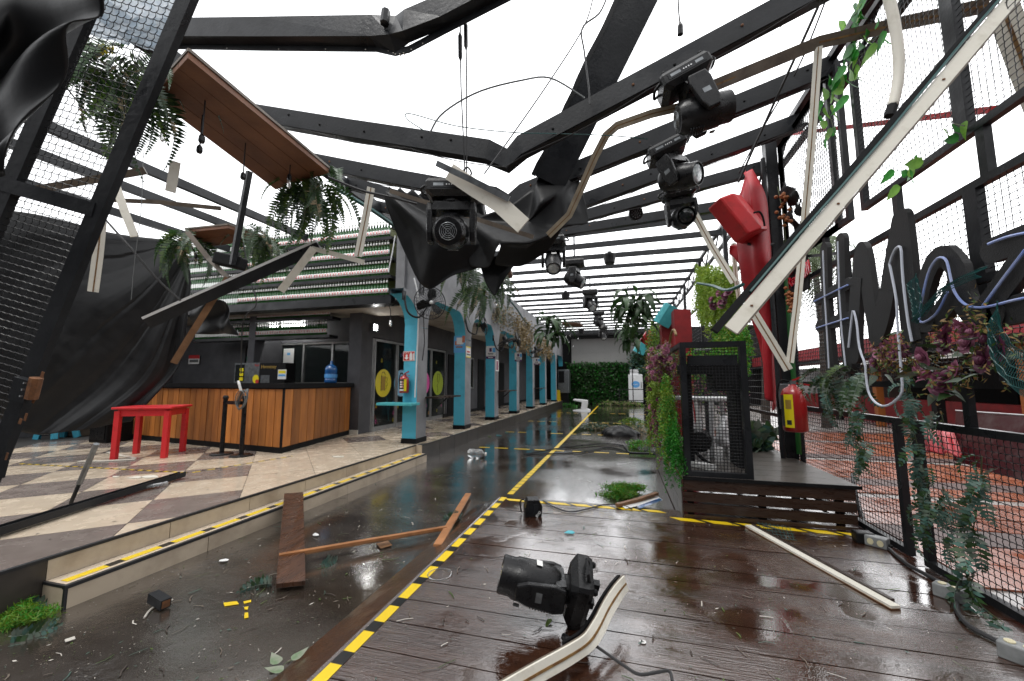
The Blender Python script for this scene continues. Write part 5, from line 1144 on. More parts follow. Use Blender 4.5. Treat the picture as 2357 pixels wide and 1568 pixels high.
# ================================================================ HANGING PLANTER BOARDS
def planter(label, corners, z, n, along, bulbs, th=.05, gname='hanging planter boards'):
    C = [PZ(u, v, z) for u, v in corners]; t = thing('planter_board', label, 'planter', sum(C, V((0, 0, 0)))/4, group=gname)
    for k in range(n):
        a, c = C[0].lerp(C[3], (k+.02)/n), C[0].lerp(C[3], (k+.98)/n); d, e = C[1].lerp(C[2], (k+.02)/n), C[1].lerp(C[2], (k+.98)/n)
        MB().prism([a, d, e, c], (0, 0, th)).build('plank', 'board_brown', t)
    m = MB(); 
    for a, c in zip(C, C[1:]+C[:1]): m.bar(a+V((0, 0, th+.012)), c+V((0, 0, th+.012)), .015, .024)
    m.build('rim', 'old_wood', t)
    for k, (u, v, dz, bulb) in enumerate(bulbs):
        p = PZ(u, v, z); MB().tube([p, p-V((0, 0, dz))], .006, 5).build('cord', 'rope', t)
        MB().lathe([(.008, 0), (.022, -.02), (.024, -.06), (.018, -.075)], 8, M=Matrix.Translation(p-V((0, 0, dz)))).build('socket', 'black_plastic', t)
        if bulb: MB().lathe([(.014, -.075), (.02, -.09), (.02, -.15), (.008, -.165)], 8, M=Matrix.Translation(p-V((0, 0, dz)))).build('bulb', 'bulb', t, smooth=True)
    return t, C
planter('large brown plank planter board hanging from the roof beside the gate', [(433, 133), (757, 398), (634, 437), (350, 223)], 3.85, 4, 0, [(472, 232, .30, 0), (466, 265, .28, 0), (380, 255, .12, 1), (565, 330, .3, 0), (668, 380, .1, 1)])
planter('small brown plank planter board hung by a steel post before the bar', [(425, 535), (525, 525), (605, 552), (485, 568)], 3.95, 2, 0, [(455, 545, .3, 0)])
planter('orange-brown planter board half hidden behind the centre tarp', [(1130, 622), (1172, 612), (1180, 640), (1120, 655)], 4.0, 3, 0, [(1105, 665, .25, 1), (1142, 668, .3, 1), (1170, 630, .2, 1)])
planter('small orange planter board with five glass bulbs before the screen', [(1293, 745), (1335, 745), (1342, 752), (1300, 752)], 4.3, 1, 0, [(1303, 750, .45, 1), (1312, 750, .4, 1), (1318, 752, .9, 1), (1330, 750, .55, 1), (1308, 752, .7, 1)], .04)
tag(MB().bar(PD(574, 395, 5.2), PD(535, 610, 5.2), .06, .06).build('steel_post', 'black_steel'), 'slender steel post leaning at the small planter board', 'post')
tag(MB().bar(PD(500, 595, 5.3), PD(560, 608, 5.3), .18, .16).build('black_box', 'black_matt', bevel=.02), 'black box tucked under the small planter board', 'box')
B1 = PZ(725, 425, 3.88)
fern('bushy fern hanging off the right end of the large planter board', B1, 34, 1.15, HF+[FR[0]], 1, spread=.19)
fern('yellow-green fern trailing at the front of the large planter board', PZ(705, 440, 3.85), 12, 1.15, [FRL, HF[2]], 2, spread=.10)
fern('thick fern seen through the gate at the left end of the board', PZ(262, 160, 3.9), 44, .95, HF+[FRG, FR[0]], 3, spread=.2)
fern('single drooping fern clump dangling alone behind the gate mesh', PD(215, 190, 3.4), 3, .62, [FR[0]], 4, az=(2.2, 3.6), spread=.02)
cascade('yellow_flowers', 'bright yellow flowers on the fern behind the gate', [(PD(250+rn.uniform(-22, 25), 105+rn.uniform(-6, 6), 2.95), .05) for k in range(18)], .03, ('sticker_yellow', 'fern_light'), 8)
fern('fern drooping over the left end of the small planter board', PZ(432, 548, 3.98), 26, 1.25, HF+[FRG], 5, spread=.18)
fern('fern drooping over the right end of the small planter board', PZ(596, 548, 3.98), 26, 1.2, HF+[FRG], 6, spread=.18)
fern('long dark fern hanging left of the tarp tail', PD(1075, 595, 7.0), 14, 1.15, HF, 7, spread=.13, up=.5)
fern('dark fern below the tarp tail with yellow tips', PD(1105, 665, 7.4), 14, 1.15, HF, 8, spread=.13, up=.5)
fern('long dark fern hanging right of the tarp tail', PD(1148, 640, 8.0), 16, 1.2, HF, 9, spread=.15, up=.5)
def leafy(label, p, n, s, seed):
    t = thing('hanging_plant', label, 'plant', p, group='broad-leaved hanging plants'); r_ = random.Random(seed)
    for k in range(n): put(r_.choice(BL), t, rotm(V(p)+V((r_.uniform(-.25, .25), r_.uniform(-.25, .25), r_.uniform(-.55, .12)))*s, 2.399*k+r_.uniform(-.2, .2), r_.uniform(-.5, .4), r_.uniform(-.4, .4), s*r_.uniform(.7, 1.15)), 'leaf')
leafy('broad-leaved hanging plant left of the screen', PD(1272, 738, 14.0), 60, 1.25, 1)
leafy('largest broad-leaved plant hanging right of the stage light row', PD(1456, 690, 10.0), 60, 1.2, 2)
leafy('lower broad-leaved plant hanging just above the screen corner', PD(1450, 760, 13.0), 46, 1.1, 3)
cascade('dried_flowers', 'cream dried flower garland along the arcade wall, nearest clump', [((-3.86+rn.uniform(0, .12), 12.9+rn.uniform(-.9, 1.1), 4.0+rn.uniform(-.35, .3)), rn.uniform(.2, .55)) for k in range(60)], .06, ('dried', 'dried', 'fern_grey'), 11, step=.05, wob=.04, group='dried garlands', elong=1.4)
cascade('dried_flowers', 'cream dried flower garland along the arcade wall, middle clump', [((-3.86+rn.uniform(0, .15), 15.6+rn.uniform(-1.2, 2.2), 3.85+rn.uniform(-.5, .4)), rn.uniform(.3, .9)) for k in range(90)], .07, ('dried', 'dried', 'sprig'), 12, step=.06, wob=.05, group='dried garlands', elong=1.4)
cascade('dried_flowers', 'cream dried flower garland farthest along the arcade wall', [((-3.86+rn.uniform(0, .15), 20.5+rn.uniform(-1.5, 2.5), 3.5+rn.uniform(-.4, .4)), rn.uniform(.3, .9)) for k in range(70)], .08, ('dried', 'dried', 'sprig'), 13, step=.07, wob=.06, group='dried garlands', elong=1.4)
# moss curtains, right
rn = random.Random(31)
cascade('moss_curtain', 'yellow-green moss curtain hanging beyond the white strip', [(PX(1645+rn.uniform(-42, 45), 650+rn.uniform(-45, 30), 2.05), rn.uniform(.6, 1.2)) for k in range(300)], .06, ('moss_light', 'moss', 'moss_light'), 21, step=.035, wob=.02, group='green moss curtains')
cascade('moss_curtain', 'bright green moss curtain above the cage', [(PX(1678+rn.uniform(-38, 42), 762+rn.uniform(-15, 10), 2.02), rn.uniform(.25, .5)) for k in range(150)], .045, ('moss_bright', 'moss'), 22, step=.03, wob=.02, group='green moss curtains')
cascade('moss_curtain', 'green moss curtain seen through the top of the cage', [((1.2+rn.uniform(-.35, .8), 7.3+rn.uniform(-.2, .2), 2.05+rn.uniform(-.1, .1)), rn.uniform(.25, .6)) for k in range(80)], .045, ('moss_bright', 'moss'), 23, step=.03, wob=.02, group='green moss curtains')
cascade('moss_curtain', 'tall pale moss strip hanging behind the roses', [((1.1+rn.uniform(-.25, .15), 13+rn.uniform(-.8, .8), 3.1+rn.uniform(-.5, .5)), rn.uniform(.6, 1.6)) for k in range(70)], .06, ('moss', 'fern_light'), 24, step=.045, wob=.03, group='green moss curtains')
bouquet('small purple flowers caught in the yellow-green moss curtain', [PX(1655+rn.uniform(-20, 25), 690+rn.uniform(-15, 15), 1.95) for k in range(9)], 1.6, 3, (-.8, -.6, .1), 7)
# ================================================================ IVY AND VINES ON THE FENCE
def ivy(label, pts, n, seed, s=1.0, x=2.12, sp=.05, m_=('ivy', 'ivy', 'ivy_light')):
    r_ = random.Random(seed); P = [V((q.x, q.y, 0)) for q in [V((u, v, 0)) for u, v in pts]]; t = thing('ivy', label, 'plant', PX(*pts[0], x), group='ivy on the fence')
    MB().tube([PX(q.x, q.y, x) for q in path(P, 14)], .003, 4).build('stem', 'stem', t)
    for k in range(n):
        q = spl(P, r_.random()); p = PX(q.x, q.y, x)+V((r_.uniform(-.06, .02), r_.gauss(0, sp), r_.gauss(0, sp)))
        d = V((-.8, r_.gauss(0, .5), r_.gauss(0, .5))).normalized()
        put(LF[r_.choice(m_)], t, Matrix.Translation(p) @ Matrix.Rotation(r_.uniform(3.6, 5.8), 4, 'X') @ Matrix.Rotation(-math.pi/2, 4, 'Y') @ Matrix.Rotation(r_.uniform(-.6, .6), 4, 'Z') @ Matrix.Rotation(r_.uniform(-.7, .7), 4, 'Y') @ Matrix.Scale(s*r_.uniform(.8, 1.3), 4), 'leaf')
ivy('big-leaved bright ivy clump left of the long plank, upper fence', [(1990, 120), (1950, 150), (1930, 180), (1935, 200)], 34, 1, 1.75, 2.05, .13)
ivy('sprig of bright ivy leaves at the top edge of the fence', [(2005, 0), (1985, 20), (1960, 40), (1945, 60)], 9, 2, 1.9, 2.05, .07)
ivy('ivy leaves on the batten below the top edge sprig', [(2035, 75), (2000, 95), (1975, 80)], 7, 3, 1.7, 2.05, .06)
ivy('few ivy leaves beside the upright white strip', [(1905, 235), (1910, 265), (1925, 320)], 8, 4, 1.6, 2.05, .06)
ivy('pair of ivy leaves on the fence bar right of the plank', [(2195, 285), (2220, 290)], 4, 5, 1.5, 2.05, .03)
ivy('ivy sprig on the lower fence bar above the letter M', [(2145, 365), (2100, 400), (2075, 410)], 8, 6, 1.4, 2.05, .04)
def garland(label, pts, n, seed, s=1.0, x=2.1, fr=None, group='artificial fern garlands', sp=.05):
    r_ = random.Random(seed); P = [V((u, v, 0)) for u, v in pts]; t = thing('fern_garland', label, 'plant', PX(*pts[0], x), group=group)
    MB().tube([PX(q.x, q.y, x) for q in path(P, 16)], .004, 4).build('stem', 'stem', t)
    for k in range(n):
        q = spl(P, (k+r_.random())/n*.88); p = PX(q.x, q.y, x-.02-r_.uniform(0, .05)); a = r_.uniform(2.0, 4.4)
        put(r_.choice(fr or FT), t, rotm(p+V((0, r_.gauss(0, sp), 0)), a, r_.uniform(-1.2, -.2), r_.uniform(-.8, .8), s*r_.uniform(.55, 1.0)), 'frond')
garland('teal garland hanging from the sign down in front of the fence gap', [(1995, 855), (1990, 920), (1985, 985), (1990, 1040), (1975, 1085)], 17, 1, .78)
garland('green-grey fern garland below the hash of the letter sign', [(1880, 850), (1905, 870), (1935, 870), (1960, 850)], 14, 2, .9, fr=[FR[0], FRG, FT[1]])
garland('small teal sprig hanging left of the teal garland', [(1905, 900), (1912, 930), (1915, 945)], 4, 3, .6)
garland('green fern frond cluster behind the hanging neon loop', [(1960, 840), (1985, 870), (1990, 900)], 7, 4, .85, fr=[FR[2], FRG])
garland('teal garland right of the neon loop over the fence gap', [(2088, 850), (2096, 900), (2110, 930), (2135, 970)], 11, 5, .7)
garland('small teal sprig on the fence top rail right of centre', [(2165, 945), (2172, 975)], 3, 6, .75)
garland('long grey-green garland hanging down the middle of the right fence', [(2105, 1000), (2120, 1060), (2135, 1130), (2125, 1200), (2140, 1260)], 20, 7, .75)
garland('long teal garland hanging nearest on the right fence', [(2260, 1050), (2255, 1130), (2240, 1220), (2230, 1300), (2225, 1385)], 24, 8, .72)
garland('teal garland trailing on the deck at the lower right corner', [(2245, 1385), (2290, 1420), (2330, 1450)], 9, 9, .55)
garland('short green garland beside the long grey-green one', [(2170, 1120), (2190, 1170), (2195, 1210)], 8, 10, .6)
rr = random.Random(77)
PTS = [(2190, 760), (2225, 752), (2245, 762), (2232, 790), (2180, 790), (2205, 850), (2190, 870), (2170, 880), (2140, 870), (2125, 850), (2130, 820), (2285, 780), (2310, 800), (2165, 890), (2270, 830)]
bouquet('large spray of purple roses below the letter z', [PX(u, v, 2.0) for u, v in PTS], 1.2, 34, (-1, 0, .1), 8, 90)
bouquet('purple rose cluster behind the neon loop below the letter M', [PX(u+rr.uniform(-5, 5), v+rr.uniform(-5, 5), 2.06) for u, v in [(2020, 800), (2035, 810), (2050, 800), (2060, 815), (2085, 800), (2095, 810), (2110, 795), (2025, 830), (2045, 825), (2030, 845)]], 1.2, 18, (-1, 0, .1), 9, 60)
tn = thing('torn_net', 'tattered black shade net hanging in rags beside the black post', 'net', PX(1850, 480, 2.1))
for k, rr_ in enumerate(([(1800, 420), (1820, 430), (1838, 440)], [(1838, 455), (1850, 480), (1862, 500)], [(1815, 470), (1835, 510), (1850, 545)])):
    sheet([[PX(u, v, 2.1) for u, v in rr_], [PX(u-6, v+28, 2.07) for u, v in rr_], [PX(u+8, v+45, 2.1) for u, v in rr_]], 10, 8, lambda u, v: .03*math.sin(12*u+7*v)).build('rag', 'black_matt', tn, smooth=True, solid=.002)
# orange knobbly flowers up the post
of = thing('orange_flowers', 'column of orange flower balls strung up the black post', 'flowers', PX(1800, 520, 2.0))
for u, v in ((1801, 455), (1806, 500), (1816, 680), (1822, 705)):
    p = PX(u, v, 1.98); m = MB()
    for k in range(14): q = p+V((rr.gauss(0, .03), rr.gauss(0, .03), rr.gauss(0, .045))); m.lathe([(.005, -.02), (.022, -.01), (.024, .008), (.006, .022)], 6, M=Matrix.Translation(q))
    m.build('flower_ball', 'orange_rose', of, smooth=True, kind='stuff')
MB().tube(path([PX(1790, 430, 2.0), PX(1800, 480, 2.0), PX(1808, 540, 2.0), PX(1812, 640, 2.0), PX(1822, 710, 2.0)], 16), .006, 5).build('stem', 'stem', of)
# green plastic-coated net pieces
def netroll(label, pts, w_, x, cells, name='green_net'):
    P = [PX(u, v, x) for u, v in pts]; m = MB(); n = cells
    for k in range(6):
        m.tube([spl(P, i/20)+V((-.03*math.sin(k), .008*math.sin(i*1.3+k), w_*(k/5-.5))) for i in range(21)], .0022, 3, cap=False)
    for i in range(n): p = spl(P, i/n); m.tube([p+V((-.03*math.sin(k), 0, w_*(k/5-.5))) for k in range(6)], .0022, 3, cap=False)
    return tag(m.build(name, 'teal_wire', kind='stuff'), label, 'net', 'green wire net')
netroll('rolled green wire net draped across the letter a', [(2110, 735), (2140, 700), (2180, 660), (2230, 635), (2260, 625)], .06, 1.94, 40)
netroll('crumpled green wire net left of the letter a', [(2098, 650), (2108, 690), (2112, 725)], .12, 1.95, 24)
netroll('green wire net hanging at the right edge below the letter z', [(2285, 740), (2295, 800), (2330, 850), (2380, 870)], .22, 1.96, 30)
# ================================================================ TERRACE FURNITURE
mat('void_dark', (.012, .012, .012), rough=.9)
m = MB(); m.box((-12.9, -2, .3), (-12.6, 8.7, 3.0)); tag(m.build('side_wall', 'dark_wall'), 'dark wall at the back left behind the big tarp', 'wall')
# red table
RT_ = thing('red_table', 'bright red painted wooden table on the terrace', 'table', (-7.5, 4.95, .3))
lg = [V((-7.68, 4.55, 0)), V((-7.05, 4.84, 0)), V((-7.96, 5.02, 0)), V((-7.42, 5.38, 0))]
for p in lg: MB().bar((p.x, p.y, .3), (p.x, p.y, 1.05), .075, .075, up=(.9, .42, 0)).build('leg', 'red_paint', RT_, bevel=.006)
q = [lg[0], lg[1], lg[3], lg[2]]; c0 = sum(q, V((0, 0, 0)))/4
MB().prism([c0+(p-c0)*1.22+V((0, 0, 1.075)) for p in q], (0, 0, .035)).build('top', 'red_paint', RT_, bevel=.01)
for a, c in zip(q, q[1:]+q[:1]): MB().bar(V((a.x, a.y, 1.02)), V((c.x, c.y, 1.02)), .03, .11).build('apron', 'red_paint', RT_)
# queue posts
def stanchion(label, p, h):
    t = thing('queue_post', label, 'post', p, group='queue posts'); MB().lathe([(.17, 0), (.17, .015), (.14, .03), (.03, .04)], 22, M=Matrix.Translation(p)).build('base', 'black_plastic', t); MB().tube([V(p)+V((0, 0, .03)), V(p)+V((0, 0, h))], .035, 12).build('tube', 'black_plastic', t); MB().lathe([(.042, 0), (.045, .03), (.03, .06)], 12, M=Matrix.Translation(V(p)+V((0, 0, h)))).build('cap', 'black_plastic', t)
s1, s2 = PZ(510, 1046, .3), PZ(555, 1050, .3)
stanchion('black queue post, left one of the pair before the counter', s1, .92); stanchion('black queue post, right one carrying the cable coil', s2, .92)
tag(MB().bar(s1+V((0, 0, .86)), s2+V((0, 0, .86)), .02, .06).build('queue_belt', 'black_tape'), 'black belt stretched between the two queue posts', 'belt')
cc = thing('cable_coil', 'coil of grey cable tied on the right queue post', 'cable', s2+V((0, 0, 1.0)))
for k in range(6):
    c = s2+V((.02*math.sin(k), -.06, .92)); MB().tube([c+V((.10*math.cos(a*.35)*(1+.05*math.sin(k)), .015*k-.03, .16*math.sin(a*.35+.2*k)*(1+.04*k-.1))) for a in range(19)], .007, 5).build('loop', 'grey_wire', cc)
MB().tube(path([s2+V((-.03, -.06, 1.06)), s2+V((-.06, -.07, 1.16)), s2+V((-.1, -.06, 1.22))], 8), [.02]*9, 6).build('tie', 'paper', cc)
# counter-top objects
def cz(u, v, t): return PD(u, v, t)
wb = PD(771, 879, 8.6); wb = V((-6.38, 7.75, 1.485))
wt = thing('water_bottle', 'large blue water cooler bottle standing on the counter end', 'bottle', wb)
MB().lathe([(.12, 0), (.135, .02), (.135, .09), (.128, .10), (.135, .115), (.135, .2), (.128, .215), (.135, .23), (.135, .32), (.12, .37), (.05, .42), (.03, .44), (.03, .50), (.025, .505)], 20, M=Matrix.Translation(wb)).build('body', 'water_blue', wt, smooth=True)
MB().lathe([(.1365, .12), (.1365, .20)], 20, M=Matrix.Translation(wb)).build('label_band', 'blue_label', wt)
hb = thing('display_box', 'black spirits display box with gold lettering on the bar', 'box', (-8.0, 7.6, 1.485)); p0, p1 = PY(598, 836, 7.6), PY(655, 880, 7.6)
MB().box((p0.x, 7.6, 1.485), (p1.x, 7.9, p0.z)).build('box', 'black_matt', hb)
text('Hennessy', .115, Matrix.Translation((p0.x*.64+p1.x*.36, 7.597, p0.z-.09)) @ Matrix.Rotation(math.pi/2, 4, 'X'), 'gold', hb)
MB().box((p0.x+.06, 7.592, 1.49), (p0.x+.32, 7.599, 1.67)).build('window', 'steel_grey', hb)
fr = thing('mini_fridge', 'small silver drinks fridge with glass door on the bar', 'fridge', (-8.5, 7.6, 1.485)); q0, q1 = PY(541, 836, 7.6), PY(596, 880, 7.6)
MB().box((q0.x, 7.6, 1.485), (q1.x, 8.0, q0.z)).build('cabinet', 'steel_grey', fr); MB().box((q0.x+.04, 7.59, 1.53), (q0.x+.30, 7.60, q0.z-.04)).build('glass_door', 'glass_dark', fr)
for k in range(3): MB().box((q0.x+.18, 7.585, 1.54+k*.11), (q0.x+.29, 7.592, 1.62+k*.11)).build('can_row', 'sticker_yellow', fr)
MB().prism(ellipse((q1.x-.10, 7.598, 1.58), (.09, 0, 0), (0, 0, .10)), (0, -.004, 0)).build('sun_disc', 'sticker_yellow', fr); MB().prism(ellipse((q1.x-.05, 7.592, 1.52), (.05, 0, 0), (0, 0, .05)), (0, -.004, 0)).build('red_patch', 'ink_red', fr)
text('Red', .08, Matrix.Translation((q1.x-.09, 7.597, q0.z-.06)) @ Matrix.Rotation(math.pi/2, 4, 'X'), 'ink_red', fr)
def flat(name, label, lo, hi, m_, marks=(), cat='notice', group=None, axis='y'):
    """thin notice on a wall; marks are (a0,a1,z0,z1,material) fractions"""
    t = thing(name, label, cat, lo, group=group); lo, hi = V(lo), V(hi)
    MB().box(lo, hi).build('sheet', m_, t)
    for k, (a0, a1, z0, z1, mm) in enumerate(marks):
        e = .0015+.0004*k
        if axis == 'y': l = V((lo.x+(hi.x-lo.x)*a0, lo.y-e, lo.z+(hi.z-lo.z)*z0)); h = V((lo.x+(hi.x-lo.x)*a1, lo.y, lo.z+(hi.z-lo.z)*z1))
        else: l = V((hi.x, lo.y+(hi.y-lo.y)*a0, lo.z+(hi.z-lo.z)*z0)); h = V((hi.x+e, lo.y+(hi.y-lo.y)*a1, lo.z+(hi.z-lo.z)*z1))
        MB().box(l, h).build('print', mm, t)
    return t
a, c = PY(640, 851, 7.5), PY(658, 873, 7.5)
flat('price_card', 'small printed card standing on the bar counter edge', (a.x, 7.5, c.z), (c.x, 7.505, a.z), 'paper', [(.08, .92, .6, .9, 'sticker_yellow'), (.08, .92, .3, .5, 'blue_label')], 'card')
a, c = PY(654, 803, 8.71), PY(675, 850, 8.71); flat('paper_notice', 'white paper notice taped on the bar window', (a.x, 8.70, c.z), (c.x, 8.706, a.z), 'paper', [(.35, .65, .68, .8, 'sky_blue')])
a, c = PY(541, 805, 8.71), PY(576, 835, 8.71); flat('menu_card', 'white and green menu card behind the bar window', (a.x, 8.70, c.z), (c.x, 8.706, a.z), 'paper', [(.4, 1, .1, .45, 'fern_teal')])
a, c = PY(435, 818, 8.65), PY(458, 838, 8.65); flat('door_notice', 'small red and white notice on the dark bar door', (a.x, 8.65, c.z), (c.x, 8.656, a.z), 'paper', [(0, 1, .6, 1, 'ink_red'), (.1, .9, .2, .5, 'grey_wire')])
# under the tarp
st = thing('turquoise_stool', 'turquoise stool legs showing beneath the big tarp', 'stool', PZ(95, 1012, .3)); p = PZ(95, 1012, .3)
for dx, dy in ((-.16, 0), (.2, .1), (-.1, .4), (.25, .45)): MB().bar(p+V((dx, dy, 0)), p+V((dx*.6, dy*.7+.05, .5)), .09, .09).build('leg', 'turquoise', st)
MB().box(p+V((-.2, -.05, .5)), p+V((.25, .4, .55))).build('seat', 'turquoise', st)
sp = thing('black_speaker', 'black loudspeaker box on the floor left of the red table', 'speaker', PZ(232, 1028, .3)); p = PZ(225, 1020, .3)
MB().box(p+V((-.28, 0, 0)), p+V((.22, .45, .62))).build('cabinet', 'black_matt', sp, bevel=.02); MB().box(p+V((-.24, -.012, .06)), p+V((.18, -.001, .56))).build('grille', 'black_plastic', sp)
bx = PZ(150, 1005, .3); tag(MB().box(bx, bx+V((.35, .4, .4))).build('beige_box', 'old_wood', bevel=.015), 'dull beige box in the shade under the tarp', 'box')
# terrace debris: black channel and pipe
a, c = PZ(-60, 1243, .34), PZ(420, 1094, .34); ch2 = thing('steel_channel', 'long black steel channel lying across the terrace tiles', 'channel', a)
MB().bar(a, c, .075, .035).build('web', 'black_steel', ch2); d = (c-a).normalized(); s = V((d.y, -d.x, 0)); MB().bar(a+s*.037+V((0, 0, .02)), c+s*.037+V((0, 0, .02)), .008, .05).build('flange', 'black_steel', ch2); MB().bar(a-s*.037+V((0, 0, .02)), c-s*.037+V((0, 0, .02)), .008, .05).build('flange', 'black_steel', ch2)
for k in range(8): q = a.lerp(c, .1+.1*k)-s*.042+V((0, 0, .02)); MB().box(q-V((.006,)*3), q+V((.006,)*3)).build('rivet', 'steel_grey', ch2)
a = PZ(163, 1158, .36); c = PD(222, 1022, (a-CAM).dot(FW)*.985); pp = thing('grey_pipe', 'grey conduit pipe standing up from the black channel', 'pipe', a)
MB().tube([a, a.lerp(c, .35)], .016, 8).build('lower_end', 'black_steel', pp); MB().tube([a.lerp(c, .33), c], .022, 10).build('tube', 'steel_grey', pp)
cl = PZ(370, 1122, .33); tag(MB().tube([PZ(335, 1122, .34), PZ(385, 1112, .34)], .02, 8).build('pipe_offcut', 'clear_plastic'), 'short clear pipe offcut beside the black channel', 'pipe')
strip2 = lambda label, P, w_, th, f, b_, **k: None
def flatbar(name, label, pts, z, w_, th, m_, cat='batten', group='battens on the ground', mi=None, rise=0, m2=None):
    P = [PZ(u, v, z) for u, v in pts]; P = [p+V((0, 0, rise*i/(max(1, len(P)-1)))) for i, p in enumerate(P)]
    t = thing(name, label, cat, P[0], group=group); MB().ribbon([p+V((0, 0, th/2)) for p in P], w_, th).build('board', m_, t)
    if m2: MB().ribbon([p+V((0, 0, th/2-.004)) for p in P], w_+.006, th-.01).build('edge', m2, t)
    return t
flatbar('white_trim', 'flat white trim piece lying under the red table', [(182, 1063), (240, 1062), (312, 1058)], .305, .06, .012, 'white_paint')
flatbar('white_trim', 'curved white trim piece behind the red table leg', [(248, 1042), (280, 1050), (310, 1055)], .305, .05, .012, 'white_paint')
# pillar fittings
def pil(y): return y-.004
X0 = -4.05; y1 = 7.2
p0, p1 = PY(929, 809, pil(y1)), PY(955, 831, pil(y1))
ex = flat('fire_sign', 'red extinguisher sign with arrow on the first pillar', (p0.x, y1-.012, p1.z), (p1.x, y1-.004, p0.z), 'paper', [(.03, .97, .04, .96, 'ink_red')], 'sign')
W_, H_ = p1.x-p0.x, p0.z-p1.z; e = y1-.0145
text('EXTINTOR', H_*.22, Matrix.Translation((p0.x+W_*.27, e, p0.z-H_*.15)) @ Matrix.Rotation(math.pi/2, 4, 'X') @ Matrix.Diagonal((.62, 1, 1, 1)), 'paper', ex, ext=.001)
MB().prism([(p0.x+W_*a, e, p1.z+H_*c) for a, c in ((.30, .12), (.5, .36), (.38, .36), (.38, .66), (.22, .66), (.22, .36), (.10, .36))], (0, -.001, 0)).build('arrow', 'paper', ex)
MB().prism([(p0.x+W_*a, e, p1.z+H_*c) for a, c in ((.55, .08), (.78, .08), (.78, .66), (.72, .76), (.72, .88), (.61, .88), (.61, .76), (.55, .66))], (0, -.001, 0)).build('pictogram', 'paper', ex)
MB().prism([(p0.x+W_*a, e, p1.z+H_*c) for a, c in ((.83, .08), (.95, .08), (.95, .85), (.88, .70), (.83, .85))], (0, -.001, 0)).build('flame', 'paper', ex)
def extinguisher(label, base, r, h, face=(0, -1, 0), near=False):
    """upright extinguisher: base point, radius, body height"""
    t = thing('fire_extinguisher', label, 'extinguisher', base, group='fire extinguishers'); M = Matrix.Translation(base)
    MB().lathe([(r*.85, 0), (r, r*.15), (r, h*.82), (r*.8, h*.93), (r*.35, h), (r*.3, h*1.04)], 20, M=M).build('cylinder', 'extinguisher_red', t, smooth=True)
    f = V(face).normalized(); az = math.atan2(f.y, f.x); n = 8
    def patch(a0, a1, z0, z1, m_, k): 
        rr_ = r*1.006+.0004*k; m = MB(); P = []
        for i in range(n+1): a = az+a0+(a1-a0)*i/n; P += [V(base)+V((rr_*math.cos(a), rr_*math.sin(a), z)) for z in (z0*h, z1*h)]
        m.add(P, [(2*i, 2*i+2, 2*i+3, 2*i+1) for i in range(n)]); m.build('label_print', m_, t)
    if near: patch(-1.5, -.95, .12, .80, 'ink', 0); patch(-.95, -.15, .10, .82, 'sticker_yellow', 1); patch(-.75, -.35, .16, .26, 'ink', 2); patch(-.8, -.3, .5, .7, 'gold', 2)
    else: patch(-.95, .45, .12, .80, 'ink', 0); patch(.45, .98, .12, .80, 'sticker_yellow', 1); patch(-.9, .40, .14, .22, 'paper', 2)
    for k in range(0 if near else 3): patch(-.5, .3, .32+k*.14, .40+k*.14, 'paper', 3); patch(-.05, .25, .33+k*.14, .39+k*.14, 'ink_red', 5)
    MB().bar(V(base)+V((0, 0, h*1.02)), V(base)+V((0, 0, h*1.12)), r*.5, r*.5).build('valve', 'steel_grey', t)
    sd = V((-f.y, f.x, 0)); MB().bar(V(base)+V((0, 0, h*1.12)), V(base)+sd*r*1.1+f*.02+V((0, 0, h*1.24)), r*.35, r*.18).build('lever', 'extinguisher_red', t); MB().bar(V(base)+V((0, 0, h*1.08)), V(base)+sd*r*1.3+f*.02+V((0, 0, h*1.02)), r*.3, r*.15).build('grip', 'extinguisher_red', t)
    MB().tube(path([V(base)+V((0, 0, h*1.08)), V(base)-sd*r*.9+V((0, 0, h*1.12)), V(base)-sd*r*1.25+V((0, 0, h*.8)), V(base)-sd*r*1.15+V((0, 0, h*.35))], 16), r*.10, 6).build('hose', 'black_matt', t)
    return t
bp = PY(930, 905, 7.10); extinguisher('red fire extinguisher with striped label hung on the first turquoise pillar', (bp.x, 7.10, bp.z), .092, .34)
bp = PX(1838, 996, 2.0); extinguisher('big red fire extinguisher on the black post by the booth', (1.97, 5.45, PY(1838, 994, 5.45).z), .125, .53, (-.25, -1, 0), True)
gb = PY(1815, 905, 5.9); tag(MB().box(gb+V((-.12, -.08, -.2)), gb+V((.06, 0, .12))).build('grey_box', 'steel_grey', bevel=.01), 'grey electrical box left of the big extinguisher', 'box')
cable('white cable curling beside the big extinguisher', [(1845, 885, 5.2), (1825, 890, 5.2), (1812, 905, 5.2), (1810, 930, 5.2)], .012, 'white_plastic')
sh = thing('pillar_shelf', 'turquoise shelf wrapped round the first pillar', 'shelf', (-4.05, 7.2, 1.15)); z = PY(945, 930, 7.0).z
MB().box((-4.58, 6.86, z-.03), (-3.82, 7.19, z+.02)).build('board', 'turq_shelf', sh, bevel=.006)
def wallshelf(label, y0, y1_, z): 
    t = thing('wall_shelf', label, 'shelf', (-3.8, y0, z), group='dark drink shelves on the pillars'); MB().box((-3.89, y0, z), (-3.60, y1_, z+.035)).build('board', 'booth_wood', t); MB().bar((-3.89, (y0+y1_)/2, z-.2), (-3.66, (y0+y1_)/2, z), .03, .03).build('bracket', 'black_steel', t)
wallshelf('dark drink shelf beside the first pillar', 7.55, 8.75, 1.17); wallshelf('dark drink shelf beside the third pillar', 12.6, 14.0, 1.2); wallshelf('dark drink shelf beside the fifth pillar', 18.4, 19.9, 1.2)
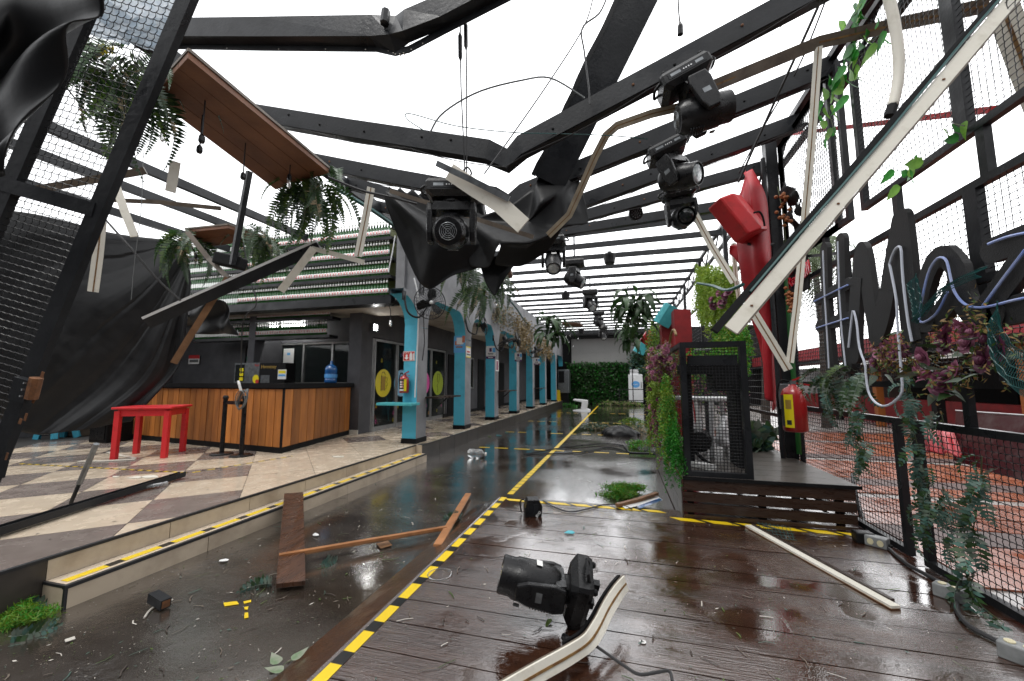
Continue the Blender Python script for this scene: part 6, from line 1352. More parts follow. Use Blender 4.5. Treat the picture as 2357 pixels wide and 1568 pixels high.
def poster(i, u0, v0, u1, v1, label, base_m, marks, side=False, nm='poster', curl=False):
    y = PY0[i]
    if side:
        a, c = PX(u0, v0, -3.895), PX(u1, v1, -3.895); return flat(nm, label, (-3.898, a.y, c.z), (-3.894, c.y, a.z), base_m, marks, 'poster', 'notices on the pillars', 'x')
    a, c = PY(u0, v0, y-.006), PY(u1, v1, y-.006); return flat(nm, label, (a.x, y-.009, c.z), (c.x, y-.005, a.z), base_m, marks, 'poster', 'notices on the pillars')
poster(1, 1045, 774, 1070, 812, 'blue hand-washing poster on the second pillar', 'sky_blue', [(.1, .6, .45, .7, 'skin_orange'), (.25, .85, .5, .9, 'paper'), (.75, 1, .6, 1, 'skin_orange'), (.2, .8, .30, .38, 'orange_paint'), (.05, .95, .02, .12, 'blue_label')])
poster(1, 1073, 797, 1083, 824, 'yellow-edged warning notice on the side of the second pillar', 'paper', [(0, 1, .9, 1, 'sticker_yellow'), (0, 1, 0, .1, 'sticker_yellow'), (.15, .85, .45, .6, 'ink_red'), (.1, .9, .2, .35, 'grey_wire')], True)
for i, (u0, v0, u1, v1), o in ((2, (1119, 797, 1140, 826), 'third'), (3, (1185, 812, 1201, 832), 'fourth'), (4, (1229, 824, 1242, 840), 'fifth')):
    poster(i, u0, v0, u1, v1, 'white and purple notice with round symbol on the %s pillar' % o, 'paper', [(0, 1, 0, .2, 'purple'), (.7, 1, .5, .85, 'sky_blue'), (.35, .62, .55, .85, 'purple'), (.2, .8, .38, .45, 'grey_wire'), (.2, .8, .28, .33, 'grey_wire'), (.25, .75, .07, .13, 'paper')])
poster(2, 1141, 828, 1148, 855, 'narrow white and red notice on the side of the third pillar', 'paper', [(.2, .8, .1, .9, 'rose_pink')], True)
for (y, z, nm) in ((8.55, 2.85, 'over the first sliding door'), (14.0, 2.7, 'inside the veranda past the third pillar')):
    t = thing('wall_light', 'small lit white flood light %s' % nm, 'lamp', (WX+.1, y, z), group='lit flood lights'); MB().box((WX+.02, y-.1, z-.1), (WX+.10, y+.1, z+.1)).build('housing', 'steel_grey', t); MB().box((WX+.101, y-.07, z-.07), (WX+.105, y+.07, z+.07)).build('lens', 'lamp_white', t)
# wall fans
def fan(label, c, face, r, arm):
    f = V(face).normalized(); t = thing('wall_fan', label, 'fan', c, group='black wall fans'); M = frame(V(c), f.cross(V((0, 0, 1))).normalized(), z=f)
    g = MB()
    for k in range(28): 
        a = 2*math.pi*k/28; g.tube([M @ V((.05*math.cos(a), .05*math.sin(a), .075)), M @ V((r*.6*math.cos(a), r*.6*math.sin(a), .07)), M @ V((r*math.cos(a), r*math.sin(a), 0)), M @ V((r*.6*math.cos(a), r*.6*math.sin(a), -.06)), M @ V((.05*math.cos(a), .05*math.sin(a), -.065))], .0034, 3, cap=False)
    for rr_, zz in ((r, 0), (r*.8, .045), (r*.8, -.04)): g.tube([M @ V((rr_*math.cos(2*math.pi*k/24), rr_*math.sin(2*math.pi*k/24), zz)) for k in range(25)], .010 if zz == 0 else .004, 4, cap=False)
    g.build('cage', 'black_steel', t)
    MB().lathe([(.05, -.20), (.07, -.18), (.07, -.07), (.03, -.05)], 12, M=M).build('motor', 'black_plastic', t)
    for k in range(3):
        b_ = MB(); A_ = Matrix.Rotation(2*math.pi*k/3+.4, 4, 'Z'); b_.add([M @ A_ @ V(p) for p in ((.02, -.02, .02), (r*.45, -.10, .03), (r*.88, -.06, .02), (r*.9, .06, -.02), (r*.4, .07, -.03), (.02, .02, -.02))], [(0, 1, 2, 3, 4, 5)]); b_.build('blade', 'black_plastic', t, solid=.004)
    MB().lathe([(.03, .03), (.035, .07), (.02, .082)], 10, M=M).build('hub_cap', 'white_plastic', t)
    MB().tube(path(arm, 16), .02, 7).build('arm', 'black_steel', t); MB().box(V(arm[0])+V((-.02, -.05, -.09)), V(arm[0])+V((.01, .05, .09))).build('wall_plate', 'black_steel', t)
def fan_at(label, u, v, x, face, r=.29):
    c = PX(u, v, x); fan(label, c, face, r, [(-3.885, c.y-.3, c.z+.1), (-3.8, c.y-.3, c.z-.22), (-3.65, c.y-.15, c.z-.30), c-V(face).normalized()*.16+V((0, 0, -.08))])
fan_at('black wall fan on the first pillar, blades seen through the cage', 990, 697, -3.50, (.85, -.75, -.05), .32)
fan_at('black wall fan past the second pillar, seen edge-on', 1112, 745, -3.5, (.9, .5, .3), .30)
fan_at('black wall fan past the fourth pillar seen from the side', 1192, 782, -3.5, (.85, .3, .2), .30)
fan_at('black wall fan tipped down beside the third pillar', 1165, 787, -3.55, (.4, .1, -.9), .30)
fan_at('black wall fan tipped down beside the fifth pillar', 1235, 808, -3.55, (.3, .1, -.9), .32)
cable('white conduit running down the corridor side of the first pillar', [(953, 640, 7.6), (963, 690, 7.6), (962, 760, 7.6), (958, 850, 7.6), (955, 915, 7.6)], .014, 'white_plastic')
for k, dx in enumerate((0, .07, .14)): tag(MB().bar((-3.89, 7.22+dx, 3.3), (-3.89, 7.22+dx, 4.6), .022, .022).build('conduit', 'grey_plaster' if k == 1 else 'black_steel'), '%s of three upright conduits at the near end of the arcade wall' % ('left', 'middle', 'right')[k], 'conduit', 'arcade conduits')
cable('black knotted cord dangling on the first pillar side', [(975, 720, 7.7), (976, 760, 7.7), (977, 790, 7.7), (972, 830, 7.7)], .01)
bl = thing('bare_bulb', 'bare bulb on a curled wire below the canopy', 'lamp', PD(898, 745, 8.0)); MB().tube(path([PD(885, 708, 8.0), PD(893, 700, 8.0), PD(899, 715, 8.0), PD(899, 735, 8.0)], 12), .008, 5).build('wire', 'rope', bl); MB().lathe([(.02, .04), (.03, .0), (.035, -.05), (.01, -.09)], 10, M=Matrix.Translation(PD(899, 742, 8.0))).build('bulb', 'bulb', bl, smooth=True)
# ================================================================ CORRIDOR, FAR END
ac = thing('air_cooler', 'grey evaporative air cooler beside the last pillar', 'air cooler', PY(1297, 880, 26.5)); a, c = PY(1284, 851, 26.5), PY(1310, 905, 26.5)
MB().box((a.x, 26.5, c.z), (c.x, 27.3, a.z)).build('cabinet', 'steel_grey', ac, bevel=.03); MB().box((a.x+.06, 26.48, (a.z+c.z)/2-.1), (a.x+.42, 26.499, a.z-.1)).build('grille', 'black_matt', ac); MB().box((a.x+.1, 26.6, 0.0), (c.x-.1, 27.2, c.z)).build('stand', 'black_matt', ac)
hz = thing('ice_chest', 'white upright ice freezer with round blue logo by the far wall', 'freezer', PY(1462, 925, 27.5)); a, c = PY(1446, 862, 27.5), PY(1481, 926, 27.5)
MB().box((a.x, 27.5, c.z), (c.x, 28.3, a.z)).build('cabinet', 'white_plastic', hz, bevel=.02); MB().box((a.x+.08, 27.485, c.z+.12), (c.x-.05, 27.499, a.z-.05)).build('door', 'white_plastic', hz)
MB().box((a.x+.12, 27.6, a.z), (c.x-.25, 28.2, a.z+.32)).build('header', 'white_plastic', hz)
text('HIELO', .25, Matrix.Translation(((a.x+c.x)/2-.06, 27.595, a.z+.17)) @ Matrix.Rotation(math.pi/2, 4, 'X'), 'ink', hz)
MB().prism(ellipse(((a.x+c.x)/2, 27.482, (a.z+c.z)/2+.25), (.26, 0, 0), (0, 0, .22)), (0, -.004, 0)).build('logo_disc', 'blue_label', hz); text('arctic', .16, Matrix.Translation(((a.x+c.x)/2, 27.472, (a.z+c.z)/2+.25)) @ Matrix.Rotation(math.pi/2, 4, 'X'), 'paper', hz)
MB().box((c.x-.12, 27.46, c.z+.9), (c.x-.08, 27.484, c.z+1.3)).build('handle', 'steel_grey', hz)
rl = thing('railing', 'dark steel railing in front of the white freezer', 'railing', PY(1450, 930, 27))
a, c = PY(1425, 890, 26.8), PY(1500, 890, 26.8)
for z in (.35, 1.05): MB().bar((a.x, 26.8, z), (2.1, 26.8, z), .05, .05).build('rail', 'black_steel', rl)
for k in range(4): MB().bar((a.x+k*.85, 26.8, 0), (a.x+k*.85, 26.8, 1.05 if k != 1 else 2.4), .06, .06).build('post', 'black_steel', rl)
clump('green_wall', 'dense dark leafy green wall under the video screen', ((PY(1312, 900, 28.3).x+PY(1445, 900, 28.3).x)/2, 28.2, 1.45), (2.15, .22, 1.42), 9000, .15, ('wallgreen', 'wallgreen', 'fern', 'fern', 'ivy'), 41, even=True)
clump('green_wall', 'leafy planting right of the screen behind the freezer', (1.3, 28.2, 2.6), (.7, .3, 1.5), 2200, .16, ('wallgreen', 'fern', 'fern_teal'), 42)
rn = random.Random(50)
clump('floor_plants', 'low debris of dry leaves along the foot of the far wall', (.2, 26.6, .16), (1.6, .4, .16), 1300, .10, ('dried', 'ivy_light', 'fern', 'dried'), 43)
clump('floor_plants', 'small tuft of green at the far end of the corridor by yellow stand', (-3.0, 25.0, .1), (.6, .25, .09), 400, .10, ('moss_bright', 'fern'), 44)
yc = thing('yellow_stand', 'yellow wet-floor stand beside the far left pillar', 'stand', PZ(1280, 927, 0)); a = PY(1278, 905, 26); 
MB().prism([(a.x-.1, 26, .3), (a.x+.35, 26, .3), (a.x+.3, 26, 1.0), (a.x-.02, 26, 1.0)], (0, .04, 0)).build('panel', 'yellow_tape', yc); MB().box((a.x-.08, 26.05, .3), (a.x+.3, 26.4, .36)).build('foot', 'yellow_tape', yc)
# fallen white chair
wc = thing('white_chair', 'white one-piece plastic chair lying tipped over in the flooded corridor', 'chair', PZ(1337, 950, 0))
Yc = 21.6; prof = [(1319, 919), (1336, 920), (1352, 922), (1352, 930), (1350, 941), (1358, 944), (1358, 950), (1330, 951), (1318, 949), (1318, 945), (1337, 942), (1339, 926), (1319, 922)]
MB().prism([PY(u, v, Yc) for u, v in prof[2:]+prof[:2]], (0, .46, 0)).build('shell', 'white_plastic', wc, bevel=.015)
MB().prism([PY(u, v, Yc-.02) for u, v in ((1318, 946), (1358, 945), (1358, 951), (1330, 952), (1318, 950))], (0, .5, 0)).build('seat', 'white_plastic', wc, bevel=.01)
# red columns and lantern boxes
rd = lambda u0, v0, u1, v1, Y, dep, lab: tag(MB().prism([PY(u0, v0, Y), PY(u1, v0, Y), V((PY(u1, v0, Y).x, Y, 0)), V((PY(u0, v0, Y).x, Y, 0))], (0, dep, 0)).build('red_column', 'dark_red'), lab, 'column', 'dark red columns')
rd(1551, 712, 1590, 900, 8.9, .5, 'dark red square column rising behind the roses, right one'); rd(1522, 742, 1550, 900, 9.6, .5, 'dark red square column rising behind the roses, left one')
def lantern(label, c, ax, s, m_, cat='box'):
    M = frame(V(c), ax, z=(.25, -.2, 1)); t = thing('lantern_box', label, cat, c, group='tilted lantern boxes'); hx, hy, hz_ = s
    m = MB(); pr = [(-hx, -hy*.5), (-hx*.5, -hy), (hx, -hy), (hx, hy), (-hx, hy)]
    m.prism([M @ V((x, y, -hz_)) for x, y in pr], M.to_3x3() @ V((0, 0, 2*hz_))); m.build('shell', m_, t, bevel=.008)
    m = MB(); m.prism([M @ V((x*.86, y*.86, -hz_-.004)) for x, y in pr], M.to_3x3() @ V((0, 0, .003))); m.build('end_panel', m_, t); return t
lt_ = thing('lantern_box', 'big red hexagonal lantern box tilted at the top of the red cloth column', 'box', PD(1695, 495, 5.2), group='tilted lantern boxes')
ax0 = (PD(1672, 545, 5.1)-PD(1640, 470, 5.1)).normalized(); q1 = [PD(u, v, t) for u, v, t in ((1628, 480, 5.3), (1655, 455, 5.0), (1688, 443, 5.0), (1705, 448, 5.3), (1690, 470, 5.6), (1655, 490, 5.6))]
MB().prism(q1, PD(1755, 545, 5.0)-PD(1688, 462, 5.05)).build('shell', 'red_paint', lt_, bevel=.025)
MB().tube(path([PD(1735, 490, 4.95), PD(1748, 488, 4.95), PD(1756, 500, 4.95), PD(1760, 520, 5.0)], 12), .012, 6).build('flex', 'black_matt', lt_)
lantern('turquoise lantern box tilted beside the dark red columns', PD(1534, 726, 9.0), (1, .2, -.6), (.17, .13, .24), 'turq_shelf')
lantern('small bright red lantern box tilted at the left of the red columns', PD(1491, 778, 13.0), (1, .2, -.7), (.16, .13, .22), 'red_paint')
lantern('turquoise lantern box hanging beside the screen', PD(1475, 800, 20.0), (1, .2, -.5), (.25, .2, .3), 'turq_shelf')
rcx = thing('cloth_column', 'tall red cloth wrapped column by the black post', 'column', PD(1740, 900, 5.6))
sheet([[PD(u, v, t) for u, v, t in r] for r in ([(1717, 392, 5.6), (1719, 395, 5.6), (1722, 398, 5.65)], [(1698, 450, 5.6), (1730, 440, 5.35), (1768, 470, 5.7)], [(1688, 520, 5.6), (1738, 510, 5.3), (1778, 515, 5.7)], [(1694, 590, 5.6), (1745, 590, 5.25), (1790, 590, 5.7)], [(1712, 680, 5.6), (1758, 680, 5.45), (1792, 680, 5.7)], [(1738, 770, 5.6), (1765, 770, 5.48), (1793, 770, 5.7)], [(1745, 800, 5.6), (1768, 830, 5.5), (1793, 860, 5.7)], [(1762, 900, 5.6), (1775, 925, 5.5), (1790, 948, 5.65)])], 30, 60, dsp([(.05, 6, 2, 0), (.02, 14, 5, 1)])).build('cloth', 'red_cloth', rcx, smooth=True, solid=.006)
sheet([[PD(u, v, t) for u, v, t in r] for r in ([(1680, 565, 5.75), (1705, 560, 5.7), (1730, 560, 5.7)], [(1682, 590, 5.75), (1705, 600, 5.7), (1735, 605, 5.7)], [(1715, 612, 5.75), (1725, 618, 5.7), (1740, 625, 5.7)])], 12, 10, dsp([(.03, 6, 3, 0)])).build('flap', 'red_cloth', rcx, smooth=True, solid=.005)
cable('black tie strap round the red cloth column', [(1720, 562, 5.35), (1755, 566, 5.3), (1790, 560, 5.5)], .02)
# ================================================================ THINGS ON THE WET FLOOR
def board(name, label, corners, z, th, m_, m2=None, cat='plank', lift=None, group='boards on the ground'):
    P = [PZ(u, v, z) for u, v in corners]
    if lift: P = [p+V((0, 0, l)) for p, l in zip(P, lift)]
    t = thing(name, label, cat, P[0], group=group); MB().prism(P, (0, 0, th)).build('board', m_, t, bevel=.003)
    if m2: c = sum(P, V((0, 0, 0)))/4; MB().prism([c+(p-c)*1.004-V((0, 0, .004)) for p in P], (0, 0, th*.8)).build('edge', m2, t)
    return t
mat('plank_wet', (.12, .05, .024), (.06, .026, .014), rough=.3, rv=.08, scale=3, st=(7, 1, 1), bump=.2, bs=14)
a, c = PZ(667, 1362, .0), PZ(667, 1362, .0)
P0, P1 = PZ(635, 1355, .03), PZ(703, 1348, .03); Q0, Q1 = PX(654, 1143, -3.72), PX(698, 1139, -3.68)
pk = thing('wide_plank', 'wide reddish-brown plank propped on the beige step', 'plank', P0, group='boards on the ground')
MB().prism([P0, P1, Q1, Q0], (P1-P0).cross(Q0-P0).normalized()*.035).build('board', 'plank_wet', pk, bevel=.003)
mat('batten_orange', (.46, .20, .075), (.30, .12, .04), rough=.45, scale=6, bump=.15)
bt = thing('orange_batten', 'thin orange-brown batten resting across the wide plank', 'batten', PZ(640, 1280, .06), group='battens on the ground'); a, c = PZ(642, 1279, .10), PZ(1027, 1214, .06); MB().bar(a, c, .045, .022).build('board', 'batten_orange', bt); MB().bar(a-V((0, 0, .016)), c-V((0, 0, .016)), .046, .010).build('edge', 'raw_wood', bt)
bt = thing('orange_batten', 'broken orange batten leaning on the deck edge', 'batten', PZ(1005, 1258, .05), group='battens on the ground'); a, c = PZ(1007, 1256, .06), PZ(1078, 1137, .04); MB().bar(a, c, .075, .02).build('board', 'batten_orange', bt)
board('cardboard_scrap', 'torn brown scrap under the thin orange batten', [(866, 1253), (893, 1245), (903, 1256), (876, 1264)], .01, .006, 'raw_wood', cat='scrap')
# short square tube offcut
a, c = PZ(352, 1372, .055), PZ(378, 1388, .04); so = thing('tube_offcut', 'short black square tube offcut on the wet floor', 'offcut', a); MB().bar(a, a+(c-a).normalized()*.16, .06, .06).build('tube', 'black_steel', so); e = a+(c-a).normalized()*.1605; MB().bar(e, e+(c-a).normalized()*.002, .045, .045).build('rusty_end', 'rust', so)
def twig(label, pts, z, r, m_, cat='stick', nm='white_stick'): return tag(MB().tube(path([PZ(u, v, z) for u, v in pts], 10), r, 5).build(nm, m_), label, cat, 'small litter')
twig('bent pale stick lying by the square tube offcut', [(332, 1422), (350, 1400), (385, 1385), (398, 1380)], .012, .006, 'debris')
board('wood_chip', 'pale splintered wood chip on the wet floor lower left', [(148, 1474), (172, 1466), (174, 1472), (150, 1480)], .008, .006, 'debris', cat='scrap')
ym = MB()
for pl in ([(514, 1388), (545, 1384), (550, 1391), (517, 1396)], [(560, 1385), (578, 1381), (578, 1386), (562, 1390)], [(562, 1398), (572, 1396), (570, 1404), (563, 1403)], [(563, 1411), (571, 1410), (572, 1422), (562, 1424)]):
    pass
for k, pl in enumerate(([(514, 1388), (545, 1384), (550, 1391), (517, 1396)], [(560, 1385), (578, 1381), (578, 1386), (562, 1390)], [(562, 1398), (572, 1396), (570, 1404), (563, 1403)], [(563, 1411), (571, 1410), (572, 1422), (562, 1424)])):
    tag(MB().prism([PZ(u, v, .004) for u, v in pl][::-1], (0, 0, .0015)).build('paint_flake', 'yellow_tape'), ('longest torn bit of yellow tape on the wet floor', 'upper right bit of yellow tape of the broken mark', 'middle small bit of yellow tape of the broken mark', 'lowest blob of yellow tape of the broken mark')[k], 'tape', 'yellow floor lines')
# bottle, bag, rods
pb_ = thing('plastic_bottle', 'clear crushed plastic bottle floating on the wet floor', 'bottle', PZ(1095, 1045, .08)); p = PZ(1095, 1044, .09); MB().lathe([(.03, -.17), (.085, -.14), (.09, -.02), (.08, 0), (.09, .03), (.085, .12), (.03, .16), (.03, .19)], 14, M=frame(p, (0, .3, 1), z=(1, .25, .05))).build('body', 'clear_plastic', pb_, smooth=True); MB().lathe([(.034, .185), (.034, .215)], 10, M=frame(p, (0, .3, 1), z=(1, .25, .05))).build('cap', 'cap_white', pb_)
gb_ = thing('rubbish_bag', 'black rubbish bag lying on the wet corridor floor', 'bag', PZ(1425, 1005, 0)); c = PZ(1428, 1003, .0)
def bagf(u, v):
    th = u*2*math.pi; ph = v*math.pi*.5; r = 1+.16*noise.noise(V((math.cos(th)*2, math.sin(th)*2, v*3)))+.05*math.sin(9*th); return c+V((.50*math.cos(th)*math.cos(ph)*r, .30*math.sin(th)*math.cos(ph)*r, .26*math.sin(ph)*r))
MB().grid(bagf, 40, 16).build('bag', 'tarp', gb_, smooth=True)
tag(MB().bar(PZ(1448, 1043, .05), PZ(1520, 1045, .05), .05, .04).build('black_bar', 'black_steel'), 'black metal bar lying at the planter foot', 'bar', 'small litter')
tag(MB().tube(path([PZ(1206, 1046, .02), PZ(1300, 1030, .03), PZ(1380, 1022, .03), PZ(1430, 1025, .02), PZ(1448, 1042, .02)], 20)+path([PZ(1448, 1042, .02), PZ(1400, 1030, .02), PZ(1330, 1042, .02), PZ(1206, 1046, .02)], 20)[1:], .014, 5).build('bent_wire', 'black_steel'), 'long bent black wire frame flat on the wet floor', 'wire')
def heap(label, u, v, r, n, leaf, mats, seed, z=.08, el=3): c = PZ(u, v, 0); clump('plant_debris', label, c+V((0, 0, z)), r, n, leaf, mats, seed, 'plant debris', 'torn plants on the floor', el)
heap('bright green torn plant clump on the floor beside the booth corner', 1432, 1140, (.38, .28, .12), 4200, .045, ('moss', 'moss_bright', 'moss'), 61, .07, 5)
heap('teal and cream torn garland around the black rubbish bag', 1395, 992, (.7, .35, .12), 900, .09, ('fern_teal', 'dried', 'fern'), 62)
heap('torn garland with dry flowers right of the black rubbish bag', 1475, 1000, (.6, .35, .12), 800, .08, ('fern_teal', 'dried', 'dried'), 63)
heap('bright green tuft near the black bar on the floor', 1480, 1033, (.35, .2, .12), 700, .06, ('moss_bright', 'moss'), 64)
heap('pale green tuft on the floor farther down beside the planting', 1462, 975, (.55, .3, .14), 700, .08, ('moss', 'fern_light'), 65)
heap('bright green grass-like mat at the lower left corner', 22, 1428, (.26, .13, .05), 3000, .038, ('moss', 'moss', 'moss_bright'), 66, .04, 7)
for k, (u, v, a, lab) in enumerate(((55, 1395, .4, 'dark teal leaf frond lying at the foot of the terrace wall'), (20, 1465, .2, 'grey-green frond below the grass-like mat'), (735, 1300, .7, 'teal feather frond half under the wide plank'), (625, 1345, 2.6, 'teal frond tip left of the wide plank'), (1030, 1187, .1, 'small teal frond by the deck edge'), (1060, 1187, 3.1, 'second small teal frond by the deck edge'), (1315, 985, 1.0, 'teal frond left of the rubbish bag'))):
    p = PZ(u, v, .03); t = thing('fern_frond', lab, 'plant debris', p, group='fronds on the floor'); me = (FT[0], FT[1])[k % 2]
    for q in range(2): put(me, t, Matrix.Translation(p) @ Matrix.Rotation(a+q*.5, 4, 'Z') @ Matrix.Rotation(1.5, 4, 'X') @ Matrix.Scale(.55, 4), 'frond')
lv = thing('leaf_sprig', 'sprig of three variegated heart leaves at the bottom edge', 'leaf', PZ(650, 1525, .0))
mat('caladium', (.13, .24, .10), (.30, .32, .24), rough=.4, scale=22); LC = leaf_mesh(.095, .06, 'caladium', -.2)
for u, v, a in ((672, 1520, 1.3), (640, 1528, 2.7), (652, 1543, 3.5)): put(LC, lv, Matrix.Translation(PZ(u, v, .02)) @ Matrix.Rotation(a, 4, 'Z'), 'leaf')
MB().tube(path([PZ(672, 1520, .02), PZ(655, 1528, .015), PZ(648, 1545, .01)], 8), .003, 4).build('stem', 'stem', lv)
for k, (u, v, m_, s, lab) in enumerate(((1148, 1003, 'cyan_bit', .09, 'turquoise plastic chip in the water, left'), (1166, 996, 'cyan_bit', .09, 'turquoise plastic chip in the water, right'), (1126, 1005, 'moss', .05, 'lime plastic scrap in the water'), (515, 1292, 'paper', .05, 'crumpled white tissue on the wet floor'), (727, 1233, 'paper', .05, 'pale paper scrap right of the wide plank'), (1311, 1228, 'cyan_bit', .05, 'light blue plastic scrap on the deck'))):
    p = PZ(u, v, .125 if k == 5 else .006); r_ = random.Random(k); P = [p+V((s*math.cos(a)*r_.uniform(.6, 1.2), s*.7*math.sin(a)*r_.uniform(.6, 1.2), r_.uniform(0, .012))) for a in (0, 1.2, 2.2, 3.3, 4.4, 5.4)]
    tag(MB().prism(P, (0, 0, .004)).build('plastic_scrap', m_), lab, 'scrap', 'small litter')
board('sign_board', 'fallen white and blue printed board by the booth corner', [(1420, 1158), (1510, 1140), (1525, 1152), (1440, 1172)], .13, .006, 'paper', cat='board')
board('blue_stripe', 'blue printed strip on the fallen board', [(1465, 1166), (1518, 1147), (1524, 1151), (1474, 1171)], .137, .0015, 'water_blue', cat='print')
bt = thing('brown_batten', 'brown curved batten lying over the fallen printed board', 'batten', PZ(1425, 1160, .15), group='battens on the ground'); MB().ribbon([PZ(1420, 1163, .15), PZ(1470, 1150, .16), PZ(1512, 1136, .17)], .05, .03).build('board', 'raw_wood', bt)
# small loose debris everywhere
rn = random.Random(99); m = MB()
def bit(x, y, z, s, mi):
    a = rn.uniform(0, 6.28); l = s*rn.uniform(.6, 1.6); w_ = s*rn.uniform(.15, .6); d = V((math.cos(a), math.sin(a), rn.uniform(-.1, .1)))*l; e = V((-math.sin(a), math.cos(a), rn.uniform(-.1, .1)))*w_; p = V((x, y, z+.003))
    m.add([p-d, p+e, p+d, p-e], [(0, 1, 2, 3)], mi)
for k in range(5200):
    y = 1.2+rn.random()**1.6*24; x = rn.uniform(-3.58, -1.64) if y < 4.9 else rn.uniform(-3.65, .5 if y < 8 else 1.8); bit(x, y, .003, .005 if rn.random() < .9 else .013, rn.choice((0, 0, 1, 1, 2, 2, 3)))
for k in range(1300): bit(rn.uniform(-1.35, 2.15), 1.2+rn.random()*3.4, .124, .004 if rn.random() < .88 else .011, rn.choice((0, 0, 1, 1, 2, 3, 3)))
for k in range(500): bit(rn.uniform(-8, -3.9), 1.6+rn.random()*5.5, .303, .006 if rn.random() < .85 else .016, rn.choice((2, 2, 4, 4, 0)))
def tw(x, y, z):
    a = rn.uniform(0, 6.28); l = rn.uniform(.015, .05); d = V((math.cos(a), math.sin(a), 0))*l; e = V((-math.sin(a), math.cos(a), 0)); p = V((x, y, z+.004)); w_ = rn.uniform(.0015, .004); b_ = e*rn.uniform(-.3, .3)*l
    m.add([p-d-e*w_, p+b_-e*w_, p+d-e*w_, p+d+e*w_, p+b_+e*w_, p-d+e*w_], [(0, 1, 4, 5), (1, 2, 3, 4)], rn.choice((0, 1, 2, 2, 3, 4, 4)))
for k in range(420): y = 1.2+rn.random()**1.3*16; tw(rn.uniform(-3.58, -1.8) if y < 4.9 else rn.uniform(-3.65, .5 if y < 8 else 1.8), y, .003)
for k in range(150): tw(rn.uniform(-1.3, 2.1), 1.3+rn.random()*3.3, .123)
o = m.build('small_debris', ['debris', 'fern_light', 'old_wood', 'fern_teal', 'trunk'], kind='stuff'); tag(o, 'tiny scattered leaf and paper litter over wet floor and deck', 'litter')
for k, (u, v, s) in enumerate(((310, 1100, .10), (345, 1098, .14), (640, 1028, .08), (268, 1098, .06), (780, 1052, .12))):
    p = PZ(u, v, .303); r_ = random.Random(k+5); P = [p+V((s*math.cos(a)*r_.uniform(.5, 1.2), s*.5*math.sin(a)*r_.uniform(.5, 1.2), 0)) for a in (0, 1, 2, 3, 4, 5)]
    tag(MB().prism(P, (0, 0, .008)).build('plaster_flake', 'white_paint'), 'flake of white plaster on the terrace tiles, %s' % ('by the black channel', 'largest by the black channel', 'at the counter corner', 'left of the black channel', 'right of the counter')[k], 'flake', 'plaster flakes')
# ================================================================ THINGS ON THE DECK
# fallen stage light: base plate upright, head lying to the left
c = PZ(1335, 1430, .12)
ML = Matrix.Translation(PD(1352, 1366, 2.28)) @ frame(V((0, 0, 0)), V((.25, -.42, .87)), z=(CR @ V((1, .05, .15))).normalized()).to_4x4() @ Matrix.Scale(.84, 4)
fl = head_light('black stage light fallen on its side on the wet deck', None, None, 62, 4, name='fallen_stage_light', M0=ML, group='moving-head stage lights')
# broken white plank in the foreground
bw = thing('broken_plank', 'snapped white plank with brown glue line in the foreground', 'plank', PZ(1370, 1470, .12))
Pb = [PZ(1150, 1600, .17), PZ(1235, 1552, .175), PZ(1315, 1500, .19), PZ(1352, 1462, .20), PZ(1362, 1445, .20), PZ(1385, 1405, .20), PZ(1412, 1365, .19), PZ(1440, 1352, .165)]
Pb = [PD(1150, 1600, 1.66), PD(1235, 1550, 1.77), PD(1310, 1508, 1.87), PD(1354, 1478, 1.96), PD(1378, 1444, 2.03), PD(1400, 1400, 2.15), PD(1424, 1362, 2.26), PD(1440, 1342, 2.35)]
up = (CAM-V((-.1, 2.2, .3))).normalized(); up = (up+V((.35, -.2, -.25))).normalized()
Pb = path(Pb, 28)
MB().ribbon(Pb, .078, .014, up).build('face', 'white_paint', bw); MB().ribbon([p-up*.0125 for p in Pb], .081, .010, up).build('backing', 'old_wood', bw); MB().ribbon([p+up*.0095 for p in Pb], .011, .004, up).build('glue_line', 'glue', bw)
MB().ribbon([p-up*.02+V((-.03, .05, .0)) for p in Pb[8:]], .03, .02, up).build('rear_strip', 'black_matt', bw)
wt_ = thing('white_batten', 'long white batten with dark edge lying on the right of the deck', 'batten', PZ(1725, 1210, .14), group='battens on the ground'); a, c = PZ(1722, 1210, .135), PZ(2062, 1398, .135); d = (c-a).normalized(); s = V((d.y, -d.x, 0)); s = s if s.y > 0 else -s
MB().bar(a, c, .06, .016).build('face', 'white_paint', wt_); MB().bar(a+s*.045+V((0, 0, .004)), c+s*.045-d*.06+V((0, 0, .004)), .026, .028).build('dark_edge', 'booth_wood', wt_); MB().bar(a-s*.001-V((0, 0, .010)), c-s*.001-V((0, 0, .010)), .064, .006).build('backing', 'raw_wood', wt_)
gn = MB(); 
for k in range(9): gn.tube([PZ(1745+k*9, 1200+k*1.5, .14), PZ(1755+k*9, 1232+k*1.2, .14)], .002, 3, cap=False)
for k in range(5): gn.tube([PZ(1742+k*3, 1204+k*7, .141), PZ(1822+k*3, 1216+k*7, .141)], .002, 3, cap=False)
tag(gn.build('green_net', 'teal_wire', kind='stuff'), 'scrap of green wire net by the head of the white batten', 'net', 'green wire net')
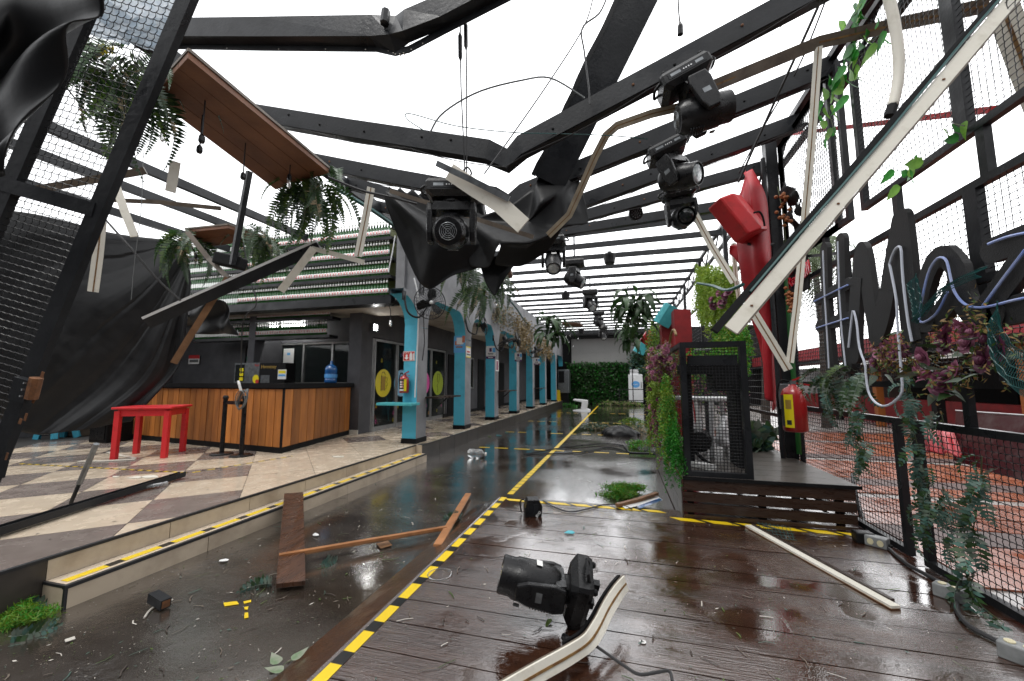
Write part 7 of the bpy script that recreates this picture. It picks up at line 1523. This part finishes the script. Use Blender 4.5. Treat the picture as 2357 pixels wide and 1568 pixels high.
# small black lamp on the deck
bk = thing('floor_lamp', 'small black box lamp sitting on the far end of the deck', 'lamp', PZ(1226, 1188, .12)); p = PZ(1226, 1186, .12); r_ = Matrix.Rotation(.35, 4, 'Z')
m = MB(); m.prism([(-.085, -.07, 0), (.085, -.07, 0), (.095, -.07, .10), (.06, -.07, .17), (-.06, -.07, .17), (-.09, -.07, .08)], (0, .15, 0)); m.xf(Matrix.Translation(p) @ r_); m.build('housing', 'black_plastic', bk, bevel=.008)
MB().box((-.05, -.074, .03), (.05, -.0705, .13)).xf(Matrix.Translation(p) @ r_).build('front', 'black_steel', bk); MB().tube(path([p+V((-.12, 0, .02)), p+V((-.13, -.02, .13)), p+V((-.08, -.04, .17))], 8), .008, 5).build('bracket', 'black_steel', bk)
text('EVO', .035, Matrix.Translation(p) @ r_ @ Matrix.Translation((.05, -.076, .03)) @ Matrix.Rotation(math.pi/2, 4, 'X') @ Matrix.Rotation(.9, 4, 'Z'), 'paper', bk)
# cables on the deck
def floor_cable(label, pts, r, z=.13, m_='rope', n=40): return tag(MB().tube(path([PZ(u, v, z+r*.6) for u, v in pts], n), r, 6).build('floor_cable', m_), label, 'cable', 'cables on the deck')
floor_cable('black twisted cable running from the box lamp along the deck end', [(1250, 1152), (1270, 1165), (1310, 1178), (1350, 1172), (1390, 1162), (1430, 1163), (1455, 1172)], .007)
floor_cable('black power cable with plug crossing the snapped white plank', [(1302, 1470), (1322, 1468), (1340, 1470), (1360, 1480), (1390, 1500), (1430, 1528), (1470, 1552), (1510, 1548), (1540, 1545), (1548, 1570)], .007, .19)
tag(MB().tube([PZ(1296, 1465, .15), PZ(1306, 1471, .15)], .018, 8).build('cable_plug', 'black_plastic'), 'round black plug on the deck near the fallen stage light', 'plug')
floor_cable('thick dark cable snaking between the socket boxes to the right edge', [(1965, 1105), (1975, 1150), (1985, 1185), (1998, 1225), (2005, 1240)], .013, .13)
floor_cable('thick dark cable between the first and second socket boxes', [(2045, 1262), (2065, 1280), (2090, 1300), (2130, 1322), (2165, 1340)], .013)
floor_cable('thick dark cable from the second socket box to the corner', [(2200, 1385), (2205, 1410), (2230, 1440), (2280, 1468), (2340, 1495), (2400, 1515)], .013)
def socket_box(label, p, rz, s=1.0, top=True):
    M = Matrix.Translation(p) @ Matrix.Rotation(rz, 4, 'Z') @ Matrix.Scale(s, 4); t = thing('socket_box', label, 'socket', M=M, group='deck socket boxes')
    MB().prism([(-.075, -.045, 0), (.075, -.045, 0), (.075, .045, 0), (-.075, .045, 0)], (0, 0, .085)).build('box', 'steel_grey' if False else 'white_socket', t, local=True, bevel=.008)
    for k in (-1, 1):
        MB().prism(ellipse((k*.033, 0, .0855) if top else (k*.033, -.0455, .042), (.022, 0, 0), (0, .026, 0) if top else (0, 0, .026), 16), (0, 0, .004) if top else (0, -.004, 0)).build('socket', 'sticker_cream', t, local=True)
    MB().tube([(.075, 0, .03), (.10, 0, .03)], .012, 6).build('gland', 'black_matt', t, local=True)
mat('white_socket', (.30, .31, .31), (.20, .21, .21), rough=.4, scale=14); mat('sticker_cream', (.62, .56, .36), rough=.4)
socket_box('grey socket box farthest, beside the fence end of the platform', PZ(2020, 1258, .12), -.75, .98, False)
socket_box('grey socket box with cream outlets under the long teal garland', PZ(2188, 1378, .12), -.8, .95)
socket_box('grey socket box cut off by the right edge of the picture', PZ(2352, 1525, .12), -.8, .95)
tag(MB().box(PZ(1985, 1248, .12)+V((-.06, -.05, 0)), PZ(1985, 1248, .12)+V((.08, .05, .09))).build('black_plug', 'black_plastic', bevel=.012), 'black adaptor plugged into the farthest socket box', 'plug')
ring = PZ(1012, 1322, .125); tag(MB().tube([ring+V((.085*math.cos(k*math.pi/16), .085*math.sin(k*math.pi/16), .003)) for k in range(33)], .0035, 5).build('clear_ring', 'clear_plastic'), 'thin clear plastic ring lying over the edge tape', 'ring', 'small litter')
wsh = PZ(1480, 1478, .125); tag(MB().lathe([(.006, 0), (.016, 0), (.016, .002), (.006, .002), (.006, 0)], 16, M=Matrix.Translation(wsh)).build('washer', 'cap_white'), 'small white washer on the deck right of the snapped plank', 'washer', 'small litter')
lf = thing('fallen_leaf', 'yellow-green leaf on the deck below the fallen stage light', 'leaf', PZ(1262, 1432, .12)); put(leaf_mesh(.075, .03, 'moss'), lf, Matrix.Translation(PZ(1268, 1425, .135)) @ Matrix.Rotation(4.4, 4, 'Z'), 'blade')
tag(MB().tube(path([PZ(1960, 1090, .5), PZ(1968, 1130, .4), PZ(1980, 1190, .2)], 10), .012, 6).build('drop_cable', 'rope'), 'black cable dropping off the booth platform corner', 'cable', 'cables on the deck')
clump('booth_plant', 'grey-green leafy plant fallen on the booth platform behind the cage', PD(1748, 1010, 5.8), (.28, .25, .16), 260, .18, ('fern_grey', 'fern', 'fern_teal'), 71, elong=1.5)
pl_ = PD(1700, 1060, 5.2); flatbar('white_trim', 'white trim with orange print inside the cage on its floor', [(1590, 1070), (1640, 1082)], .535, .12, .05, 'paper')
